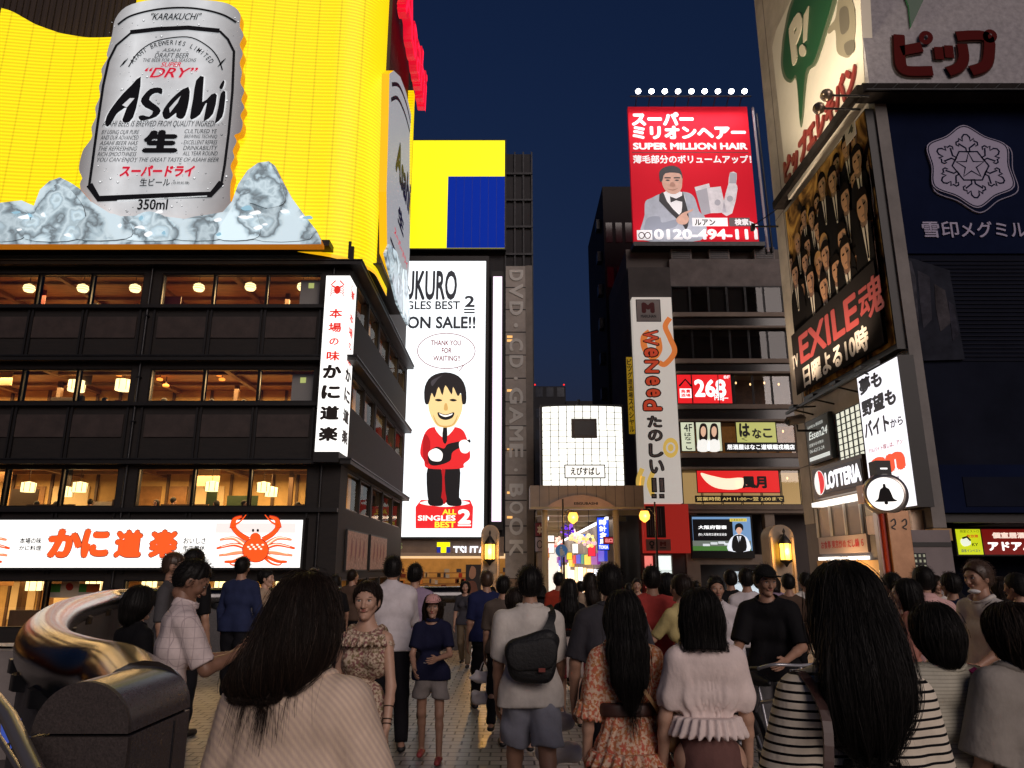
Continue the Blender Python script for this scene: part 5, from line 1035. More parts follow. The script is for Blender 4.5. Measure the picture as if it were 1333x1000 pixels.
m.box(XW+.37,FR.v-.15,fz(668),24,FR.v+.3,fz(606),NAVY); m.box(XW+.9,FR.v-.17,fz(660),24,FR.v-.151,fz(622),DKF); m.box(XW+.37,FR.v+.02,fz(680),24,FR.v+.3,fz(669),BLACKISH)
XA,XB=aty(1168,720,17.2).x,aty(1240,720,17.2).x; m.box(XA,17.2,-1.2,XB,17.49,aty(1200,690,17.2).z,mat('pinkish_render',(.22,.19,.195),.75,nz=(1,.15))); m.box(XA,17.18,aty(1200,712,17.2).z,XB,17.199,aty(1200,706,17.2).z,BLACKISH)
m.build('front_facing',t)
m=MB(); P=Pl('y',17.19); q=P.R(1172,720,1206,741); m.rect(P,q,-.05,.01,DARKSTEEL)
for i in range(6):
    for j in range(3): w=(q[2]-q[0])/6; h=(q[3]-q[1])/3; m.rect(P,(q[0]+i*w+.03,q[1]+j*h+.03,q[0]+(i+1)*w-.03,q[1]+(j+1)*h-.03),.011,.03,mat('glass_block',(.35,.36,.30),.15,em=(.6,.65,.45),es=.25))
m.build('glass_block_window',t)
m=MB(); p=[PWL.px(*z) for z in ((1165,668),(1192,660),(1196,680),(1168,690))]; m.box(XW-.3,17.9,2.55,XW-.02,20.2,3.05,mat('brushed_canopy',(.5,.38,.28),.35,.6,nz=(2,.2))); m.build('canopy',t)
# strip windows of the upper floor near the diner sign
P=Pl('l',XW-.02); r=P.R(1091,538,1122,594); r=P.Q((1091,540),(1122,522),(1093,612),(1124,590)); m=MB(); m.rect(P,r,-.1,.0,lit('window_cool_white',(235,235,215),.95)); 
for i in range(6): a=r[0]+(r[2]-r[0])*i/5; m.rect(P,(a-.02,r[1],a+.02,r[3]),.001,.03,INK)
for i in range(9): b=r[1]+(r[3]-r[1])*i/8; m.rect(P,(r[0],b-.015,r[2],b+.015),.031,.04,INK)
m.build('grid_window',t)
m=MB(); r=P.Q((1060,650),(1124,638),(1066,690),(1126,688)); zb,zt=2.62,3.55; ya,yb=r[0],r[2]
m.rect(P,(ya,zb,yb,zt),-.1,0,mat('dim_inside',(.06,.045,.035),.3))
for i in range(4): a=ya+(yb-ya)*i/3.2; m.rect(P,(a,zb,a+.07,zt),.001,.06,paint('pale_mullion',(200,195,190)))
m.rect(P,(ya,2.1,yb,zb-.01),-.1,.03,paint('menu_band',(190,170,165))); m.text(P,'お食事 東京炒め だし鍋 ６',(ya+.2,2.25,yb-.2,2.5),.035,paint('menu_red',(190,40,40)),bold=.03)
m.rect(P,(ya,1.9,yb,2.0),.0,.09,lit('strip_white2',(255,250,240),1.5)); m.build('counter_window',t)
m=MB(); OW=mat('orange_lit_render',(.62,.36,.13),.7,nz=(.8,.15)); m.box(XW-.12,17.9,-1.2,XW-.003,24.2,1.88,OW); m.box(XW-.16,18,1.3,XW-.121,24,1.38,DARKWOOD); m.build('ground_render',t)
AWN=mat('awning_stripe',(.10,.08,.07),.7); m=MB(); V=[];
for i in range(9): a=PI/2*i/8; V+= [(XW-.13-.9*math.sin(a),22.2,.55+.55*math.cos(a)),(XW-.13-.9*math.sin(a),24.0,.55+.55*math.cos(a))]
m.add(V,[(2*i,2*i+1,2*i+3,2*i+2) for i in range(8)],AWN,True); m.build('awning',t)
L=bpy.data.lights.new('doorway_lamp','POINT'); L.energy=110; L.color=(1,.6,.25); L.shadow_soft_size=.15; o=bpy.data.objects.new('doorway_lamp',L); COL.objects.link(o); o.location=(XW-.8,21.6,1.5)
m=MB(); m.ball((XW-.2,22.0,.75),.09,.09,.09,lit('door_bulb',(255,235,190),4),8,6); m.build('door_lamp',t)

# --- cream magnet-plaster signs high on the corner
t=thing('corner_billboard','cream and grey wraparound corner billboard with a green speech mark and red lettering','billboard',(10,YC,14.8))
P=Pl('l',9.7); CRM=mat('cream_billboard',(.64,.59,.50),.6,nz=(.5,.08)); GRN=mat('mark_green',(.012,.075,.03),.5); REDB2=mat('katakana_red',(.20,.02,.018),.5)
pts=[(1005,62),(1010,40),(1034,-10),(1060,-60),(1112,-160),(1126,118),(1026,260)]
q=[P.px(*z) for z in pts]; m=MB(); m.poly(P,q,-.28,0,CRM); m.build('left_panel',t)
Sx=lambda p,n=5:[P.px(*z) for z in spl(p,n)]
m=MB(); m.poly(P,Sx([(1060,-50),(1032,0),(1022,40),(1019,62),(1018,85),(1022,102),(1030,108),(1038,105),(1044,166),(1052,98),(1064,82),(1078,40),(1092,-10),(1090,-60)],5),.005,.04,mat('mark_edge',(.10,.13,.08),.5)); m.poly(P,Sx([(1060,-44),(1035,2),(1025,42),(1022,64),(1021,84),(1025,99),(1032,104),(1039,101),(1044,158),(1050,95),(1061,80),(1074,40),(1087,-10),(1086,-56)],5),.041,.05,GRN)
CW=mat('mark_letter',(.52,.47,.36),.5); m.text(P,'P',P.Q((1031,30),(1048,8),(1034,92),(1049,62)),.06,CW,bold=.06,thick=.04); m.poly(P,[P.px(*z) for z in ell(1048,66,4.2,8,16)],.06,.1,CW); m.polyp(P,[(1050,20),(1056,8),(1053,52),(1049,56)],.06,.1,CW); m.build('speech_mark',t)
m=MB(); m.text(P,'ピップエレキバン',(P.px(1023,235)[0],P.px(1023,235)[1]-.25,P.px(1118,100)[0],P.px(1023,235)[1]+.72),.01,REDB2,bold=.06,thick=.06,shear=.1); m.build('lettering',t)
# dim figure print: a small grey animal-like shape is only hinted by plain grey patches
m=MB(); G1=paint('grey_patch',(150,142,122)); G2=paint('grey_patch_dark',(110,104,92)); m.poly(P,Sx([(1092,0),(1100,-8),(1112,6),(1114,40),(1108,72),(1098,74),(1090,66),(1088,40),(1080,44),(1078,38),(1088,24)]),.005,.02,G1); m.poly(P,Sx([(1094,14),(1104,10),(1106,36),(1096,44)]),.021,.025,G2); m.poly(P,Sx([(1100,58),(1112,52),(1113,66),(1104,72)]),.021,.025,G2); m.build('grey_print',t)
PF2=Pl('y',17.15); x0=9.72; zb=aty(1200,112,PF2.v).z; GRP=mat('pale_grey_panel',(.32,.30,.32),.7,nz=(6,.25,(1,1,1)),bump=(20,.2))
m=MB(); m.rect(PF2,(x0,zb,24,zb+9),-.3,0,GRP); m.build('front_panel',t)
m=MB(); PR=mat('front_red',(.085,.010,.010),.9,spec=.05); 
def st(pts,w=.30,n=4): 
    q=spl([PF2.px(*z) for z in pts],n,False) if n else [PF2.px(*z) for z in pts]
    for k,c in ((w+.07,.05),(w,.09)): m.line(PF2,q,k,c,mat('front_red_edge',(.07,.03,.026),.9,spec=.05) if k>w else PR)
st([(1168,48),(1169,72),(1171,88),(1180,95),(1212,95)]); st([(1171,69),(1198,64)]); m.line(PF2,[PF2.px(*z) for z in ell(1203,52,6,6,18)],.14,.09,PR,True)
st([(1219,64),(1221,80)],.24,0); st([(1232,62),(1234,78)],.24,0); st([(1250,60),(1252,78),(1246,90),(1232,96)],.28); st([(1243,50),(1281,50),(1285,70),(1280,88),(1262,95)],.30); m.line(PF2,[PF2.px(*z) for z in ell(1286,50,6,6,18)],.14,.09,PR,True)
m.polyp(PF2,[(1175,-5),(1204,-5),(1196,12),(1184,38),(1181,10)],.02,.08,GRN); m.build('front_lettering',t)
m=MB(); m.box(9.45,17.0,zb-.30,24,17.5,zb-.02,mat('ledge_truss',(.02,.016,.015),.8,nz=(3,.4),spec=.1))
for i in range(22): m.tube([(9.6+i*.55,16.98,zb-.28),(9.85+i*.55,16.98,zb-.05)],.018,BLACKISH,5)
m.tube([(9.5,16.95,zb-.26),(24,16.95,zb-.26)],.035,DARKSTEEL,6); m.box(9.55,17.5,14.38,9.98,24.2,14.66,mat('ledge_truss',(.045,.035,.032),.5)); m.build('ledge',t)
# floodlights on arms over the poster
for i,(u,v) in enumerate(((1076,124),(1066,141))):
    p=atx(u,v,8.6); t=thing('wall_floodlight','%s round floodlight on an arm below the cream billboard'%('upper' if i==0 else 'lower'),'floodlight',tuple(p),'floodlights on arms'); m=MB(); m.ball(tuple(p),.17,.17,.17,paint('chrome_pale',(170,150,130),.25,metal=.7),12,8); m.build('lamp_head',t); m=MB(); m.tube([tuple(p),(9.6,p.y-.3,p.z-.25)],.03,DARKSTEEL,6); m.build('arm',t)
    L=bpy.data.lights.new('sign_lamp','SPOT'); L.energy=900; L.color=(1,.84,.62); L.spot_size=R(120); L.spot_blend=.8; L.shadow_soft_size=.2
    o=bpy.data.objects.new('sign_lamp',L); COL.objects.link(o); o.location=(p.x-2.2,p.y+(-.6+2.6*i),p.z+.2); o.rotation_euler=(Vector((9.7,p.y+(-1+3.0*i),18.0))-o.location).to_track_quat('-Z','Y').to_euler()
# --- poster of many suited men before golden smoke
P=Pl('l',9.72); q=P.Q((1023,265),(1138,132),(1045,520),(1172,440)); q=(q[0],q[1],-17.62,q[3]-.1)
t=thing('concert_poster','huge dark poster of a crowd of suited performers with red lettering','poster',base(P,q)); m=MB(); m.rect(P,(q[0]-.1,q[1]-.15,q[2]+.05,q[3]+.05),-.25,-.02,BLACKISH); m.build('frame',t)
mm=bpy.data.materials.new('golden_smoke_print'); mm.use_nodes=True; n,b=nodes_of(mm); tc=n.nodes.new('ShaderNodeTexCoord'); nz=n.nodes.new('ShaderNodeTexNoise'); nz.inputs['Scale'].default_value=1.0; nz.inputs['Detail'].default_value=8; nz.inputs['Distortion'].default_value=1.2; n.links.new(tc.outputs['Object'],nz.inputs['Vector'])
cr=n.nodes.new('ShaderNodeValToRGB'); e=cr.color_ramp.elements; e[0].position=.38; e[0].color=(.012,.008,.006,1); e[1].position=.70; e[1].color=(.75,.48,.12,1); z=e.new(.47); z.color=(.22,.11,.03,1); z=e.new(.54); z.color=(.55,.30,.07,1); n.links.new(nz.outputs['Fac'],cr.inputs[0]); n.links.new(cr.outputs[0],b.inputs['Base Color']); b.inputs['Roughness'].default_value=.9; b.inputs['Specular IOR Level'].default_value=.1
m=MB(); m.rect(P,q,-.02,0,mm); m.build('print_ground',t)
PS1=mat('poster_suit',(.006,.005,.005),.95,spec=.05); PSH=paint('poster_shirt_white',(205,195,180)); PSK=paint('poster_skin_tan',(178,128,88)); PSK2=paint('poster_skin_shade',(110,72,46)); PHR=mat('poster_hair_dark',(.008,.006,.005),.95,spec=.03); GOLD=paint('poster_gold_hair',(170,120,50))
men=[(1122,210,1),(1104,192,.85),(1075,243,.95),(1090,236,1),(1048,283,.8),(1059,285,.82),(1143,262,.85),(1107,260,1),(1040,318,.8),(1054,322,.85),(1078,323,.95),(1132,270,1.15),(1105,312,1.05),(1040,358,.95),(1081,333,1.0),(1063,366,1.05),(1110,332,1.15),(1146,330,1.0),(1128,372,1.0),(1112,182,.7),(1135,215,.8),(1116,235,.85),(1140,300,.95),(1118,292,.9),(1092,258,.8),(1046,300,.75),(1070,278,.8),(1052,342,.9),(1092,305,.85),(1122,345,1.0),(1096,352,1.0),(1070,345,.9),(1048,380,.9),(1080,375,1.0),(1106,378,1.0),(1144,365,1.0),(1090,215,.75),(1064,265,.7),(1030,345,.75),(1095,285,.9),(1068,300,.85)]
m=MB(); A=P.px
for i,(u,v,s) in enumerate(sorted(men,key=lambda q:q[2])):
    ca,cb=A(u,v); k=.68*s; c=.01+i*.0048; E=lambda x,y:(min(max(ca+x*k*(.86 if y<-.65 else 1),q[0]+.03),q[2]-.03),min(max(cb+y*k,q[1]+.03),q[3]-.03))
    m.poly(P,[E(*z) for z in spl([(-.95,-3.6),(-.98,-1.5),(-.75,-.85),(-.25,-.62),(.25,-.62),(.75,-.85),(.98,-1.5),(.95,-3.6)],3)],c-.002,c,PS1); m.poly(P,[E(*z) for z in [(-.22,-.6),(.22,-.6),(.06,-2.0),(-.06,-2.0)]],c,c+.002,PSH); m.poly(P,[E(*z) for z in [(-.05,-.7),(.05,-.7),(.06,-1.9),(-.06,-1.9)]],c+.002,c+.004,PS1)
    m.poly(P,[E(*z) for z in spl([(-.2,-.7),(-.2,-.3),(.2,-.3),(.2,-.7)],2)],c+.001,c+.0035,PSK2); m.poly(P,[E(*z) for z in spl([(-.36,.15),(-.33,-.2),(-.15,-.5),(.15,-.5),(.33,-.2),(.36,.15),(.2,.5),(-.2,.5)],3)],c+.003,c+.005,PSK); m.poly(P,[E(*z) for z in spl([(.02,.3),(.30,.1),(.33,-.15),(.15,-.5),(.05,-.42),(.12,-.1)],3)],c+.005,c+.006,PSK2)
    m.poly(P,[E(*z) for z in spl([(-.42,.1),(-.42,.45),(-.15,.72),(.2,.7),(.43,.42),(.42,.1),(.3,.35),(-.28,.36)],3)],c+.006,c+.008,GOLD if i in (6,19,23) else PHR)
    for x in (-.16,.16): m.poly(P,[E(*z) for z in ell(x,.08,.1,.045,8)],c+.006,c+.008,PHR)
    m.poly(P,[E(*z) for z in ell(0,-.3,.12,.035,8)],c+.006,c+.008,PSK2)
m.build('figures_print',t)
m=MB(); PRD=mat('poster_title_red',(.24,.028,.024),.5); PW_=paint('poster_title_pale',(205,195,185)); m.poly(P,[(q[0]+.05,q[1]+.03),(q[2]-.05,q[1]+.03),(q[2]-.05,q[1]+2.3),(q[0]+.05,q[1]+2.1)],.24,.25,mat('poster_dark_band',(.012,.010,.010),.9,spec=.05))
def line2(s,a0,a1,b0,b1,mt,bold): m.text(P,s,(a0,b0,a1,b1),.262,mt,bold=bold)
zE=(A(1051,472)[1]+A(1162,406)[1])/2; zE1=(A(1049,437)[1]+A(1155,359)[1])/2; line2('EXILE',A(1051,455)[0],A(1129,405)[0],zE,zE1,PRD,.03); line2('魂',A(1131,400)[0],A(1163,380)[0],zE-.05,zE1+.05,PRD,.02)
line2('TV',A(1041,470)[0],A(1049,466)[0],zE,zE+.45,PW_,.03); zD=(A(1057,505)[1]+A(1144,456)[1])/2; line2('日曜よる10時',A(1057,498)[0],A(1144,445)[0],zD,zD+.72,PW_,.035); m.rect(P,P.Q((1112,168),(1126,158),(1112,190),(1126,178)),.25,.26,PW_); m.text(P,'4',P.Q((1116,166),(1123,161),(1116,178),(1123,172)),.262,INK,bold=.05); m.build('lettering',t)
m=MB(); m.box(9.3,17.8,6.72,9.38,24.2,6.80,BLACKISH)
for y in (18.8,20.4,22.0,23.6):
    m.box(9.28,y-.2,6.805,9.44,y+.2,6.9,BLACKISH); m.tube([(9.34,y,6.76),(10.0,y,6.6)],.03,BLACKISH,5)
    L=bpy.data.lights.new('poster_lamp','SPOT'); L.energy=480; L.color=(1,.78,.55); L.spot_size=R(110); L.spot_blend=.8; L.shadow_soft_size=.2
    o=bpy.data.objects.new('poster_lamp',L); COL.objects.link(o); o.location=(8.5,y,7.0); o.rotation_euler=(Vector((9.7,y,12.2))-o.location).to_track_quat('-Z','Y').to_euler()
m.build('lamp_rail',t)
# --- smaller signs under the poster
P=Pl('l',9.8); q=P.Q((1049,552),(1078,536),(1053,606),(1081,594))
t=board('shop_sign','dark grey all-hours sign with white lettering beside the gridded window','sign',P,q,mat('allhours_grey',(.07,.08,.07),.5),None,.15); m=MB(); WD=lit('dim_white',(215,220,215),.8); w=q[2]-q[0]; h=q[3]-q[1]
m.text(P,'Essen24',(q[0]+w*.12,q[1]+h*.55,q[2]-w*.05,q[1]+h*.74),.01,WD,bold=.02,shear=.2); m.text(P,'GAMES & 漫画喫茶',(q[0]+w*.1,q[1]+h*.82,q[2]-w*.2,q[1]+h*.9),.01,WD); m.text(P,'営業中年中無休',(q[0]+w*.1,q[1]+h*.38,q[2]-w*.25,q[1]+h*.46),.01,WD); m.text(P,'06-6212-24',(q[0]+w*.1,q[1]+h*.24,q[2]-w*.25,q[1]+h*.32),.01,WD); m.rect(P,(q[0]+w*.05,q[1]+h*.05,q[2]-w*.05,q[1]+h*.14),.003,.008,WD); m.build('lettering',t)
P=Pl('l',9.55); q=P.Q((1115,494),(1166,464),(1137,668),(1194,656)); zt=(P.px(1115,494)[1]+P.px(1166,464)[1])/2; zb=(P.px(1137,668)[1]+P.px(1194,656)[1])/2; ya,yb=q[0],q[2]
JOBW=lit('job_white',(246,244,252),1.25); q=(ya,zb,yb,zt)
t=board('job_sign','tall white backlit job advert with black characters and an orange letter','sign',P,q,JOBW,None,.4); m=MB(); w=yb-ya; h=zt-zb; JK=lit('job_black',(28,26,34),.5)
for i,(s,a1) in enumerate((('夢も',.62),('野望も',.88))): m.text(P,s,(ya+w*.04,zt-h*(.145+i*.165),ya+w*a1,zt-h*(.02+i*.165)),.01,JK,bold=.055)
m.text(P,'バイト',(ya+w*.04,zt-h*.47,ya+w*.66,zt-h*.345),.01,JK,bold=.05); m.text(P,'から',(ya+w*.68,zt-h*.46,ya+w*.96,zt-h*.40),.01,JK,bold=.03); m.text(P,'アルバイト探しは、アン',(ya+w*.08,zt-h*.585,ya+w*.9,zt-h*.55),.01,lit('job_red',(150,50,60),.8),bold=.02); m.text(P,'an',(ya+w*.1,zt-h*.755,ya+w*.9,zt-h*.625),.01,lit('job_orange',(240,80,40),1.0),bold=.08); m.text(P,'お仕事は毎週月曜発売',(ya+w*.2,zt-h*.88,ya+w*.8,zt-h*.86),.01,JK); m.rect(P,(ya+w*.55,zt-h*.84,ya+w*.72,zt-h*.79),.004,.01,lit('job_grey',(170,165,180),.9)); m.build('lettering',t)
P=Pl('l',9.7); q=P.Q((1057,616),(1123,594),(1058,634),(1123,619)); q=(q[0],3.78,q[2],4.75)
t=thing('diner_sign','dark brown burger diner sign with white lettering and a round red mark','sign',base(P,q)); m=MB(); m.rect(P,q,-.3,0,mat('diner_brown',(.09,.05,.035),.4)); m.rect(P,(q[0]+.7,q[1]+.12,q[2]-.05,q[3]-.12),.001,.02,mat('diner_navy',(.03,.025,.05),.4)); m.rect(P,(q[0]-.05,3.55,q[2],3.68),-.3,.08,lit('strip_white2',(255,250,240),1.5)); m.build('panel',t)
m=MB(); w=q[2]-q[0]; m.text(P,'LOTTERIA',(q[0]+w*.29,q[1]+.22,q[2]-w*.03,q[3]-.22),.025,lit('diner_letter',(248,248,255),1.2),bold=.06); ca=q[0]+w*.17; cb=(q[1]+q[3])/2; m.poly(P,ell(ca,cb,.38,.38,26),.02,.03,lit('diner_white',(250,245,240),1)); m.poly(P,[(ca,cb)]+ell(ca,cb,.36,.36,18,-PI*.5,PI*.55),.031,.034,lit('diner_red',(215,20,35),1)); m.build('lettering',t)
t=thing('sign_bracket','bare steel bracket arm sticking out of the far edge of the concrete wall','bracket',(9.3,25.0,14.0)); m=MB(); m.tube([(10.0,25.0,14.1),(9.0,25.0,14.1)],.035,DARKSTEEL,6); m.tube([(10.0,25.0,14.8),(9.05,25.0,14.12)],.02,DARKSTEEL,6); m.build('arm',t); m=MB(); m.box(8.98,24.9,13.95,9.1,25.1,14.18,DARKSTEEL); m.build('clamp',t)
# security camera on a bracket
p=atx(1037,548,9.2); t=thing('security_camera','weathered surveillance camera box on a bracket at the far edge of the concrete wall','camera',tuple(p)); CAMB=paint('camera_beige',(120,105,90),.6)
m=MB(); c=p; m.tube([(c.x-.35,c.y-.15,c.z-.05),(c.x+.25,c.y+.1,c.z+.1)],.15,CAMB,4); m.tube([(c.x-.36,c.y-.155,c.z-.055),(c.x-.4,c.y-.17,c.z-.065)],.09,INK,12); m.build('camera_body',t); m=MB(); m.tube([(c.x,c.y,c.z-.13),(c.x,c.y,c.z-.32),(10.02,c.y,c.z-.32)],.04,DARKSTEEL,6); m.tube([(9.9,c.y+.1,c.z+.5),(9.2,c.y,c.z+.45)],.03,DARKSTEEL,6); m.build('bracket',t)
# --- navy snow emblem board
P=Pl('y',17.7); q=(10.37,aty(1250,330,P.v).z,24,aty(1250,131,P.v).z); t=thing('emblem_board','navy board with a pale snow crystal emblem and pale lettering','billboard',base(P,(10.37,q[1],13,q[3]))); m=MB(); m.rect(P,q,-.15,0,NAVY); m.build('board',t)
cu,cv=1261,218; ca,cb=P.px(cu,cv); k=(P.px(cu+50,cv)[0]-ca)/50; LILAC=mat('emblem_lilac',(.42,.39,.52),.9,spec=.05); LIL2=mat('emblem_edge',(.32,.30,.40),.9,spec=.05)
def blob(s,dx=0,dy=0): return spl([(ca+dx+k*s*(60 if i%2==0 else 50.5)*math.sin(PI*i/6),cb+dy+k*s*(60 if i%2==0 else 50.5)*math.cos(PI*i/6)) for i in range(12)],5)
m=MB(); m.poly(P,list(reversed(blob(1.04,k*3,-k*4))),.0,.05,LIL2); m.poly(P,list(reversed(blob(1.015,k*3,-k*4))),.051,.056,NAVY); m.poly(P,list(reversed(blob(1.0))),.057,.08,LILAC); m.line(P,blob(.965),.03,.084,NAVY,True)
rt=lambda x,y,a:(ca+k*(x*math.cos(a)-y*math.sin(a)),cb+k*(x*math.sin(a)+y*math.cos(a)))
for i in range(6):
    a=PI/3*i; fl=[(-2.2,21),(-2.2,27),(-11,34),(-11,30),(-14,32),(-14,36),(-10,38),(-10,42),(-5,38),(-5,44),(-2,48),(2,48),(5,44),(5,38),(10,42),(10,38),(14,36),(14,32),(11,30),(11,34),(2.2,27),(2.2,21)]; m.line(P,[rt(x,y*.95,a) for x,y in fl],.045,.085,NAVY,True)
m.line(P,[rt(0,21*1.13,PI/3*i+PI/6) for i in range(6)],.045,.085,NAVY,True); star=[rt(0,(19 if i%2==0 else 7.5),-PI*i/5) for i in range(10)]; m.line(P,star,.04,.086,NAVY,True); m.build('emblem',t)
m=MB(); q2=P.R(1200,289,1345,310); m.text(P,'雪印',(P.px(1200,300)[0],q2[1],P.px(1247,300)[0],q2[3]),.02,LILAC,bold=.015,thick=.01); m.text(P,'メグミルク',(P.px(1250,300)[0],q2[1],P.px(1355,300)[0],q2[3]),.02,LILAC,bold=.015,thick=.01); m.build('lettering',t)
P=Pl('y',17.66); t=thing('facade_reflection','faint mottled picture panel on the navy wall beside the grey corner pillar','poster',tuple(aty(1215,465,17.7))); m=MB(); m.polyp(P,[(1162,333),(1190,337),(1236,352),(1256,468),(1182,470)],-.04,0,mat('faint_reflection_ground',(.022,.024,.034),.9,nz=(1.4,.5),spec=.05)); m.build('board',t)  # reflected buildings put into flat colour on the dark wall
m=MB()
for i,(pp,c_) in enumerate([([(1166,336),(1186,340),(1192,362),(1196,418),(1180,438),(1172,380)],(.05,.05,.062)),([(1194,352),(1210,360),(1213,416),(1202,428),(1197,390)],(.04,.04,.052)),([(1216,370),(1230,378),(1238,420),(1224,432),(1218,400)],(.052,.048,.055)),([(1234,392),(1242,398),(1248,436),(1240,444)],(.036,.036,.05))]): m.polyp(P,pp,0,.006+.002*i,mat('faint_reflection_%d'%i,c_,.9,nz=(2.5,.6),spec=.05))
m.build_each('print',t)
# izakaya sign and yellow notice under the overhang
P=Pl('y',20.0); q=P.R(1265,689,1420,722); t=board('pub_sign','dark red glowing pub sign with white characters under the dark overhang','sign',P,q,lit('pub_red',(120,22,16),.8),[('個室居酒屋',P.R(1291,693,1345,701),lit('pub_letter',(240,215,200),1.1),dict(bold=.05)),('アドアパーク',P.R(1286,705,1375,717),lit('pub_letter2',(255,250,245),1.3),dict(bold=.05))],.3)
P=Pl('y',19.9); q=P.R(1246,689,1278,722); t=board('notice_sign','bright yellow green notice with a small white shape left of the pub sign','sign',P,q,lit('notice_yellow',(205,215,30),.95),[('個室ビストロ',P.R(1249,690,1274,693.5),INK,dict()),('飲放題',P.R(1258,696,1273,700),lit('notice_red',(200,60,30),.8),dict(bold=.02)),('店名インベスト',P.R(1251,715,1276,719),lit('notice_blue',(40,60,120),.6),dict(bold=.02)),('KY',P.R(1265,707,1273,711),INK,dict(bold=.02))],.2); m=MB(); m.polyp(P,spl([(1250,704),(1256,699),(1262,702),(1263,709),(1254,711)],4),.01,.015,lit('notice_white',(235,240,220),1)); m.line(P,[P.px(*z) for z in [(1252,701),(1258,699),(1263,704)]],.05,.02,INK); m.build('drawing',t)
m=MB(); m.box(12.2,21.5,-1.2,24,22,2.6,DKF); m.box(12.2,17.95,2.75,24,21.9,2.95,DKF); t2=tag(m.build('ground_floor_recess'),'dark recessed shop front under the overhang on the far right','building')
# --- bell pillar
xb,yb_=7.55,14.8; zc=aty(1150,644,yb_).z; t=thing('bell_sign_pillar','copper clad pillar topped by a round white sign with a black bell','sign pillar',(xb,yb_,0)); COP=mat('brushed_copper',(.34,.20,.12),.30,.9,nz=(3,.2)); STL=mat('brushed_steel_drum',(.55,.5,.46),.3,.9)
m=MB(); m.box(xb-.1,yb_-.18,0,xb+.34,yb_+.22,zc-.33,COP); m.box(xb-.16,yb_-.1,0,xb-.102,yb_+.16,zc-.36,mat('pillar_red_edge',(.4,.04,.02),.4)); m.box(xb-.22,yb_+.0,0,xb-.162,yb_+.16,zc-.36,STL); m.build('pillar',t,.01)
m=MB(); ax=Vector((-.42,-.9,0.0)).normalized(); o=Vector((xb,yb_,zc)); m.lathe(o-ax*.2,[(.0,0),(.36,0),(.42,.1),(.43,.2),(.42,.3),(.37,.4),(.33,.405)],STL,36,ax); m.build('drum',t)
m=MB(); m.lathe(o+ax*.2,[(.33,.0),(.0,.002)],lit('bell_white',(250,248,244),1.2),36,ax,False); m.build('sign_face',t)
x_=ax.cross(Vector((0,0,1))).normalized()*1; rgt=Vector((0,0,1)).cross(ax).normalized()
m=MB(); bell=spl([(-.20,-.15),(-.14,-.10),(-.11,0),(-.08,.09),(-.03,.13),(-.02,.19),(.02,.19),(.03,.13),(.08,.09),(.11,0),(.14,-.10),(.20,-.15),(0,-.16)],4); V=[o+ax*.206+rgt*a+Vector((0,0,b)) for a,b in bell]; m.add(V,[tuple(range(len(V)-1,-1,-1)) ],INK); V=[o+ax*.206+rgt*a+Vector((0,0,b)) for a,b in ell(0,-.18,.035,.035,12)]; m.add(V,[tuple(range(12))],INK); m.build('bell_mark',t)
m=MB(); m.box(xb-.16,yb_-.1,zc+.37,xb+.14,yb_+.2,zc+.68,BLACKISH); m.box(xb-.08,yb_-.11,zc+.5,xb+.06,yb_-.101,zc+.53,lit('box_led',(255,255,255),1.2)); m.box(xb-.42,yb_+.02,zc-.16,xb-.30,yb_+.3,zc+.2,COP); m.build('top_box',t)
m=MB(); 
for dx in (-.02,.2): m.line(Pl('y',yb_-.181),spl([(xb+dx-.03,zc-.55),(xb+dx+.05,zc-.5),(xb+dx+.06,zc-.6),(xb+dx-.02,zc-.66),(xb+dx+.05,zc-.7)],4,False),.025,.01,DARKSTEEL)
m.build('scroll',t)
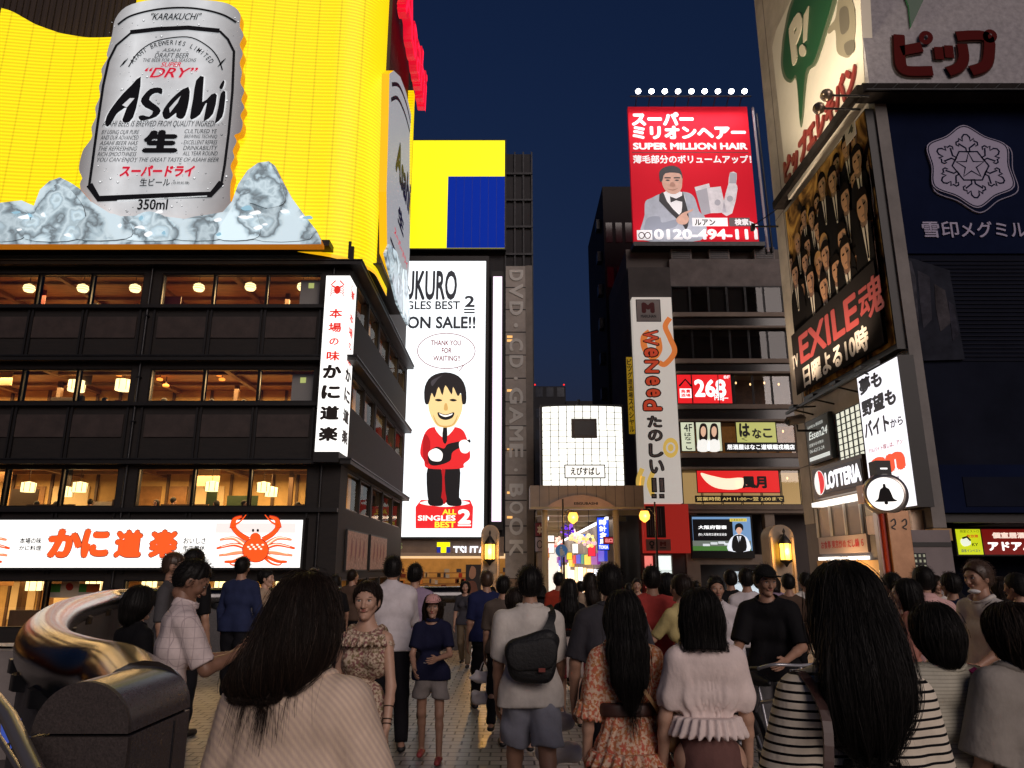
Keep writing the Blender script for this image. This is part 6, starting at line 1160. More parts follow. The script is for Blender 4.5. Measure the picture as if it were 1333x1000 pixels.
# --- the two lantern pillars at the bridge end
def lantern_pillar(u,Y,label,w,vt):
    p=aty(u,vt,Y); x=p.x; h=p.z; t=thing('lantern_pillar',label,'lantern pillar',(x,Y,0),'lantern pillars at the bridge end'); ST=mat('lantern_pillar_stone',(.36,.27,.18),.6,nz=(3,.2),bump=(30,.1))
    m=MB(); m.box(x-w/2,Y-w/2,0,x+w/2,Y+w/2,h-w/2,ST); V=[]; a=[(x+w/2*math.cos(PI*i/16),h-w/2+w/2*math.sin(PI*i/16)) for i in range(17)]
    m.add([(q[0],y,q[1]) for y in (Y-w/2,Y+w/2) for q in a],[(i,i+17,i+18,i+1) for i in range(16)],ST,True); m.add([(q[0],Y-w/2,q[1]) for q in a],[tuple(range(16,-1,-1))],ST); m.add([(q[0],Y+w/2,q[1]) for q in a],[tuple(range(17))],ST)
    for s in (-1,1): m.box(x+s*w*.42-.02,Y-w/2-.03,0,x+s*w*.42+.02,Y-w/2-.002,h-w*.5,ST)
    m.build('pillar',t)
    yl=Y-w/2-.16; zl=aty(u,718,yl).z; m=MB(); m.lathe((x,yl,zl),[(.02,-.26),(.07,-.2),(.1,-.16),(.105,.14),(.06,.2),(.02,.26)],lit('lantern_amber',(255,200,70),5.0),12); m.build('lantern_glass',t)
    m=MB(); 
    for k in range(6): g=2*PI*k/6; m.tube([(x+.112*math.cos(g),yl+.112*math.sin(g),zl-.17),(x+.112*math.cos(g),yl+.112*math.sin(g),zl+.16)],.009,BLACKISH,4)
    m.lathe((x,yl,zl+.15),[(.13,0),(.13,.03),(.06,.13),(.015,.2),(.03,.24),(.01,.3)],BLACKISH,12); m.lathe((x,yl,zl-.3),[(.01,0),(.05,.06),(.12,.11),(.12,.14)],BLACKISH,12); m.tube([(x,yl,zl+.3),(x,Y-w/2,zl+.33)],.015,BLACKISH,5); m.tube([(x,yl+.1,zl-.16),(x,Y-w/2,zl-.2)],.015,BLACKISH,5); m.build('cage',t)
    L=bpy.data.lights.new('lantern_glow','POINT'); L.energy=60; L.color=(1,.50,.12); L.shadow_soft_size=.1; o=bpy.data.objects.new('lantern_glow',L); COL.objects.link(o); o.parent=t; o.location=(0,yl-Y-.17,zl)
lantern_pillar(638.5,16.6,'round topped stone lantern pillar with an amber lamp, below the white screen',.40,684); lantern_pillar(1010,15.2,'round topped stone lantern pillar with an amber lamp, near the video wall',.5,684)
# ================================================================== figures: rounded volumes blended into one continuous skin
class Sd:
    def __init__(s): s.ops=[]; s.cuts=[]; s.disp=None
    def cap(s,a,b,ra,rb,sy=1.0,k=.02,flat=False,sub=False): s.ops.append(('c',np.array(a,float),np.array(b,float),ra,rb,sy,k,flat,sub)); return s
    def ell(s,c,r,k=.02,sub=False): s.ops.append(('e',np.array(c,float),np.array(r,float),0,0,1,k,False,sub)); return s
    def cut(s,p,n): s.cuts.append((np.array(p,float),np.array(n,float)/np.linalg.norm(n))); return s
    def _prim(s,o,P):
        if o[0]=='e':
            q=(P-o[1])/o[2]; l=np.linalg.norm(q,axis=-1); return (l-1)*min(o[2])*(.6+.4*np.minimum(1,l))
        _,a,b,ra,rb,sy,k,flat,_s=o; S=np.array([1,1/sy,1]); p=P*S; A=a*S; B=b*S; ba=B-A; L2=max(ba@ba,1e-9); pa=p-A; t=(pa@ba)/L2; tc=np.clip(t,0,1)
        d=np.linalg.norm(pa-tc[...,None]*ba,axis=-1)-(ra+(rb-ra)*tc); d=d*min(1,sy)
        if flat: d=np.maximum(d,(t-1)*math.sqrt(L2))
        return d
    def ev(s,P,local=None):
        d=np.full(P.shape[:-1],.25)
        for o in s.ops:
            if local is not None:
                lo,h=local
                if o[0]=='e': mn=o[1]-o[2]; mx=o[1]+o[2]
                else: r=max(o[3],o[4]); e=np.array([r,r*o[5],r]); mn=np.minimum(o[1],o[2])-e; mx=np.maximum(o[1],o[2])+e
                i0=np.maximum(0,np.floor((mn-.05-lo)/h).astype(int)); i1=np.minimum(P.shape[:3],np.ceil((mx+.05-lo)/h).astype(int)+1)
                if (i1<=i0).any(): continue
                sl=tuple(slice(x,y) for x,y in zip(i0,i1))
            else: sl=Ellipsis
            q=s._prim(o,P[sl]); e=d[sl]; k=max(o[6],1e-4)
            if o[8]: q=-q; h_=np.clip(.5-.5*(e-q)/k,0,1); d[sl]=e*(1-h_)+q*h_+k*h_*(1-h_)
            else: h_=np.clip(.5+.5*(e-q)/k,0,1); d[sl]=e*(1-h_)+q*h_-k*h_*(1-h_)
        if s.disp is not None: d=d+s.disp(P)
        for p,n in s.cuts: d=np.maximum(d,(P-p)@n)
        return d
    def bounds(s):
        mn=[];mx=[]
        for o in s.ops:
            if o[8]: continue
            if o[0]=='e': mn.append(o[1]-o[2]); mx.append(o[1]+o[2])
            else: r=max(o[3],o[4]); e=np.array([r,r*max(o[5],1) if o[5]>1 else r*o[5],r]); mn.append(np.minimum(o[1],o[2])-e); mx.append(np.maximum(o[1],o[2])+e)
        return np.min(mn,0)-.03,np.max(mx,0)+.03
    def mesh(s,h):
        lo,hi=s.bounds(); n=np.ceil((hi-lo)/h).astype(int)+1
        ax=[lo[i]+h*np.arange(n[i]) for i in range(3)]; P=np.stack(np.meshgrid(*ax,indexing='ij'),-1)
        return surface_net(s.ev(P,(lo,h)),lo,h)
def surface_net(d,lo,h):
    nx,ny,nz=d.shape; c=[d[i:nx-1+i,j:ny-1+j,k:nz-1+k] for i in (0,1) for j in (0,1) for k in (0,1)]
    neg=sum((x<0).astype(np.int8) for x in c); act=(neg>0)&(neg<8); I=np.argwhere(act)
    if len(I)==0: return np.zeros((0,3)),np.zeros((0,4),int)
    idx=np.full(act.shape,-1); idx[act]=np.arange(len(I)); v=[x[act] for x in c]
    off=np.array([(i,j,k) for i in (0,1) for j in (0,1) for k in (0,1)],float); acc=np.zeros((len(I),3)); cnt=np.zeros(len(I))
    for a in range(8):
        for b in range(a+1,8):
            if np.abs(off[a]-off[b]).sum()!=1: continue
            m=(v[a]<0)!=(v[b]<0); t=np.where(m,v[a]/np.where(m,v[a]-v[b],1),0); acc+=np.where(m[:,None],off[a]+(off[b]-off[a])*t[:,None],0); cnt+=m
    V=lo+h*(I+acc/cnt[:,None]); Q=[]
    for axis in range(3):
        sl0=[slice(1,-1)]*3; sl1=[slice(1,-1)]*3; sl0[axis]=slice(0,-1); sl1[axis]=slice(1,None)
        A=d[tuple(sl0)]<0; B=d[tuple(sl1)]<0; X=np.argwhere(A!=B)
        if len(X)==0: continue
        fl=A[A!=B]; base=X.copy()
        for q in range(3):
            if q!=axis: base[:,q]+=1
        u,w=[(1,2),(2,0),(0,1)][axis]
        def at(du,dw): e=base.copy(); e[:,u]+=du; e[:,w]+=dw; return idx[e[:,0],e[:,1],e[:,2]]
        q=np.stack([at(-1,-1),at(0,-1),at(0,0),at(-1,0)],1); q[~fl]=q[~fl][:,::-1]; Q.append(q)
    Q=np.concatenate(Q); return V,Q[(Q>=0).all(1)]
class Rib(Sd):
    """a sewn neck band: a thin ring where the garment meets its neck opening"""
    def __init__(s,g,c,r): s.g=g; s.c=np.array(c); s.r=r
    def bounds(s): return s.c-s.r*1.25,s.c+s.r*1.25
    def ev(s,P,local=None):
        q=Sd(); q.ops=[o for o in s.g.ops if not o[8]]; nk=[o for o in s.g.ops if o[8]][0]; n=q._prim(nk,P); return np.maximum(np.abs(n-.004)-.007,q.ev(P)-.0035)
def wrinkle(amp,seed,f=(13,13,8)):
    amp=amp*1.7
    rg=np.random.RandomState(seed); W_=[(rg.normal(size=3)*np.array(f),rg.rand()*6.28) for _ in range(5)]
    def fn(P):
        o=0; w=np.sin(P@np.array([5.,7.,4.])+seed)*.8
        for k,ph in W_: o=o+np.sin(P@k+ph+w)
        return amp*o/2.2
    return fn
def mk(name,parts,parent,smooth=True,**props):
    """parts: [(V,F,material,[face material list])]"""
    me=bpy.data.meshes.new(name); o=bpy.data.objects.new(name,me); COL.objects.link(o); o.parent=parent
    V=[];Fc=[];M=[];mats=[];k=0
    for v,f,m in parts:
        if m not in mats: mats.append(m)
        V.append(np.asarray(v,float)); Fc+= [tuple(int(x)+k for x in q) for q in f]; M+= [mats.index(m)]*len(f); k+=len(v)
    me.from_pydata(np.concatenate(V).tolist(),[],Fc)
    for m in mats: me.materials.append(m)
    me.polygons.foreach_set('material_index',M); me.polygons.foreach_set('use_smooth',[smooth]*len(M)); me.update()
    for a,b in props.items(): o[a]=b
    return o
def sph(c,r,n=10,k=7):
    m=MB(); m.ball(c,r[0],r[1],r[2],INK,n,k); return np.array(m.V),m.F
# ---- cloth, skin and hair materials
def cloth(name,rgb,k=.8,kind=None,rgb2=None,scale=1.0,rough=.85):
    nm='cloth_'+name
    if nm in MATS: return MATS[nm]
    c=tuple(x*k for x in lin(rgb)); m=mat(nm,c,rough,nz=(9,.14),bump=(10,.55,(1.3,1.3,.8)),spec=.2); n,b=nodes_of(m)
    if kind:
        c2=tuple(x*k for x in lin(rgb2)); tc=n.nodes.new('ShaderNodeTexCoord'); src=[l.from_socket for l in n.links if l.to_socket==b.inputs['Base Color']][0]
        mx=n.nodes.new('ShaderNodeMix'); mx.data_type='RGBA'; n.links.new(src,mx.inputs[6]); mx.inputs[7].default_value=(*c2,1)
        def band(axis,f,w,off=0.0):
            sx=n.nodes.new('ShaderNodeSeparateXYZ'); n.links.new(tc.outputs['Object'],sx.inputs[0]); a=n.nodes.new('ShaderNodeMath'); a.operation='MULTIPLY_ADD'; a.inputs[1].default_value=f; a.inputs[2].default_value=100+off; n.links.new(sx.outputs[axis],a.inputs[0])
            fr=n.nodes.new('ShaderNodeMath'); fr.operation='FRACT'; n.links.new(a.outputs[0],fr.inputs[0]); l=n.nodes.new('ShaderNodeMath'); l.operation='LESS_THAN'; l.inputs[1].default_value=w; n.links.new(fr.outputs[0],l.inputs[0]); return l.outputs[0]
        if kind=='stripe': n.links.new(band(2,scale,.30),mx.inputs[0])
        elif kind=='vstripe': n.links.new(band(0,scale,.4),mx.inputs[0])
        elif kind=='plaid':
            a=n.nodes.new('ShaderNodeMath'); a.operation='MAXIMUM'; n.links.new(band(2,scale,.07),a.inputs[0]); n.links.new(band(1,scale,.07),a.inputs[1]); a2=n.nodes.new('ShaderNodeMath'); a2.operation='MAXIMUM'; n.links.new(a.outputs[0],a2.inputs[0]); n.links.new(band(0,scale,.07),a2.inputs[1]); g=n.nodes.new('ShaderNodeMath'); g.operation='MULTIPLY'; g.inputs[1].default_value=.35; n.links.new(a2.outputs[0],g.inputs[0]); n.links.new(g.outputs[0],mx.inputs[0])
        elif kind=='floral':
            v=n.nodes.new('ShaderNodeTexVoronoi'); v.inputs['Scale'].default_value=scale; n.links.new(tc.outputs['Object'],v.inputs['Vector']); t2=n.nodes.new('ShaderNodeTexNoise'); t2.inputs['Scale'].default_value=scale*1.4; t2.inputs['Detail'].default_value=4; n.links.new(tc.outputs['Object'],t2.inputs['Vector'])
            cr=n.nodes.new('ShaderNodeValToRGB'); e=cr.color_ramp.elements; e[0].position=.43; e[0].color=(0,0,0,1); e[1].position=.54; e[1].color=(1,1,1,1); n.links.new(t2.outputs['Fac'],cr.inputs[0]); n.links.new(cr.outputs[0],mx.inputs[0])
            hs=n.nodes.new('ShaderNodeMix'); hs.data_type='RGBA'; sp=n.nodes.new('ShaderNodeSeparateColor'); n.links.new(v.outputs['Color'],sp.inputs[0]); n.links.new(sp.outputs[0],hs.inputs[0]); hs.inputs[6].default_value=(*c2,1); hs.inputs[7].default_value=(c2[0]*.9,c2[1]*1.9,c2[2]*.9,1); n.links.new(hs.outputs[2],mx.inputs[7])
        elif kind=='rib':
            w=n.nodes.new('ShaderNodeTexWave'); w.inputs['Scale'].default_value=scale; w.bands_direction='DIAGONAL'; n.links.new(tc.outputs['Object'],w.inputs['Vector']); g=n.nodes.new('ShaderNodeMath'); g.operation='MULTIPLY'; g.inputs[1].default_value=.55; n.links.new(w.outputs['Fac'],g.inputs[0]); n.links.new(g.outputs[0],mx.inputs[0])
        n.links.new(mx.outputs[2],b.inputs['Base Color'])
    return m
def skin(name,c): 
    m=mat('skin_'+name,c,.5,nz=(14,.10),bump=(90,.06)); return m
SKINS=[skin('light',(.50,.30,.21)),skin('tan',(.38,.21,.14)),skin('deep',(.24,.125,.08))]
HAIRM=[mat('hair_black',(.006,.005,.0045),.55,nz=(60,.5,(1,1,.1)),spec=.22),mat('hair_dark_brown',(.013,.0075,.005),.55,nz=(60,.5,(1,1,.1)),spec=.22),mat('hair_brown',(.05,.026,.014),.45,nz=(60,.5,(1,1,.1)))]
HAIRS_=[mat('hair_black_sheen',(.012,.009,.0075),.5),mat('hair_brown_sheen',(.045,.024,.014),.5),mat('hair_light_sheen',(.10,.055,.03),.5)]
EYEW=mat('eye_white',(.6,.58,.55),.3); LIPM=mat('lip_rose',(.34,.11,.09),.45)
# ---- head and hand shapes, made once
HEADC={}
def head_parts(h,sk,hair,female):
    if h not in HEADC:
        s=Sd(); s.ell((0,-.012,.03),(.073,.092,.083),.02); s.cap((0,.03,0),(0,.046,-.078),.062,.032,1,.035)
        for g in (-1,1): s.cap((g*.045,.0,-.03),(g*.012,.05,-.09),.024,.018,1,.025); s.ell((g*.034,.062,-.018),(.026,.022,.026),.02); s.ell((g*.075,-.004,-.006),(.011,.021,.031),.006); s.ell((g*.031,.096,.008),(.017,.014,.011),.012,True)
        s.cap((0,.086,.008),(0,.104,-.028),.007,.0115,1,.010); s.cap((-.011,.096,-.031),(.011,.096,-.031),.008,.008,1,.006); s.cap((-.036,.074,.024),(.036,.074,.024),.012,.012,1,.014)
        s.cap((-.018,.084,-.052),(.018,.084,-.052),.008,.008,1,.008); s.ell((0,.079,-.095),(.018,.016,.014),.016); s.cap((0,-.02,-.05),(0,-.022,-.085),.050,.044,1,.025)
        HEADC[h]=s.mesh(h)
    v,f=HEADC[h]; P=[(v,f,sk)]
    for g in (-1,1):
        P.append((*sph((g*.031,.0785,.007),(.0145,.010,.0062)),EYEW)); P.append((*sph((g*.031,.0855,.007),(.0055,.0045,.0058),8,6),INK)); P.append((*sph((g*.031,.083,.0135),(.017,.008,.0022),10,6),INK)); P.append((*sph((g*.033,.084,.029),(.019,.007,.0032 if female else .0048),10,6),hair))
    P.append((*sph((0,.0885,-.0485),(.019,.007,.0042)),LIPM)); P.append((*sph((0,.0875,-.0565),(.017,.0075,.005)),LIPM)); return P
HANDC={}
def hand_parts(h,curl):
    """right hand hanging along -z, palm facing -x (towards the body), fingers at -z, thumb to +y"""
    key=(h,curl)
    if key not in HANDC:
        s=Sd(); K=[(.030,-.088),(.010,-.093),(-.010,-.090),(-.029,-.082)]
        for y,z in K: s.cap((0,y*.55,-.012),(0,y,z+.004),.0135,.0115,1,.014)
        s.cap((0,0,.012),(0,0,-.01),.020,.020,1,.012)
        s.cap((-.003,.014,-.02),(-.010,.044,-.052),.0135,.0105,1,.008); s.cap((-.010,.044,-.052),(-.018,.052,-.082),.0098,.0082,1,.004)
        for (y,z),L in zip(K,(.072,.080,.074,.058)):
            a=curl*.55; p=np.array((0,y,z)); 
            for q,fr in enumerate((.44,.32,.24)):
                dr=np.array((-math.sin(a),y*.9 if q==0 else 0,-math.cos(a))); dr/=np.linalg.norm(dr); e=p+dr*L*fr; s.cap(p,e,.0090-.0008*q,.0084-.0008*q,1,.0025); p=e; a+=curl
        HANDC[key]=s.mesh(h)
    return HANDC[key]
def rotm(a,axis): return np.array(Matrix.Rotation(a,3,axis))
def frame_from(d,fwd):
    z=-np.array(d,float); z/=np.linalg.norm(z); y=np.array(fwd,float); y=y-z*(y@z); y/=np.linalg.norm(y); x=np.cross(y,z); return np.stack([x,y,z],1)
def limbdir(sw,ab,sg): return np.array((sg*math.sin(ab),math.sin(sw)*math.cos(ab),-math.cos(sw)*math.cos(ab)))
# ---- hair
def hair_sd(style,C,Rm,sc,h,back=None,seed=0,low=None):
    s=Sd(); w=lambda p:C+Rm@(np.array(p)*sc)
    e=lambda c,r,k=.02,sub=False:s.ell(w(c),np.array(r)*sc,k,sub)
    if style in('short','crew'):
        t=.012 if style=='crew' else .022
        e((0,-.016,.036),(.073+t*.8,.092+t,.083+t)); e((0,-.050,-.02),(.066+t*.4,.055,.06),.03)
        cu=[((0,.062,.05),(0,.9,-.55)),((0,.012,-.02),(0,.6,-.8))]
    elif style=='bob':
        e((0,-.016,.034),(.098,.112,.100)); e((0,-.034,-.03),(.100,.088,.085),.04); s.cap(w((0,-.05,-.03)),w((0,-.056,-.085)),.085*sc,.075*sc,1,.03); 
        cu=[((0,.088,.05),(0,1,-.35))]
    elif style=='mid':
        e((0,-.016,.034),(.098,.112,.100)); e((0,-.034,-.04),(.104,.088,.09),.04); s.cap(w((0,-.045,-.05)),w((0,-.055,-.168)),.098*sc,.112*sc,.72,.03,True)
        cu=[((0,.088,.05),(0,1,-.35))]
    elif style=='up':
        e((0,-.016,.036),(.086,.106,.096)); e((0,-.05,-.0),(.07,.06,.07),.03); e((0,-.085,.06),(.045,.045,.045),.02); cu=[((0,.07,.055),(0,.9,-.6)),((0,.012,-.03),(0,.6,-.8))]
    else: # long
        e((0,-.016,.034),(.090,.106,.096)); e((0,-.034,-.04),(.094,.084,.09),.04)
        pts=[w((0,-.045,-.05))]+list(back); rr=[.090*sc]+list(low)
        for i in range(len(pts)-1): s.cap(pts[i],pts[i+1],rr[i],rr[i+1],.62,.04)
        cu=[((0,.088,.05),(0,1,-.35))]
    for p,n in cu: s.cut(w(p),Rm@np.array(n,float))
    if style in('bob','mid','long'):   # opening for the face and neck front
        s.ell(w((0,.10,-.04)),np.array((.066,.10,.125))*sc,.015,True)
    rg=np.random.RandomState(seed); ks=rg.uniform(18,60,6); ph=rg.rand(6)*6.28
    def disp(P):
        q=(P-C)@Rm; th=np.arctan2(q[...,0],-(q[...,1]+.02)); o=0
        for k,p in zip(ks,ph): o=o+np.sin(k*th*.6+p+q[...,2]*5)
        return .0006*o
    s.disp=disp; return s
def strands(s,V,n,C,Rm,sc,steps,step,rad,seed,flow=(0,-.15,-1),fall=0,spread=.0,top=-9,style='long',avoid=None):
    """fine locks that run down the hair surface and hang free at the ends"""
    rg=np.random.RandomState(seed); z=(V-C)@Rm; ok=V[z[:,2]>top*sc]
    if len(ok)==0: return None
    p=ok[rg.randint(0,len(ok),n)]+rg.normal(size=(n,3))*.003; F0=np.array(flow,float)
    def grad(p,s=s):
        e=.004; g=np.stack([s.ev(p+np.eye(3)[i]*e)-s.ev(p-np.eye(3)[i]*e) for i in range(3)],-1); return g/(np.linalg.norm(g,axis=-1,keepdims=True)+1e-9)
    off=np.where(rg.rand(n)<.07,rg.uniform(.006,.018,n),rg.uniform(.0003,.0060,n)); path=[]; free=np.zeros(n,int); fm=rg.randint(1,5,n); jit=rg.normal(size=(n,3))*.12; ln=rg.randint(max(3,steps//2),steps+1,n); g=grad(p); p=p-g*(s.ev(p)-off)[:,None]
    for i in range(steps+1):
        path.append(p.copy()); d=s.ev(p); g=grad(p); dr=F0+jit; 
        if style in('short','crew'): rd=(p-C); rd/=np.linalg.norm(rd,axis=-1,keepdims=True); dr=dr+rd*spread
        near=(d<.02)[:,None]; tg=np.where(near,dr-g*np.sum(dr*g,-1,keepdims=True)*(.95 if style not in('short','crew') else .55),dr); tg/=np.linalg.norm(tg,axis=-1,keepdims=True)+1e-9
        q=p+tg*step; d2=s.ev(q); g2=grad(q); push=np.where(d2<off,d2-off,np.where(d2<.03,(d2-off)*(.6 if style not in('short','crew') else .1),0)); q=q-g2*push[:,None]
        if avoid is not None:
            da=avoid.ev(q); q=q+grad(q,avoid)*np.maximum(0,.006+off-da)[:,None]
        free=free+(d>.012+.02*(style=='long')); q=np.where(((i<ln)&(free<fm))[:,None],q,p+tg*.0002); p=q
    T=np.stack(path,1); m=T.shape[1]; Vv=np.zeros((n,m,3,3)); dd=np.gradient(T,axis=1); dd/=np.linalg.norm(dd,axis=-1,keepdims=True)+1e-9
    ax=np.cross(dd,rg.normal(size=(n,1,3))); ax/=np.linalg.norm(ax,axis=-1,keepdims=True)+1e-9; ay=np.cross(dd,ax); r=(rad*rg.uniform(.6,1.4,n))[:,None]*np.linspace(1,.12,m)[None,:]
    for k in range(3): a=2*PI*k/3; Vv[:,:,k]=T+ax*(r*math.cos(a))[...,None]+ay*(r*math.sin(a))[...,None]
    b=(np.arange(n)*m*3)[:,None,None]+(np.arange(m-1)*3)[None,:,None]; k=np.arange(3)[None,None,:]; k2=(k+1)%3
    Q=np.stack([b+k,b+k2,b+3+k2,b+3+k],-1).reshape(-1,4); return Vv.reshape(-1,3),Q
# ---- a person
def person(label,u,v,Y,yaw,sex='m',lean=0,build=1.0,skin_=0,hair='short',hairm=0,head=(0,0),armL=(0,8,12,0),armR=(0,8,12,0),legs=((6,4),(-6,8)),top=None,low=None,shoe=(30,28,28),strand=0,long_to=.72,group='people crossing the bridge',ht=None,slen=26,gz=None,hairback=None,pos=None,curl=(.35,.35),jacket=False,cap=None,bust=1.0,extra=None,seed=0):
    if strand==0 and Y<15: strand=220 if hair in('short','crew') else 260
    if gz is None and Y>2.6: Y*=1.09
    if pos is None: p=aty(u,v,Y); x,y,ztop=p.x,p.y,p.z
    else: x,y,ztop=pos
    g=ground_z(y)+.004 if gz is None else gz
    H=ht if ht else (ztop-g-.012)/(1-.44*(1-math.cos(R(lean)))); seed=seed or int(abs(u)*7+abs(v)*3)
    t=thing('person',label,'person',(x,y,g),group); t.rotation_euler=(0,0,R(yaw)); f=sex=='f'
    h=.0085 if Y<4.2 else (.011 if Y<6.6 else (.015 if Y<11 else .024)); hh=.0045 if Y<5.5 else (.0065 if Y<9 else .012); hd=.0042 if Y<7 else (.006 if Y<11 else .009)
    sk=SKINS[skin_]; hm=HAIRM[hairm]; L=lambda q:R(q)
    ws=(.087 if f else .099)*H*build**.6; hw=.054*H; b=(.855 if f else .925)*build
    thl,shl=.238*H,.235*H; J={}
    for sg,(sw,kn) in zip((-1,1),legs):
        hip=np.array((sg*hw,0,0)); kd=limbdir(L(sw),L(2),sg); ak=limbdir(L(sw-kn),L(1),sg); J[sg]=[hip,hip+kd*thl,hip+kd*thl+ak*shl]
    drop=-min(J[-1][2][2],J[1][2][2])+.045*H; 
    for sg in J: J[sg]=[q+np.array((0,0,drop)) for q in J[sg]]
    pz=drop; lr=L(lean); sd_=np.array((0,math.sin(lr),math.cos(lr))); scale=(H-drop)/(H*.495)
    sp=lambda q,dx=0,dy=0: np.array((dx,0,pz))+sd_*((q-.505)*H*scale)+np.array((0,dy*math.cos(lr),-dy*math.sin(lr)))
    def torso(s,e,k=.035,upto=True):
        s.cap(sp(.515,-.048*H),sp(.515,.048*H),.072*H*b*(1.05 if f else 1)+e,.072*H*b*(1.05 if f else 1)+e,.82,k)
        s.cap(sp(.59,-.028*H),sp(.59,.028*H),(.052 if f else .066)*H*b+e,(.052 if f else .066)*H*b+e,.80,k)
        s.cap(sp(.70,-.045*H),sp(.70,.045*H),(.052 if f else .062)*H*b+e,(.052 if f else .062)*H*b+e,.80,k)
        if upto: s.cap(sp(.775,-.058*H,-.008*H),sp(.775,.058*H,-.008*H),.046*H*b+e,.046*H*b+e,.82,k); s.cap(sp(.796,-ws*.74),sp(.796,ws*.74),.030*H*b+e,.030*H*b+e,1,k); s.cap(sp(.80),sp(.845),.050*H+e,.034*H+e*.8,.9,k); [s.cap(sp(.838,g_*.012*H),sp(.806,g_*ws*.80),.028*H+e*.7,.025*H*b+e*.8,1,k) for g_ in (-1,1)]
        if f and not (e<0 and bust<1):
            for g_ in (-1,1): s.ell(sp(.725,g_*.042*H,.045*H),np.array((.036,.032*bust,.036))*H*b+e*bust,.02+.02*(bust<1))
    A={}
    for sg,(sw,ab,el,inw) in zip((-1,1),(armL,armR)):
        s0=sp(.796,sg*ws*.98); u_=limbdir(L(sw+lean*.5),L(ab),sg); fsw=L(sw+el+lean*.5); fd=np.array((sg*(math.sin(L(ab))*.4-math.sin(L(inw))),math.sin(fsw),-math.cos(fsw))); fd/=np.linalg.norm(fd); e0=s0+u_*.172*H; w0=e0+fd*.145*H; A[sg]=(s0,e0,w0,fd)
    sc=H*.131/.2215*(1.04 if f else 1.0); hy,hp_=head; Rm=rotm(-R(lean)*.45-R(hp_),'X'); Rm=rotm(R(hy),'Z')@Rm
    nb=sp(.845,0,.004*H); C=np.array((nb[0],nb[1]+.004*H+math.sin(lr)*.02*H+math.sin(R(hp_))*.02,0)); C[2]=nb[2]+.0895*H*math.cos(lr*.6)-(.10-.1)*H
    # ---- bare body (one skin): torso, neck, limbs, feet; then head and hands
    s=Sd(); torso(s,-.012)
    s.cap(sp(.825),C+Rm@(np.array((0,-.022,-.055))*sc),.034*H*b,.046*sc,1,.03)
    for sg in (-1,1):
        hp,kn,an=J[sg]; s.cap(hp,kn,.049*H*b,.033*H*b,1,.03); mid=kn+(an-kn)*.3+np.array((0,-.006*H,0)); s.cap(kn,mid,.030*H*b,.031*H*b,1,.025); s.cap(mid,an,.030*H*b,.0195*H,1,.02)
        s.cap(an+np.array((0,-.02*H,-.024*H)),an+np.array((0,.085*H,-.030*H)),.020*H,.016*H,1,.02)
        s0,e0,w0,fd=A[sg]; s.cap(s0,e0,.028*H*b,.0225*H*b,1,.022); s.cap(e0,e0+(w0-e0)*.35,.0225*H*b,.0225*H*b,1,.02); s.cap(e0+(w0-e0)*.35,w0+fd*.004,.0215*H*b,.0150*H,1,.015)
    V,Q=s.mesh(h); parts=[(V,Q,sk)]
    for v,q,m in head_parts(hd,sk,hm,f): parts.append((C+(v*sc)@Rm.T,q,m))
    for sg,cu in zip((-1,1),curl):
        s0,e0,w0,fd=A[sg]; v,q=hand_parts(.0042 if Y<9 else .0065,cu); v=v*(H*.105/.175)*(.93 if f else 1)
        if sg<0: v=v*np.array((-1,1,1)); q=q[:,::-1]
        Fm=frame_from(fd,(0,.02-fd[2],.02+fd[1])); parts.append((w0+v@Fm.T,q,sk))
    mk('body',parts,t)
    # ---- clothes
    sdd=seed+1; shirt_sd=None
    if low:
        kind,m,ln=low[0],low[1],low[2]; e=low[3] if len(low)>3 else .014
        s=Sd()
        if kind in('trousers','shorts'):
            he=min(e*.7,(top.get('e',.010) if top else .02)-.016); hl=min(e,(top.get('e',.010) if top else .02)-.004)
            s.cap(sp(.52,-.048*H),sp(.52,.048*H),.072*H*b*(1.05 if f else 1)+he,.072*H*b*(1.05 if f else 1)+he,.82,.03); s.cap(sp(.565,-.03*H),sp(.565,.03*H),.060*H*b+he*.6,.060*H*b+he*.6,.80,.03)
            for sg in (-1,1):
                hp,kn,an=J[sg]
                if ln<=1: s.cap(hp,hp+(kn-hp)*ln,.050*H*b+hl,.050*H*b+e*1.2-(.012*H*ln*b),1,.03,True)
                else: s.cap(hp,kn,.050*H*b+hl,.036*H*b+e,1,.03); en=kn+(an-kn)*(ln-1)*1.04; s.cap(kn,en,.036*H*b+e,(.036-.010*(ln-1))*H*b+e,1,.03,True)
            s.cut(sp(.595),sd_); s.disp=wrinkle(.0042 if h<.02 else 0,sdd,(16,16,26)); mk('trousers' if kind=='trousers' else 'shorts',[(*s.mesh(h),m)],t)
        else:
            e0=sp(.60); n_=low[4] if len(low)>4 else 9; r0=(.066 if f else .07)*H*b+.008; s.cap(e0,np.array((0,0,pz+.0*H)),r0,.098*H*b+.01,.80,.03); s.cap(np.array((0,0,pz+.01*H)),np.array((0,.01,ln*H)),.098*H*b+.01,e*H,.85,.03,True); s.cut(e0,sd_)
            dz=lambda P:(.008*np.clip((pz+.1-P[...,2])*3,0,1))*np.sin(np.arctan2(P[...,0],P[...,1])*n_+np.sin(P[...,2]*9)); s.disp=dz; mk('skirt',[(*s.mesh(h),m)],t)
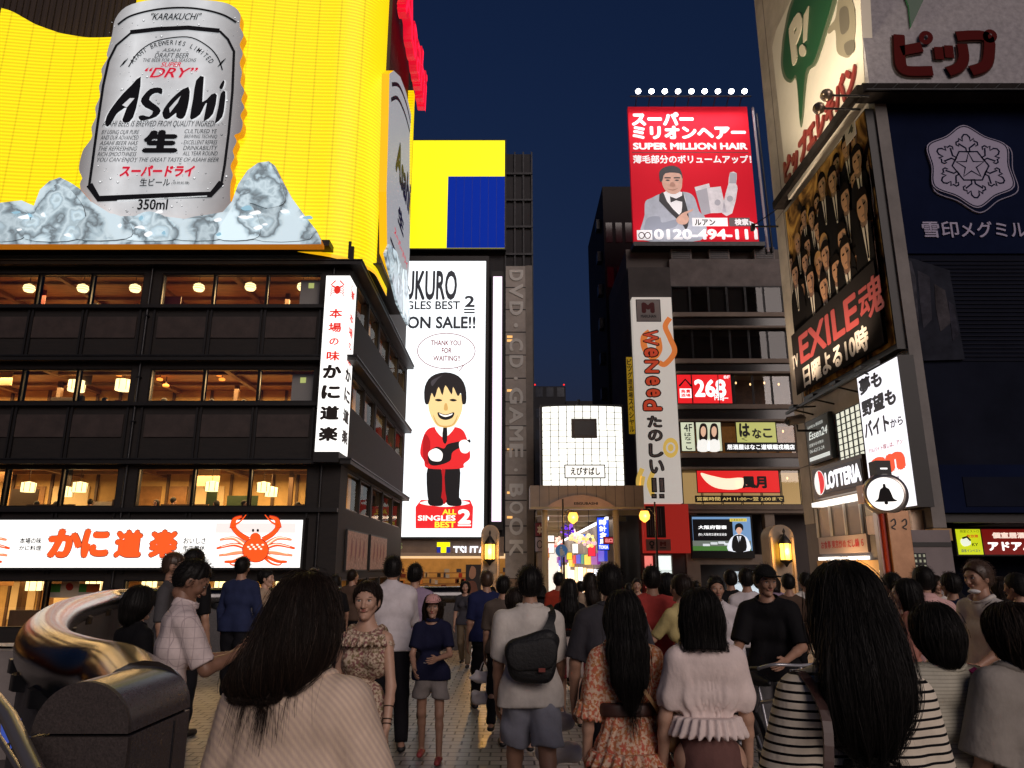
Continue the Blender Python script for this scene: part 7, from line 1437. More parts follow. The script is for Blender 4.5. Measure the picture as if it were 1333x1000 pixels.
    if top:
        m=top['m']; e=top.get('e',.010); sl=top.get('sleeve',.5); hem=top.get('hem',.485); s=Sd(); torso(s,e)
        if hem<.5: s.cap(sp(.515,-.048*H),sp(hem-.03,-.048*H),.074*H*b+e,.078*H*b+e*1.3,.82,.03); s.cap(sp(.515,.048*H),sp(hem-.03,.048*H),.074*H*b+e,.078*H*b+e*1.3,.82,.03)
        if top.get('loose'): s.cap(sp(.74),sp(hem-.02),.088*H*b,.105*H*b+top['loose'],.78,.05)
        for sg in (-1,1):
            s0,e0,w0,fd=A[sg]; se=top.get('se',e+.004)*.8
            if sl>0:
                s.ell(s0,np.array((.028,.028,.028))*H*b+e*.6,.022)
                if top.get('puff'): s.cap(s0,s0+(e0-s0)*.62,.030*H*b+se,.032*H*b+se,1,.03); s.cap(s0+(e0-s0)*.60,s0+(e0-s0)*.84,.029*H*b+se,.027*H*b+se*.5,1,.02,True)
                elif sl<=.55: s.cap(s0,s0+(e0-s0)*(sl/.55),.030*H*b+se,.0295*H*b+se*1.2,1,.02,True)
                else: s.cap(s0,e0,.030*H*b+se,.026*H*b+se,1,.02); s.cap(e0,e0+(w0-e0)*((sl-.55)/.45)*.98,.026*H*b+se,.019*H*b+se,1,.02,True)
        nr=top.get('neck',.050); s.ell(sp(.862,0,.012*H),np.array((nr,nr*1.0,.040))*H,.006,True)
        if sl==0:
            for sg in (-1,1): s.ell(sp(.815,sg*ws*1.22),np.array((.04,.06,.05))*H,.01,True)
        s.cut(sp(hem),-sd_); s.disp=wrinkle(top.get('wr',.0035) if h<.02 else .002,sdd)
        if top.get('gather'):
            w0_=s.disp; zt_=sp(.80)[2]; ga=top['gather']; s.disp=lambda P:w0_(P)+.0045*np.sin(np.arctan2(P[...,0],P[...,1]+.02)*ga+np.sin(P[...,2]*11)*.9)*np.clip((zt_-P[...,2])*5,0,1)
        V,Q=s.mesh(h); pr=[(V,Q,m)]; shirt_sd=s
        if Y<7.2 and not top.get('collar') and sl>0:
            rb=Rib(s,sp(.862,0,.012*H),nr*H); v_,q_=rb.mesh(min(h,.007)); pr.append((v_,q_,m))
        if top.get('collar'):
            c=Sd(); c.cap(sp(.838),sp(.872,0,.004*H),.047*H,.043*H,1,.01,True); c.ell(sp(.872,0,.010*H),np.array((.036,.036,.03))*H,.004,True); c.cut(sp(.842),-sd_); pr.append((*c.mesh(min(h,.008)),m))
        o=mk(top.get('name','shirt'),pr,t)
        if top.get('ruffle'):
            for zc,rr_,hg in top['ruffle']:
                c=Sd(); c.cap(sp(zc+hg),sp(zc-hg),rr_*H,(rr_+.02)*H,.82,.02,True); c.cut(sp(zc+hg),sd_); c.disp=lambda P:.010*np.sin(np.arctan2(P[...,0],P[...,1])*22+P[...,2]*14); mk('ruffle',[(*c.mesh(h),m)],t)
            if top.get('cuff'):
                for sg in (-1,1):
                    s0,e0,w0,fd=A[sg]; c=Sd(); q0=s0+(e0-s0)*top['cuff']; dv=(e0-s0)/np.linalg.norm(e0-s0); c.cap(q0-dv*.02,q0+dv*.05,.034*H*b+.016,.042*H*b+.02,1,.01,True); c.cut(q0-dv*.02,-dv); ph=np.arctan2; c.disp=(lambda q0: lambda P:.006*np.sin(np.arctan2(P[...,0]-q0[0],P[...,1]-q0[1])*13))(q0); mk('sleeve_ruffle',[(*c.mesh(h),m)],t)
        if top.get('belt'):
            c=Sd(); c.cap(sp(.64,-.030*H),sp(.64,.030*H),(.056 if f else .07)*H*b+e+.012,(.056 if f else .07)*H*b+e+.012,.80,.02); c.cut(sp(.662),sd_); c.cut(sp(.622),-sd_); mk('belt',[(*c.mesh(h),top['belt'])],t)
    for sg in (-1,1):
        an=J[sg][2]; s=Sd(); s.cap(an+np.array((0,-.024*H,-.026*H)),an+np.array((0,.088*H,-.032*H)),.025*H,.020*H,1,.02); s.cut(an+np.array((0,0,-.046*H)),(0,0,-1)); s.cut(an+np.array((0,0,-.008*H)),(0,-.35,1)); mk('shoe',[(*s.mesh(max(h,.010)),paint('shoe_%d_%d_%d'%shoe,shoe,.5))],t)
    # ---- hair
    if hair!='none':
        bk=lo_=None
        if hair=='long':
            if hairback: bk=[np.array(q[:3])*np.array((1,1,1)) for q in hairback]; lo_=[q[3] for q in hairback]; bk=[sp(q[2],q[0],q[1]) for q in hairback]
            else: bk=[sp(.82,0,-.060*H),sp((.82+long_to)/2,0,-.072*H),sp(long_to,0,-.075*H)]; lo_=[.088*sc,.074*sc,.026*sc]
        s=hair_sd(hair,C,Rm,sc,hh,bk,seed,lo_); V,Q=s.mesh(hh); pr=[(V,Q,hm)]
        if strand:
            av=shirt_sd if (hair in('mid','long','bob') and Y<5) else None
            if hair in('short','crew'): S_=strands(s,V,strand,C,Rm,sc,5,.008*sc,.0011 if Y<7 else .0017,seed,(0,-.25,-.35),spread=.9,top=-.05,style=hair)
            else: S_=strands(s,V,strand,C,Rm,sc,16 if hair!='long' else slen,.016 if hair!='long' else .026,.00065 if Y<2.5 else (.0010 if Y<7 else .0018),seed,(0,-.12,-1),top=-.05 if hair!='long' else -.45,style=hair,avoid=av)
            if S_:
                per=S_[1].shape[0]//strand; k_=int(strand*.90)*per; pr.append((S_[0],S_[1][:k_],hm)); vv=int(S_[1][k_:].min()) if k_<len(S_[1]) else 0
                if k_<len(S_[1]): pr.append((S_[0][vv:],S_[1][k_:]-vv,HAIRS_[hairm]))
        mk('hair',pr,t)
    if cap:
        s=Sd(); w=lambda p:C+Rm@(np.array(p)*sc); s.ell(w((0,-.012,.05)),np.array((.094,.110,.088))*sc,.01); s.cut(w((0,0,.055)),Rm@np.array((0,.05,-1.)))
        q=Sd(); q.ell(w((0,.12,.06)),np.array((.075,.085,.010))*sc,.01); v1,f1=s.mesh(.006); v2,f2=q.mesh(.006); mk('cap',[(v1,f1,cap),(v2,f2,cap)],t)
    Rz=rotm(R(yaw),'Z'); wp=lambda q: Vector(Rz@np.array(q))+Vector((x,y,g))
    return dict(t=t,A=A,J=J,sp=sp,H=H,C=C,w=wp,Rz=Rz)
# ================================================================== the crowd
c=cloth
TEE_W=c('white_tee',(225,218,210)); TEE_N=c('navy_polo',(28,30,58)); TEE_B=c('black_tee',(22,21,24)); TEE_G=c('grey_tee',(66,64,70)); TEE_BR=c('brown_tee',(92,72,60)); TEE_BL=c('blue_shirt',(46,54,88)); TEE_RD=c('salmon_tee',(190,72,66)); TEE_YE=c('yellow_top',(205,188,130)); TEE_PU=c('lilac_shirt',(160,140,165)); SHIRT_W=c('white_shirt',(228,220,222)); BEIGE=c('beige_top',(190,165,140)); PINKD=c('dusty_pink_dress',(190,130,115)); DKD=c('dark_dress',(30,26,30))
PLAID=c('plaid_shirt',(232,215,212),.85,'plaid',(120,95,110),17); KNIT=c('beige_knit',(240,215,190),.85,'rib',(205,180,170),26); STRIPE=c('striped_tee',(240,228,208),.85,'stripe',(14,12,16),46); FLOR=c('floral_dress',(240,208,180),.8,'floral',(215,105,90),48); FLOR2=c('muted_floral_dress',(222,200,175),.8,'floral',(150,95,100),44); LACE=c('white_lace_blouse',(246,228,222),.85); GKNIT=c('grey_knit',(205,200,182),.8,'stripe',(176,172,156),70); GTEE=c('grey_loose_tee',(165,158,150)); RSTR=c('red_striped_skirt',(205,190,180),.8,'vstripe',(120,40,45),14)
JEAN=c('dark_trousers',(26,25,30)); DENIM=c('faded_denim',(150,152,165),.8); SHORTG=c('grey_shorts',(150,142,138)); KHAKI=c('khaki_trousers',(120,105,85)); BLK_L=mat('black_bag_nylon',(.008,.008,.009),.6,bump=(60,.3)); BELT=mat('brown_leather_belt',(.05,.02,.015),.45); PINKCAP=c('pink_cap',(225,170,165)); TAN=mat('tan_leather',(.30,.17,.07),.45,bump=(40,.2)); MAG=c('magenta_strap',(150,40,100)); PLAST=mat('white_plastic_bag',(.72,.68,.72),.35,bump=(9,.5)); PAPERW=mat('white_paper_bag',(.7,.66,.68),.5)
walk=((14,4),(-12,16)); walk2=((-12,16),(14,4)); stand=((3,3),(-2,3))
# --- very near women
G=person('woman close up in a beige ribbed knit with long dark brown hair swinging aside',385,751,2.12,-8,'f',7,1.06,0,'long',1,(8,4),(10,14,18,4),(4,16,14,4),walk,dict(m=KNIT,sleeve=.50,e=.020,se=.040,hem=.44,loose=.0,neck=.062,name='knit_top'),('skirt',c('brown_skirt',(60,48,44)),.25,.12),strand=5200,slen=16,hairback=[(-.008,-.075,.89,.080),(-.025,-.095,.868,.066),(-.075,-.112,.85,.036),(-.14,-.115,.832,.015)])
Z=person('woman close up with very long black hair over a cream and black striped tee',1102,736,2.1,4,'f',3,1.02,0,'long',0,(0,-4),(6,16,16,4),(6,14,16,4),walk2,dict(m=STRIPE,sleeve=.55,e=.016,se=.030,hem=.46,neck=.055,name='striped_tee'),('skirt',c('black_skirt',(24,22,26)),.25,.12),strand=6400,slen=22,hairback=[(-.005,-.09,.87,.090),(-.022,-.110,.82,.096),(-.04,-.118,.78,.080)])
# --- near rows, from the left
A=person('man in a white plaid short sleeved shirt looking down at something in his hands',226,731,4.22,-58,'m',9,1.12,2,'crew',0,(-14,26),(18,10,78,28),(22,8,84,30),stand,dict(m=PLAID,sleeve=.50,e=.022,se=.024,hem=.465,neck=.040,collar=True,name='plaid_shirt',wr=.005),('trousers',JEAN,2,.012),strand=900,curl=(.7,.7))
B=person('woman with dark bobbed hair and a black top standing behind the plaid shirted man',176,766,4.9,-30,'f',4,1.0,0,'bob',0,(0,5),top=dict(m=TEE_B,sleeve=.5),low=('trousers',JEAN,2),legs=stand,strand=700)
C_=person('tall man in a brown tee facing sideways before the long crab sign',224,721,7.0,-82,'m',2,1.0,1,'crew',2,(0,2),top=dict(m=c('slate_tee',(84,82,84)),sleeve=.5),low=('trousers',KHAKI,2),legs=stand,strand=300)
D=person('dark haired man in a dark shirt half hidden behind the plaid shirted man',254,717,7.5,-20,'m',0,1.0,1,'short',0,top=dict(m=TEE_B,sleeve=.5),low=('trousers',JEAN,2),legs=stand,strand=300)
E_=person('man in a long sleeved blue shirt with his back turned, by the parapet',315,727,9.3,-8,'m',3,1.12,1,'short',0,(0,0),(4,12,10,2),(8,12,14,4),((8,3),(-8,6)),dict(m=TEE_BL,sleeve=.98,e=.02,hem=.47,name='blue_shirt'),('trousers',JEAN,2,.018),strand=300)
F=person('woman in a beige sleeveless top turned sideways, right of the blue shirted man',347,743,9.9,-95,'f',0,1.0,0,'up',0,top=dict(m=BEIGE,sleeve=.2),low=('skirt',BEIGE,.3,.1),legs=stand)
H_=person('woman in a muted floral sleeveless dress walking towards the viewer, wearing bracelets',480,758,4.35,172,'f',0,.98,0,'up',1,(6,0),(8,10,14,2),(-4,9,10,2),walk,dict(m=FLOR2,sleeve=0,e=.012,neck=.066,hem=.5,name='floral_dress',ruffle=[(.795,.088,.02)]),('skirt',FLOR2,.22,.13),shoe=(110,80,60),strand=500,bust=.7)
m=MB(); w=H_['w']; s0,e0,w0,fd=H_['A'][-1]
for k,q in enumerate((.02,.045,.115)):
    o=np.array(w0)-np.array(fd)*(q); ax=H_['Rz']@np.array(fd); m.lathe(w(o),[(.029+.001*k,-.003),(.032,0),(.029,.003)],mat('bracelet_dark',(.05,.03,.02),.3,.6),14,tuple(ax))
tag(m.build('bracelet'),'dark bracelets on the wrist of the woman in the muted floral dress','bracelet')
I_=person('man in a white shirt leaning on the parapet with his back turned',513,727,7.0,12,'m',12,1.08,1,'short',0,(-10,4),(30,10,50,8),(26,10,50,8),((6,2),(-14,2)),dict(m=SHIRT_W,sleeve=.9,e=.02,hem=.475,name='white_shirt',wr=.006),('trousers',JEAN,2,.016),strand=450)
J_=person('person in a lilac shirt close to the right of the leaning white shirted man',541,736,8.0,6,'m',8,.95,1,'short',0,(-20,0),top=dict(m=TEE_PU,sleeve=.5,e=.018),low=('trousers',JEAN,2),legs=stand,strand=300)
K_=person('girl in a pink cap, navy polo and grey shorts facing the viewer',564,776,6.6,178,'f',0,1.0,1,'mid',1,(4,2),(22,14,62,38),(18,12,40,20),((7,4),(-8,10)),dict(m=TEE_N,sleeve=.42,e=.016,se=.022,hem=.47,collar=True,name='polo_shirt'),('shorts',SHORTG,.62,.03),(190,80,80),cap=PINKCAP,bust=.35)
L_=person('man in a blue tee walking away beside the lantern pillar',634,744,8.8,14,'m',2,1.1,1,'short',2,top=dict(m=c('royal_tee',(34,40,80)),sleeve=.5,e=.02),low=('trousers',JEAN,2),legs=walk,strand=250)
M_=person('man in a taupe tee walking away behind the white tee man on the left',655,751,7.8,-4,'m',3,1.0,1,'short',0,top=dict(m=c('taupe_tee',(96,84,76)),sleeve=.5,e=.018),low=('trousers',JEAN,2),legs=walk2,strand=250)
N_=person('short haired woman in a beige top just left of the white tee man',670,766,7.0,10,'f',0,1.0,0,'bob',1,top=dict(m=BEIGE,sleeve=.5),low=('skirt',DKD,.3,.1),legs=walk)
O_=person('man in a white tee and faded denim knee shorts with a black sling bag',690,740,4.85,2,'m',3,1.10,1,'short',0,(0,2),(5,9,12,2),(9,8,22,4),walk,dict(m=TEE_W,sleeve=.50,e=.018,se=.026,hem=.465,neck=.052,name='white_tee',wr=.006),('shorts',DENIM,.78,.034),(60,55,55),strand=900)
P1=person('person in a red tee far ahead at the arcade mouth',727,746,10.5,5,'m',0,1.0,1,'short',0,top=dict(m=c('red_tee',(170,60,40)),sleeve=.5),low=('trousers',JEAN,2),legs=walk)
P2=person('woman with long dark hair, a black top and a red striped skirt',741,754,8.0,-6,'f',0,1.0,0,'long',0,top=dict(m=TEE_B,sleeve=.5,hem=.55),low=('skirt',RSTR,.33,.13,14),legs=walk)
Q_=person('man in a dark grey tee directly ahead of the woman in the pink floral dress',793,737,4.75,-3,'m',2,1.12,1,'short',0,(0,0),(4,14,10,2),(4,14,10,2),walk2,dict(m=TEE_G,sleeve=.5,e=.018,se=.024,hem=.465,name='grey_tee'),('trousers',JEAN,2,.02),strand=800)
R_=person('woman with long black hair in a belted pink floral dress',811,770,3.62,2,'f',2,.98,0,'long',0,(0,2),(2,13,8,3),(8,12,16,4),walk,dict(m=FLOR,sleeve=.62,e=.016,se=.028,neck=.060,gather=16,hem=.5,name='floral_dress',belt=BELT,wr=.006,ruffle=[(.50,.118,.02),(.42,.135,.02)],cuff=.9),('skirt',FLOR,.40,.150,13),(80,50,40),strand=1500,long_to=.665)
S_=person('woman with a straight dark bob in a puff sleeved white lace blouse',911,769,3.45,-2,'f',2,1.04,0,'mid',0,(0,-2),(2,13,10,2),(6,13,12,2),walk2,dict(m=LACE,sleeve=.46,puff=1,e=.018,se=.024,hem=.630,gather=20,neck=.060,name='lace_blouse',wr=.006,ruffle=[(.612,.096,.026)]),('skirt',c('mauve_skirt',(120,85,80)),.3,.12),(60,50,50),strand=1500)
T_=person('broad man in a salmon red tee walking away',848,739,6.7,-2,'m',2,1.18,1,'short',0,top=dict(m=TEE_RD,sleeve=.5,e=.022,se=.03),low=('trousers',JEAN,2),legs=walk,strand=450)
U1=person('dark haired woman in a grey top between the salmon tee man and the yellow top',867,747,7.8,20,'f',0,1.0,0,'bob',0,top=dict(m=TEE_G,sleeve=.5),low=('trousers',JEAN,2),legs=walk)
U2=person('person with short brown hair in a yellow top raising one hand',886,750,6.3,25,'f',0,1.0,0,'short',1,(10,0),(34,20,92,20),(4,10,12,4),legs=walk2,top=dict(m=TEE_YE,sleeve=.5),low=('trousers',KHAKI,2),strand=400)
V_=person('man in a white buttoned shirt facing the viewer',931,752,6.9,168,'m',0,1.0,1,'short',0,(10,0),legs=walk,top=dict(m=SHIRT_W,sleeve=.9,collar=True,name='white_shirt'),low=('trousers',JEAN,2),strand=300)
W_=person('man in a white shirt seen from behind left of the cyclist',971,741,8.0,-4,'m',2,1.0,1,'short',0,top=dict(m=SHIRT_W,sleeve=.5,name='white_shirt'),low=('trousers',JEAN,2),legs=walk2,strand=250)
W2=person('person in black left of the white shirted man by the lantern',950,743,9.2,3,'m',0,1.0,1,'short',0,top=dict(m=TEE_B,sleeve=.5),low=('trousers',JEAN,2),legs=walk)
X_=person('man in a black cap and black tee standing astride a bicycle',996,738,5.75,150,'m',2,1.08,1,'short',0,(38,8),(16,16,52,30),(20,12,48,6),((6,6),(4,14)),dict(m=TEE_B,sleeve=.52,e=.022,se=.03,hem=.47,name='black_tee'),('trousers',c('grey_jeans',(105,103,105)),2,.022),(60,55,50),cap=c('black_cap',(20,19,20)))
Y1=person('person in a white tee far off right of the lantern pillar',1047,746,9.6,8,'m',0,1.0,1,'short',0,top=dict(m=TEE_W,sleeve=.5),low=('trousers',JEAN,2),legs=walk)
Y2=person('person in dark clothes far off between the cyclist and the white tee',1025,748,9.0,-6,'m',0,1.0,1,'short',0,top=dict(m=TEE_BR,sleeve=.5),low=('trousers',JEAN,2),legs=walk2)
AA=person('woman with round bobbed black hair in a pale knit with a magenta strap',1219,789,3.0,3,'f',3,1.04,0,'bob',0,(0,6),(6,13,14,3),(6,13,14,3),walk,dict(m=GKNIT,sleeve=.5,e=.022,se=.04,hem=.45,loose=.0,neck=.064,name='knit_top',wr=.006),('shorts',c('dark_shorts',(34,33,40)),.8,.03),strand=1500)
AB=person('woman with curly dark hair in a loose grey tee at the right edge',1319,789,2.9,14,'f',3,1.06,0,'bob',1,(-4,2),(6,14,14,3),(6,14,14,3),walk2,dict(m=GTEE,sleeve=.55,e=.026,se=.05,hem=.44,neck=.058,name='grey_tee',wr=.006),('shorts',c('dark_shorts',(34,33,40)),.9,.03),strand=1500)
AC=person('woman in a dusty pink dress turned to the left',1178,755,5.5,62,'f',0,1.0,0,'mid',0,(10,0),(10,12,30,8),(10,12,20,8),walk,dict(m=PINKD,sleeve=.5,e=.016,hem=.5,name='dress'),('skirt',PINKD,.28,.12),strand=600)
AD=person('man in a pinkish white tee behind the woman in the dusty pink dress',1200,739,6.3,-8,'m',0,1.08,1,'short',0,top=dict(m=c('pale_pink_tee',(235,190,185)),sleeve=.5,e=.022),low=('trousers',JEAN,2),legs=walk2,strand=400)
AE=person('person in black at the foot of the bell sign pillar',1160,747,7.4,20,'m',0,1.0,1,'short',0,top=dict(m=TEE_B,sleeve=.5),low=('trousers',JEAN,2),legs=walk)
AE2=person('person in a navy tee behind the knit wearing woman',1236,747,6.9,12,'m',0,1.0,1,'short',0,top=dict(m=TEE_N,sleeve=.5),low=('trousers',JEAN,2),legs=walk)
AF=person('man in a white tee with a paper mask pulled under his chin facing left',1272,733,5.5,104,'m',0,1.02,1,'short',2,(0,4),(20,10,40,14),(8,10,20,4),stand,dict(m=TEE_W,sleeve=.5,e=.024,se=.034,hem=.45,neck=.056,name='white_tee'),('trousers',c('pale_trousers',(150,140,130)),2,.02),strand=450)
q=Sd(); cc=AF['C']; q.ell(cc+np.array((0,.055,-.100)),(.046,.046,.020)); mk('mask',[(*q.mesh(.008),c('paper_mask',(235,235,235)))],AF['t'])
AG=person('person in a dark jacket near the pub sign at the right edge',1322,748,6.2,30,'m',0,1.0,1,'short',0,top=dict(m=TEE_B,sleeve=.98),low=('trousers',JEAN,2),legs=walk)
AH=person('person in a grey lilac top right of the masked man',1301,752,7.6,24,'f',0,1.0,0,'mid',1,top=dict(m=TEE_PU,sleeve=.5),low=('trousers',JEAN,2),legs=walk)
far=[(408,741,10.5,'f','bob',2,BEIGE,'brown haired woman in beige behind the parapet corner'),(437,749,11,'m','short',0,TEE_B,'person in black by the street side picture panels'),(459,742,12,'m','short',1,TEE_BR,'person in brown walking along the timber restaurant'),(606,757,12.5,'f','bob',0,TEE_G,'person in grey beside the store entrance poster'),(704,762,12,'f','mid',0,TEE_B,'woman in black just left of the red tee at the arcade mouth'),(755,757,12,'m','short',0,TEE_W,'person in a white tee under the yellow rimmed decoration'),(770,746,9.6,'f','long',1,BEIGE,'woman with long hair left of the dark grey tee man'),(818,760,12.5,'m','short',0,TEE_G,'person in grey under the right gate post'),(829,754,11.5,'m','short',0,SHIRT_W,'person in a white shirt left of the salmon tee man'),(907,757,13,'m','short',0,TEE_BL,'person in blue under the video wall'),(1008,752,12.5,'f','mid',1,TEE_PU,'person in lilac behind the cyclist'),(1072,751,11,'m','short',0,TEE_BR,'person in brown left of the very long black hair'),(1137,752,10.5,'f','bob',0,TEE_G,'person in grey between the long black hair and the bell sign pillar'),(1216,750,9.5,'f','bob',1,TEE_W,'person in white under the glass block window'),(1246,752,10,'m','short',0,TEE_B,'person in black below the yellow green notice'),(782,762,14,'m','short',0,TEE_N,'person in navy in the middle of the arcade mouth'),(640,764,13.5,'f','bob',0,DKD,'woman in dark clothes at the foot of the left lantern pillar'),(862,762,14,'f','mid',1,TEE_YE,'person in pale yellow before the white vending machine'),(1120,752,12,'m','short',0,TEE_W,'person in white hidden beside the very long black hair'),(1190,756,12,'m','short',0,TEE_RD,'person in red under the concrete corner')]
for i,(u,v,Y,sx,hr,hc,tp,lb) in enumerate(far): person(lb,u,v,Y,[0,12,-14,170,6][i%5],sx,[0,4,2,0,6][i%5],[.96,1.06,1.0,.98,1.1][(i*3)%5],1,hr,hc,([0,25,-30,10][i%4],[0,12,-4][i%3]),[(4,10,12,2),(20,14,70,20),(-14,8,20,2)][i%3],[(8,12,20,4),(4,10,10,2),(30,12,80,24)][(i//2)%3],top=dict(m=tp,sleeve=.5),low=('trousers',JEAN if i%3 else KHAKI,2),legs=walk if i%2 else walk2)
# diners behind the restaurant glass
din=[(106,515,27,'top'),(137,518,26.6,'top'),(214,519,27.2,'top'),(276,520,26.8,'top'),(318,521,26.6,'top'),(48,653,26.6,'low'),(74,653,27.2,'low'),(118,650,26.6,'low'),(204,651,26.8,'low'),(226,648,27.2,'low'),(282,652,27,'low'),(318,652,26.6,'low'),(388,654,26.8,'low')]
for i,(u,v,Y,row) in enumerate(din):
    p=aty(u,v,Y); fl=(ROWS[2][0] if row=='top' else ROWS[1][0])-1.246
    near=['at the hanging scroll','right of the hanging scroll','left of the second bay','in the middle of the right bays','by the last mullion'][i] if row=='top' else ['left of the paired lamps','below the paired lamps','at the broad pillar','at the left of the right bays','beside the first right mullion','at the middle lamp','right of the middle lamp','nearest the corner'][i-5]
    person('diner behind the %s restaurant windows, %s'%('second row' if row=='top' else 'over-sign',near),u,v,Y,[90,-80,20,170,-30][i%5],'m' if i%2 else 'f',0,1.0,1,'short' if i%2 else 'bob',0,top=dict(m=[SHIRT_W,TEE_B,TEE_G][i%3],sleeve=.5),low=('trousers',JEAN,2),group='diners behind the restaurant windows',gz=fl,legs=stand)
# ---------------------------------------------------------------- things carried
def strap(m,pts,wd,th,mt,n=5):
    q=[Vector(x) for x in spl(pts,n,False)]; V=[]
    for i,p in enumerate(q):
        d=(q[min(i+1,len(q)-1)]-q[max(i-1,0)]).normalized(); s=d.cross(Vector((0,-1,0.15))).normalized(); nn=s.cross(d).normalized(); V+=[p+s*wd/2+nn*th,p-s*wd/2+nn*th,p-s*wd/2-nn*th,p+s*wd/2-nn*th]
    m.add(V,[(4*i+k,4*i+(k+1)%4,4*i+4+(k+1)%4,4*i+4+k) for i in range(len(q)-1) for k in range(4)],mt)
def sdbag(name,parent,s,h,mt): 
    o=mk(name,[(*s.mesh(h),mt)],parent); return o
o=O_; W_o=lambda *a:o['w'](o['sp'](*a)); H=o['H']
t=thing('sling_bag','big black nylon sling bag on the white tee man\'s back','bag',W_o(.665,0,-.125*H)); loc=t.location
s=Sd(); ctr=np.array((0,0,-.01)); s.cap(ctr+(-.10,0,.05),ctr+(.10,.0,.09),.08,.08,.6,.05); s.cap(ctr+(-.08,0,-.06),ctr+(.08,0,-.07),.09,.08,.6,.05); s.disp=wrinkle(.006,5,(14,14,14)); sdbag('bag_body',t,s,.011,BLK_L)
s=Sd(); s.cap(ctr+(-.10,-.042,.04),ctr+(.10,-.042,.07),.06,.06,.25,.03); s.cap(ctr+(-.085,-.045,-.03),ctr+(.085,-.045,-.02),.05,.05,.25,.03); sdbag('flap',t,s,.011,mat('bag_flap_black',(.012,.012,.013),.7,bump=(50,.3)))
m=MB(); strap(m,[W_o(.69,-.04*H,-.12*H),W_o(.73,.03*H,-.112*H),W_o(.775,.068*H,-.094*H),W_o(.815,.088*H,-.060*H),W_o(.848,.080*H,0),W_o(.82,.078*H,.045*H)],.05,.004,BLK_L); strap(m,[W_o(.68,.08*H,-.115*H),W_o(.73,.085*H,-.107*H),W_o(.785,.078*H,-.09*H)],.05,.004,BLK_L); m.build('strap',t)
m=MB(); p=Vector(loc)+Vector((.06,-.075,-.08)); m.box(p.x-.022,p.y-.003,p.z-.012,p.x+.022,p.y+.003,p.z+.012,paint('bag_label',(150,70,60))); m.build('label_patch',t)
def handbag(name,label,cat,p,w,d,h,mt,handle,seed=1,group=None):
    t=thing(name,label,cat,(p[0],p[1],p[2]),group); s=Sd(); s.cap((-w*.32,0,h*.2),(w*.32,0,h*.2),h*.2,h*.2,d/(h*.4),.03); s.cap((-w*.28,0,h*.75),(w*.28,0,h*.75),h*.18,h*.18,d*.7/(h*.36),.08); s.disp=wrinkle(.008,seed,(22,22,22)); mk('bag_body',[(*s.mesh(.010),mt)],t)
    m=MB(); m.tube([Vector(p)+Vector(q) for q in spl([(-w*.22,0,h*.86),(-w*.1,0,h*.98+handle*.8),(0,0,h*.98+handle),(w*.1,0,h*.98+handle*.8),(w*.22,0,h*.86)],4,False)],.006,mt,6); m.build('handle',t); return t
def hung(pers,sg,drop): s0,e0,w0,fd=pers['A'][sg]; q=np.array(w0)+np.array(fd)*.085; p=pers['w'](q); return (p.x,p.y,p.z-drop)
handbag('plastic_bag','crumpled white plastic shopping bag held by the woman in the pink floral dress','bag',hung(R_,-1,.40),.34,.16,.34,PLAST,.05,3)
handbag('plastic_bag','white plastic shopping bag in the right hand of the man with the sling bag','bag',hung(O_,1,.40),.28,.13,.34,PLAST,.05,4)
t=handbag('paper_bag','flat white paper carrier held by the taupe tee man','bag',hung(M_,-1,.46),.28,.10,.40,PAPERW,.05,5)
# tan handbag and strap of the floral woman, magenta strap of the knit woman
o=R_; W_r=lambda *a:o['w'](o['sp'](*a)); H=o['H']
t=thing('shoulder_bag','small tan leather bag with a thin strap across the pink floral dress','bag',W_r(.60,.125*H,-.03*H)); s=Sd(); s.cap((0,-.05,.02),(0,.06,.02),.055,.055,.9,.02); s.cap((0,-.05,-.06),(0,.06,-.06),.06,.06,.9,.04); mk('bag_body',[(*s.mesh(.010),TAN)],t); m=MB(); strap(m,[W_r(.835,-.055*H,.03*H),W_r(.845,-.05*H,-.02*H),W_r(.80,-.03*H,-.082*H),W_r(.72,.03*H,-.085*H),W_r(.66,.075*H,-.075*H),W_r(.60,.115*H,-.03*H)],.018,.003,TAN); m.build('strap',t)
o=AA; W_a=lambda *a:o['w'](o['sp'](*a)); H=o['H']
t=thing('shoulder_bag','dark bag hanging on a magenta strap over the pale knit','bag',W_a(.47,.10*H,-.11*H)); s=Sd(); s.cap((-.09,0,0),(.09,0,0),.08,.08,.6,.03); s.cap((-.09,0,-.12),(.09,0,-.12),.08,.08,.6,.05); mk('bag_body',[(*s.mesh(.011),BLK_L)],t); m=MB(); strap(m,[W_a(.80,.075*H,.05*H),W_a(.842,.073*H,.0),W_a(.80,.073*H,-.092*H),W_a(.72,.076*H,-.112*H),W_a(.62,.085*H,-.118*H),W_a(.50,.10*H,-.135*H)],.040,.004,MAG); m.build('strap',t)
o=Z; W_z=lambda *a:o['w'](o['sp'](*a)); H=o['H']
t=thing('shoulder_bag','brown leather bag strap over the left shoulder of the striped tee','bag',W_z(.50,-.14*H,-.04*H)); m=MB(); strap(m,[W_z(.76,-.088*H,.06*H),W_z(.838,-.092*H,.0),W_z(.79,-.092*H,-.075*H),W_z(.70,-.105*H,-.09*H),W_z(.52,-.13*H,-.06*H)],.024,.004,BELT); m.build('strap',t); s=Sd(); s.cap((0,-.1,0),(0,.1,0),.06,.06,1,.02); s.cap((0,-.1,-.16),(0,.1,-.16),.07,.07,1,.05); mk('bag_body',[(*s.mesh(.011),BELT)],t)
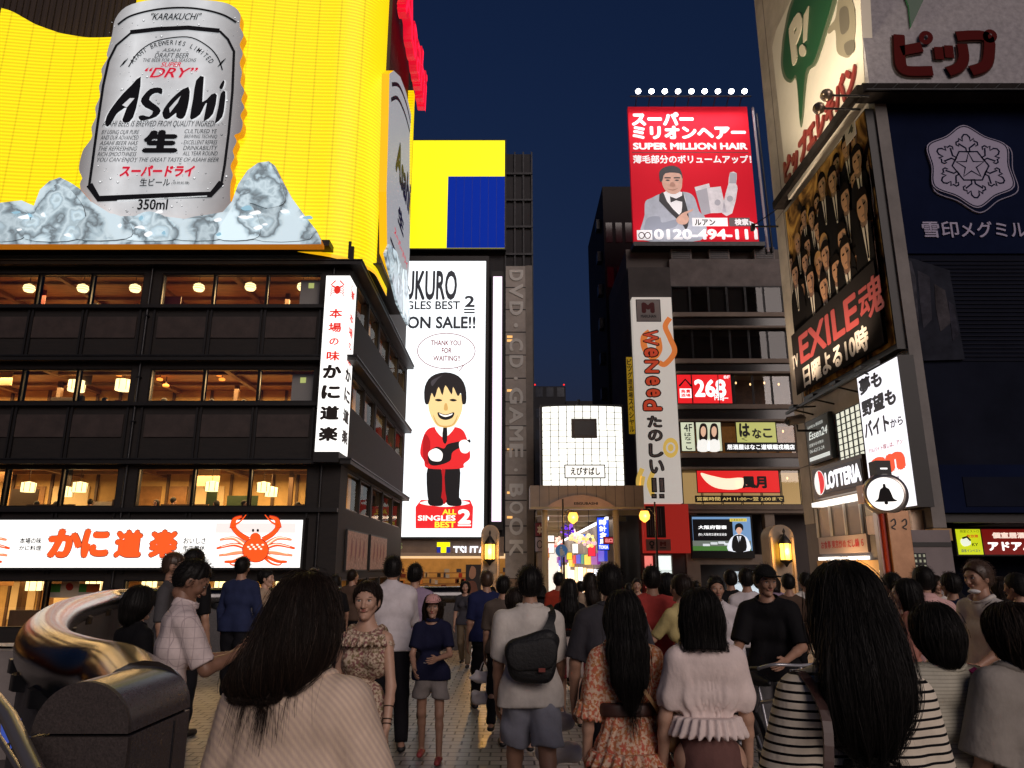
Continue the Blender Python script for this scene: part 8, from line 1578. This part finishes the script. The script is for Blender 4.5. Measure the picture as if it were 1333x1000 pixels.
# phone in the plaid man's hands
s0,e0,w0,fd=A['A'][1]; p=A['w'](np.array(w0)+np.array(fd)*.10); t=thing('phone','small lit phone in the hands of the plaid shirted man','phone',tuple(p)); m=MB(); m.box(p.x-.03,p.y-.055,p.z,p.x+.03,p.y+.055,p.z+.009,INK); m.build('phone_body',t); m=MB(); m.box(p.x-.027,p.y-.05,p.z+.0095,p.x+.027,p.y+.05,p.z+.011,lit('phone_screen',(220,235,255),1.0)); m.build('screen',t)
# bicycle of the man in the black cap
bx,by=aty(1012,900,5.85).x,5.85; t=thing('bicycle','city bicycle with a pale frame held by the man in the black cap','bicycle',(bx,by,0)); t.rotation_euler=(0,0,0)
BF=paint('bike_silver',(190,190,195),.3,metal=.6); TY=mat('tyre_rubber',(.012,.012,.012),.8); d=Vector((.25,-.97,0)).normalized(); up=Vector((0,0,1)); O3=Vector((bx,by,.004)); B=lambda f,z,s=0:O3+d*f+up*z+Vector((d.y,-d.x,0))*s
for f0 in (-.52,.52):
    m=MB(); rim=[B(f0+.325*math.cos(2*PI*i/28),.325+.325*math.sin(2*PI*i/28)) for i in range(29)]; m.tube(rim,.019,TY,7,False); wo=m.build('wheel',t); m=MB(); m.tube([B(f0+.30*math.cos(2*PI*i/28),.325+.30*math.sin(2*PI*i/28)) for i in range(29)],.010,BF,5,False)
    for i in range(14): a=2*PI*i/14; m.tube([B(f0,.325,.02 if i%2 else -.02),B(f0+.30*math.cos(a),.325+.30*math.sin(a))],.0015,BF,3,False)
    m.tube([B(f0,.325,-.05),B(f0,.325,.05)],.018,BF,8); m.build('rim',wo)
m=MB()
for a,b,r in ((B(-.12,.30),B(.36,.72),.018),(B(-.12,.30),B(-.24,.74),.016),(B(-.22,.68),B(.34,.80),.016),(B(-.12,.30),B(-.52,.325),.010),(B(-.23,.7),B(-.52,.325),.009),(B(.33,.86),B(.37,.70),.020),(B(.37,.70),B(.50,.34),.014),(B(.33,.86),B(.31,1.0),.014)): m.tube([a,b],r,BF,8)
m.build('frame',t); m=MB(); m.tube(spl([B(.18,.98,-.27),B(.30,1.02,-.2),B(.32,1.01,0),B(.30,1.02,.2),B(.18,.98,.27)],4,False),.012,BF,7); m.tube([B(.10,.97,-.28),B(.2,.985,-.27)],.017,INK,7); m.tube([B(.10,.97,.28),B(.2,.985,.27)],.017,INK,7); m.build('handlebar',t)
s=Sd(); s.cap(np.array(B(-.36,.84))-np.array((bx,by,0)),np.array(B(-.10,.83))-np.array((bx,by,0)),.075,.022,1,.02); s.cut(np.array((0,0,.80)),(0,0,-1)); mk('saddle',[(*s.mesh(.01),INK)],t); m=MB(); m.tube([B(-.24,.74),B(-.26,.84)],.013,BF,7); m.build('seat_post',t)
m=MB(); 
for x0_,x1_,y0_,y1_ in ((.42,.44,-.16,.16),(.70,.72,-.16,.16)): m.tube([B(x0_,.78,-.16),B(x0_,.78,.16),B(x0_,1.0,.16),B(x0_,1.0,-.16),B(x0_,.78,-.16)],.005,BF,5)
for k in range(6): z=.78+k*.044; m.tube([B(.43,z,-.16),B(.71,z,-.16),B(.71,z,.16),B(.43,z,.16),B(.43,z,-.16)],.004,BF,4)
for k in range(5): s_=-.16+k*.08; m.tube([B(.43,.78,s_),B(.71,.78,s_)],.004,BF,4)
m.build('basket',t); m=MB(); m.lathe(B(-.12,.30,-.035),[(.09,-.004),(.09,.004)],BF,20,(d.y,-d.x,0)); m.tube([B(-.12,.30,-.06),B(-.02,.16,-.06)],.009,BF,6); m.tube([B(-.12,.30,.06),B(-.22,.44,.06)],.009,BF,6); m.box(*(B(-.06,.145,-.06)-Vector((.05,.05,.01))),*(B(-.06,.145,-.06)+Vector((.05,.05,.01))),INK); m.build('pedal_crank',t)
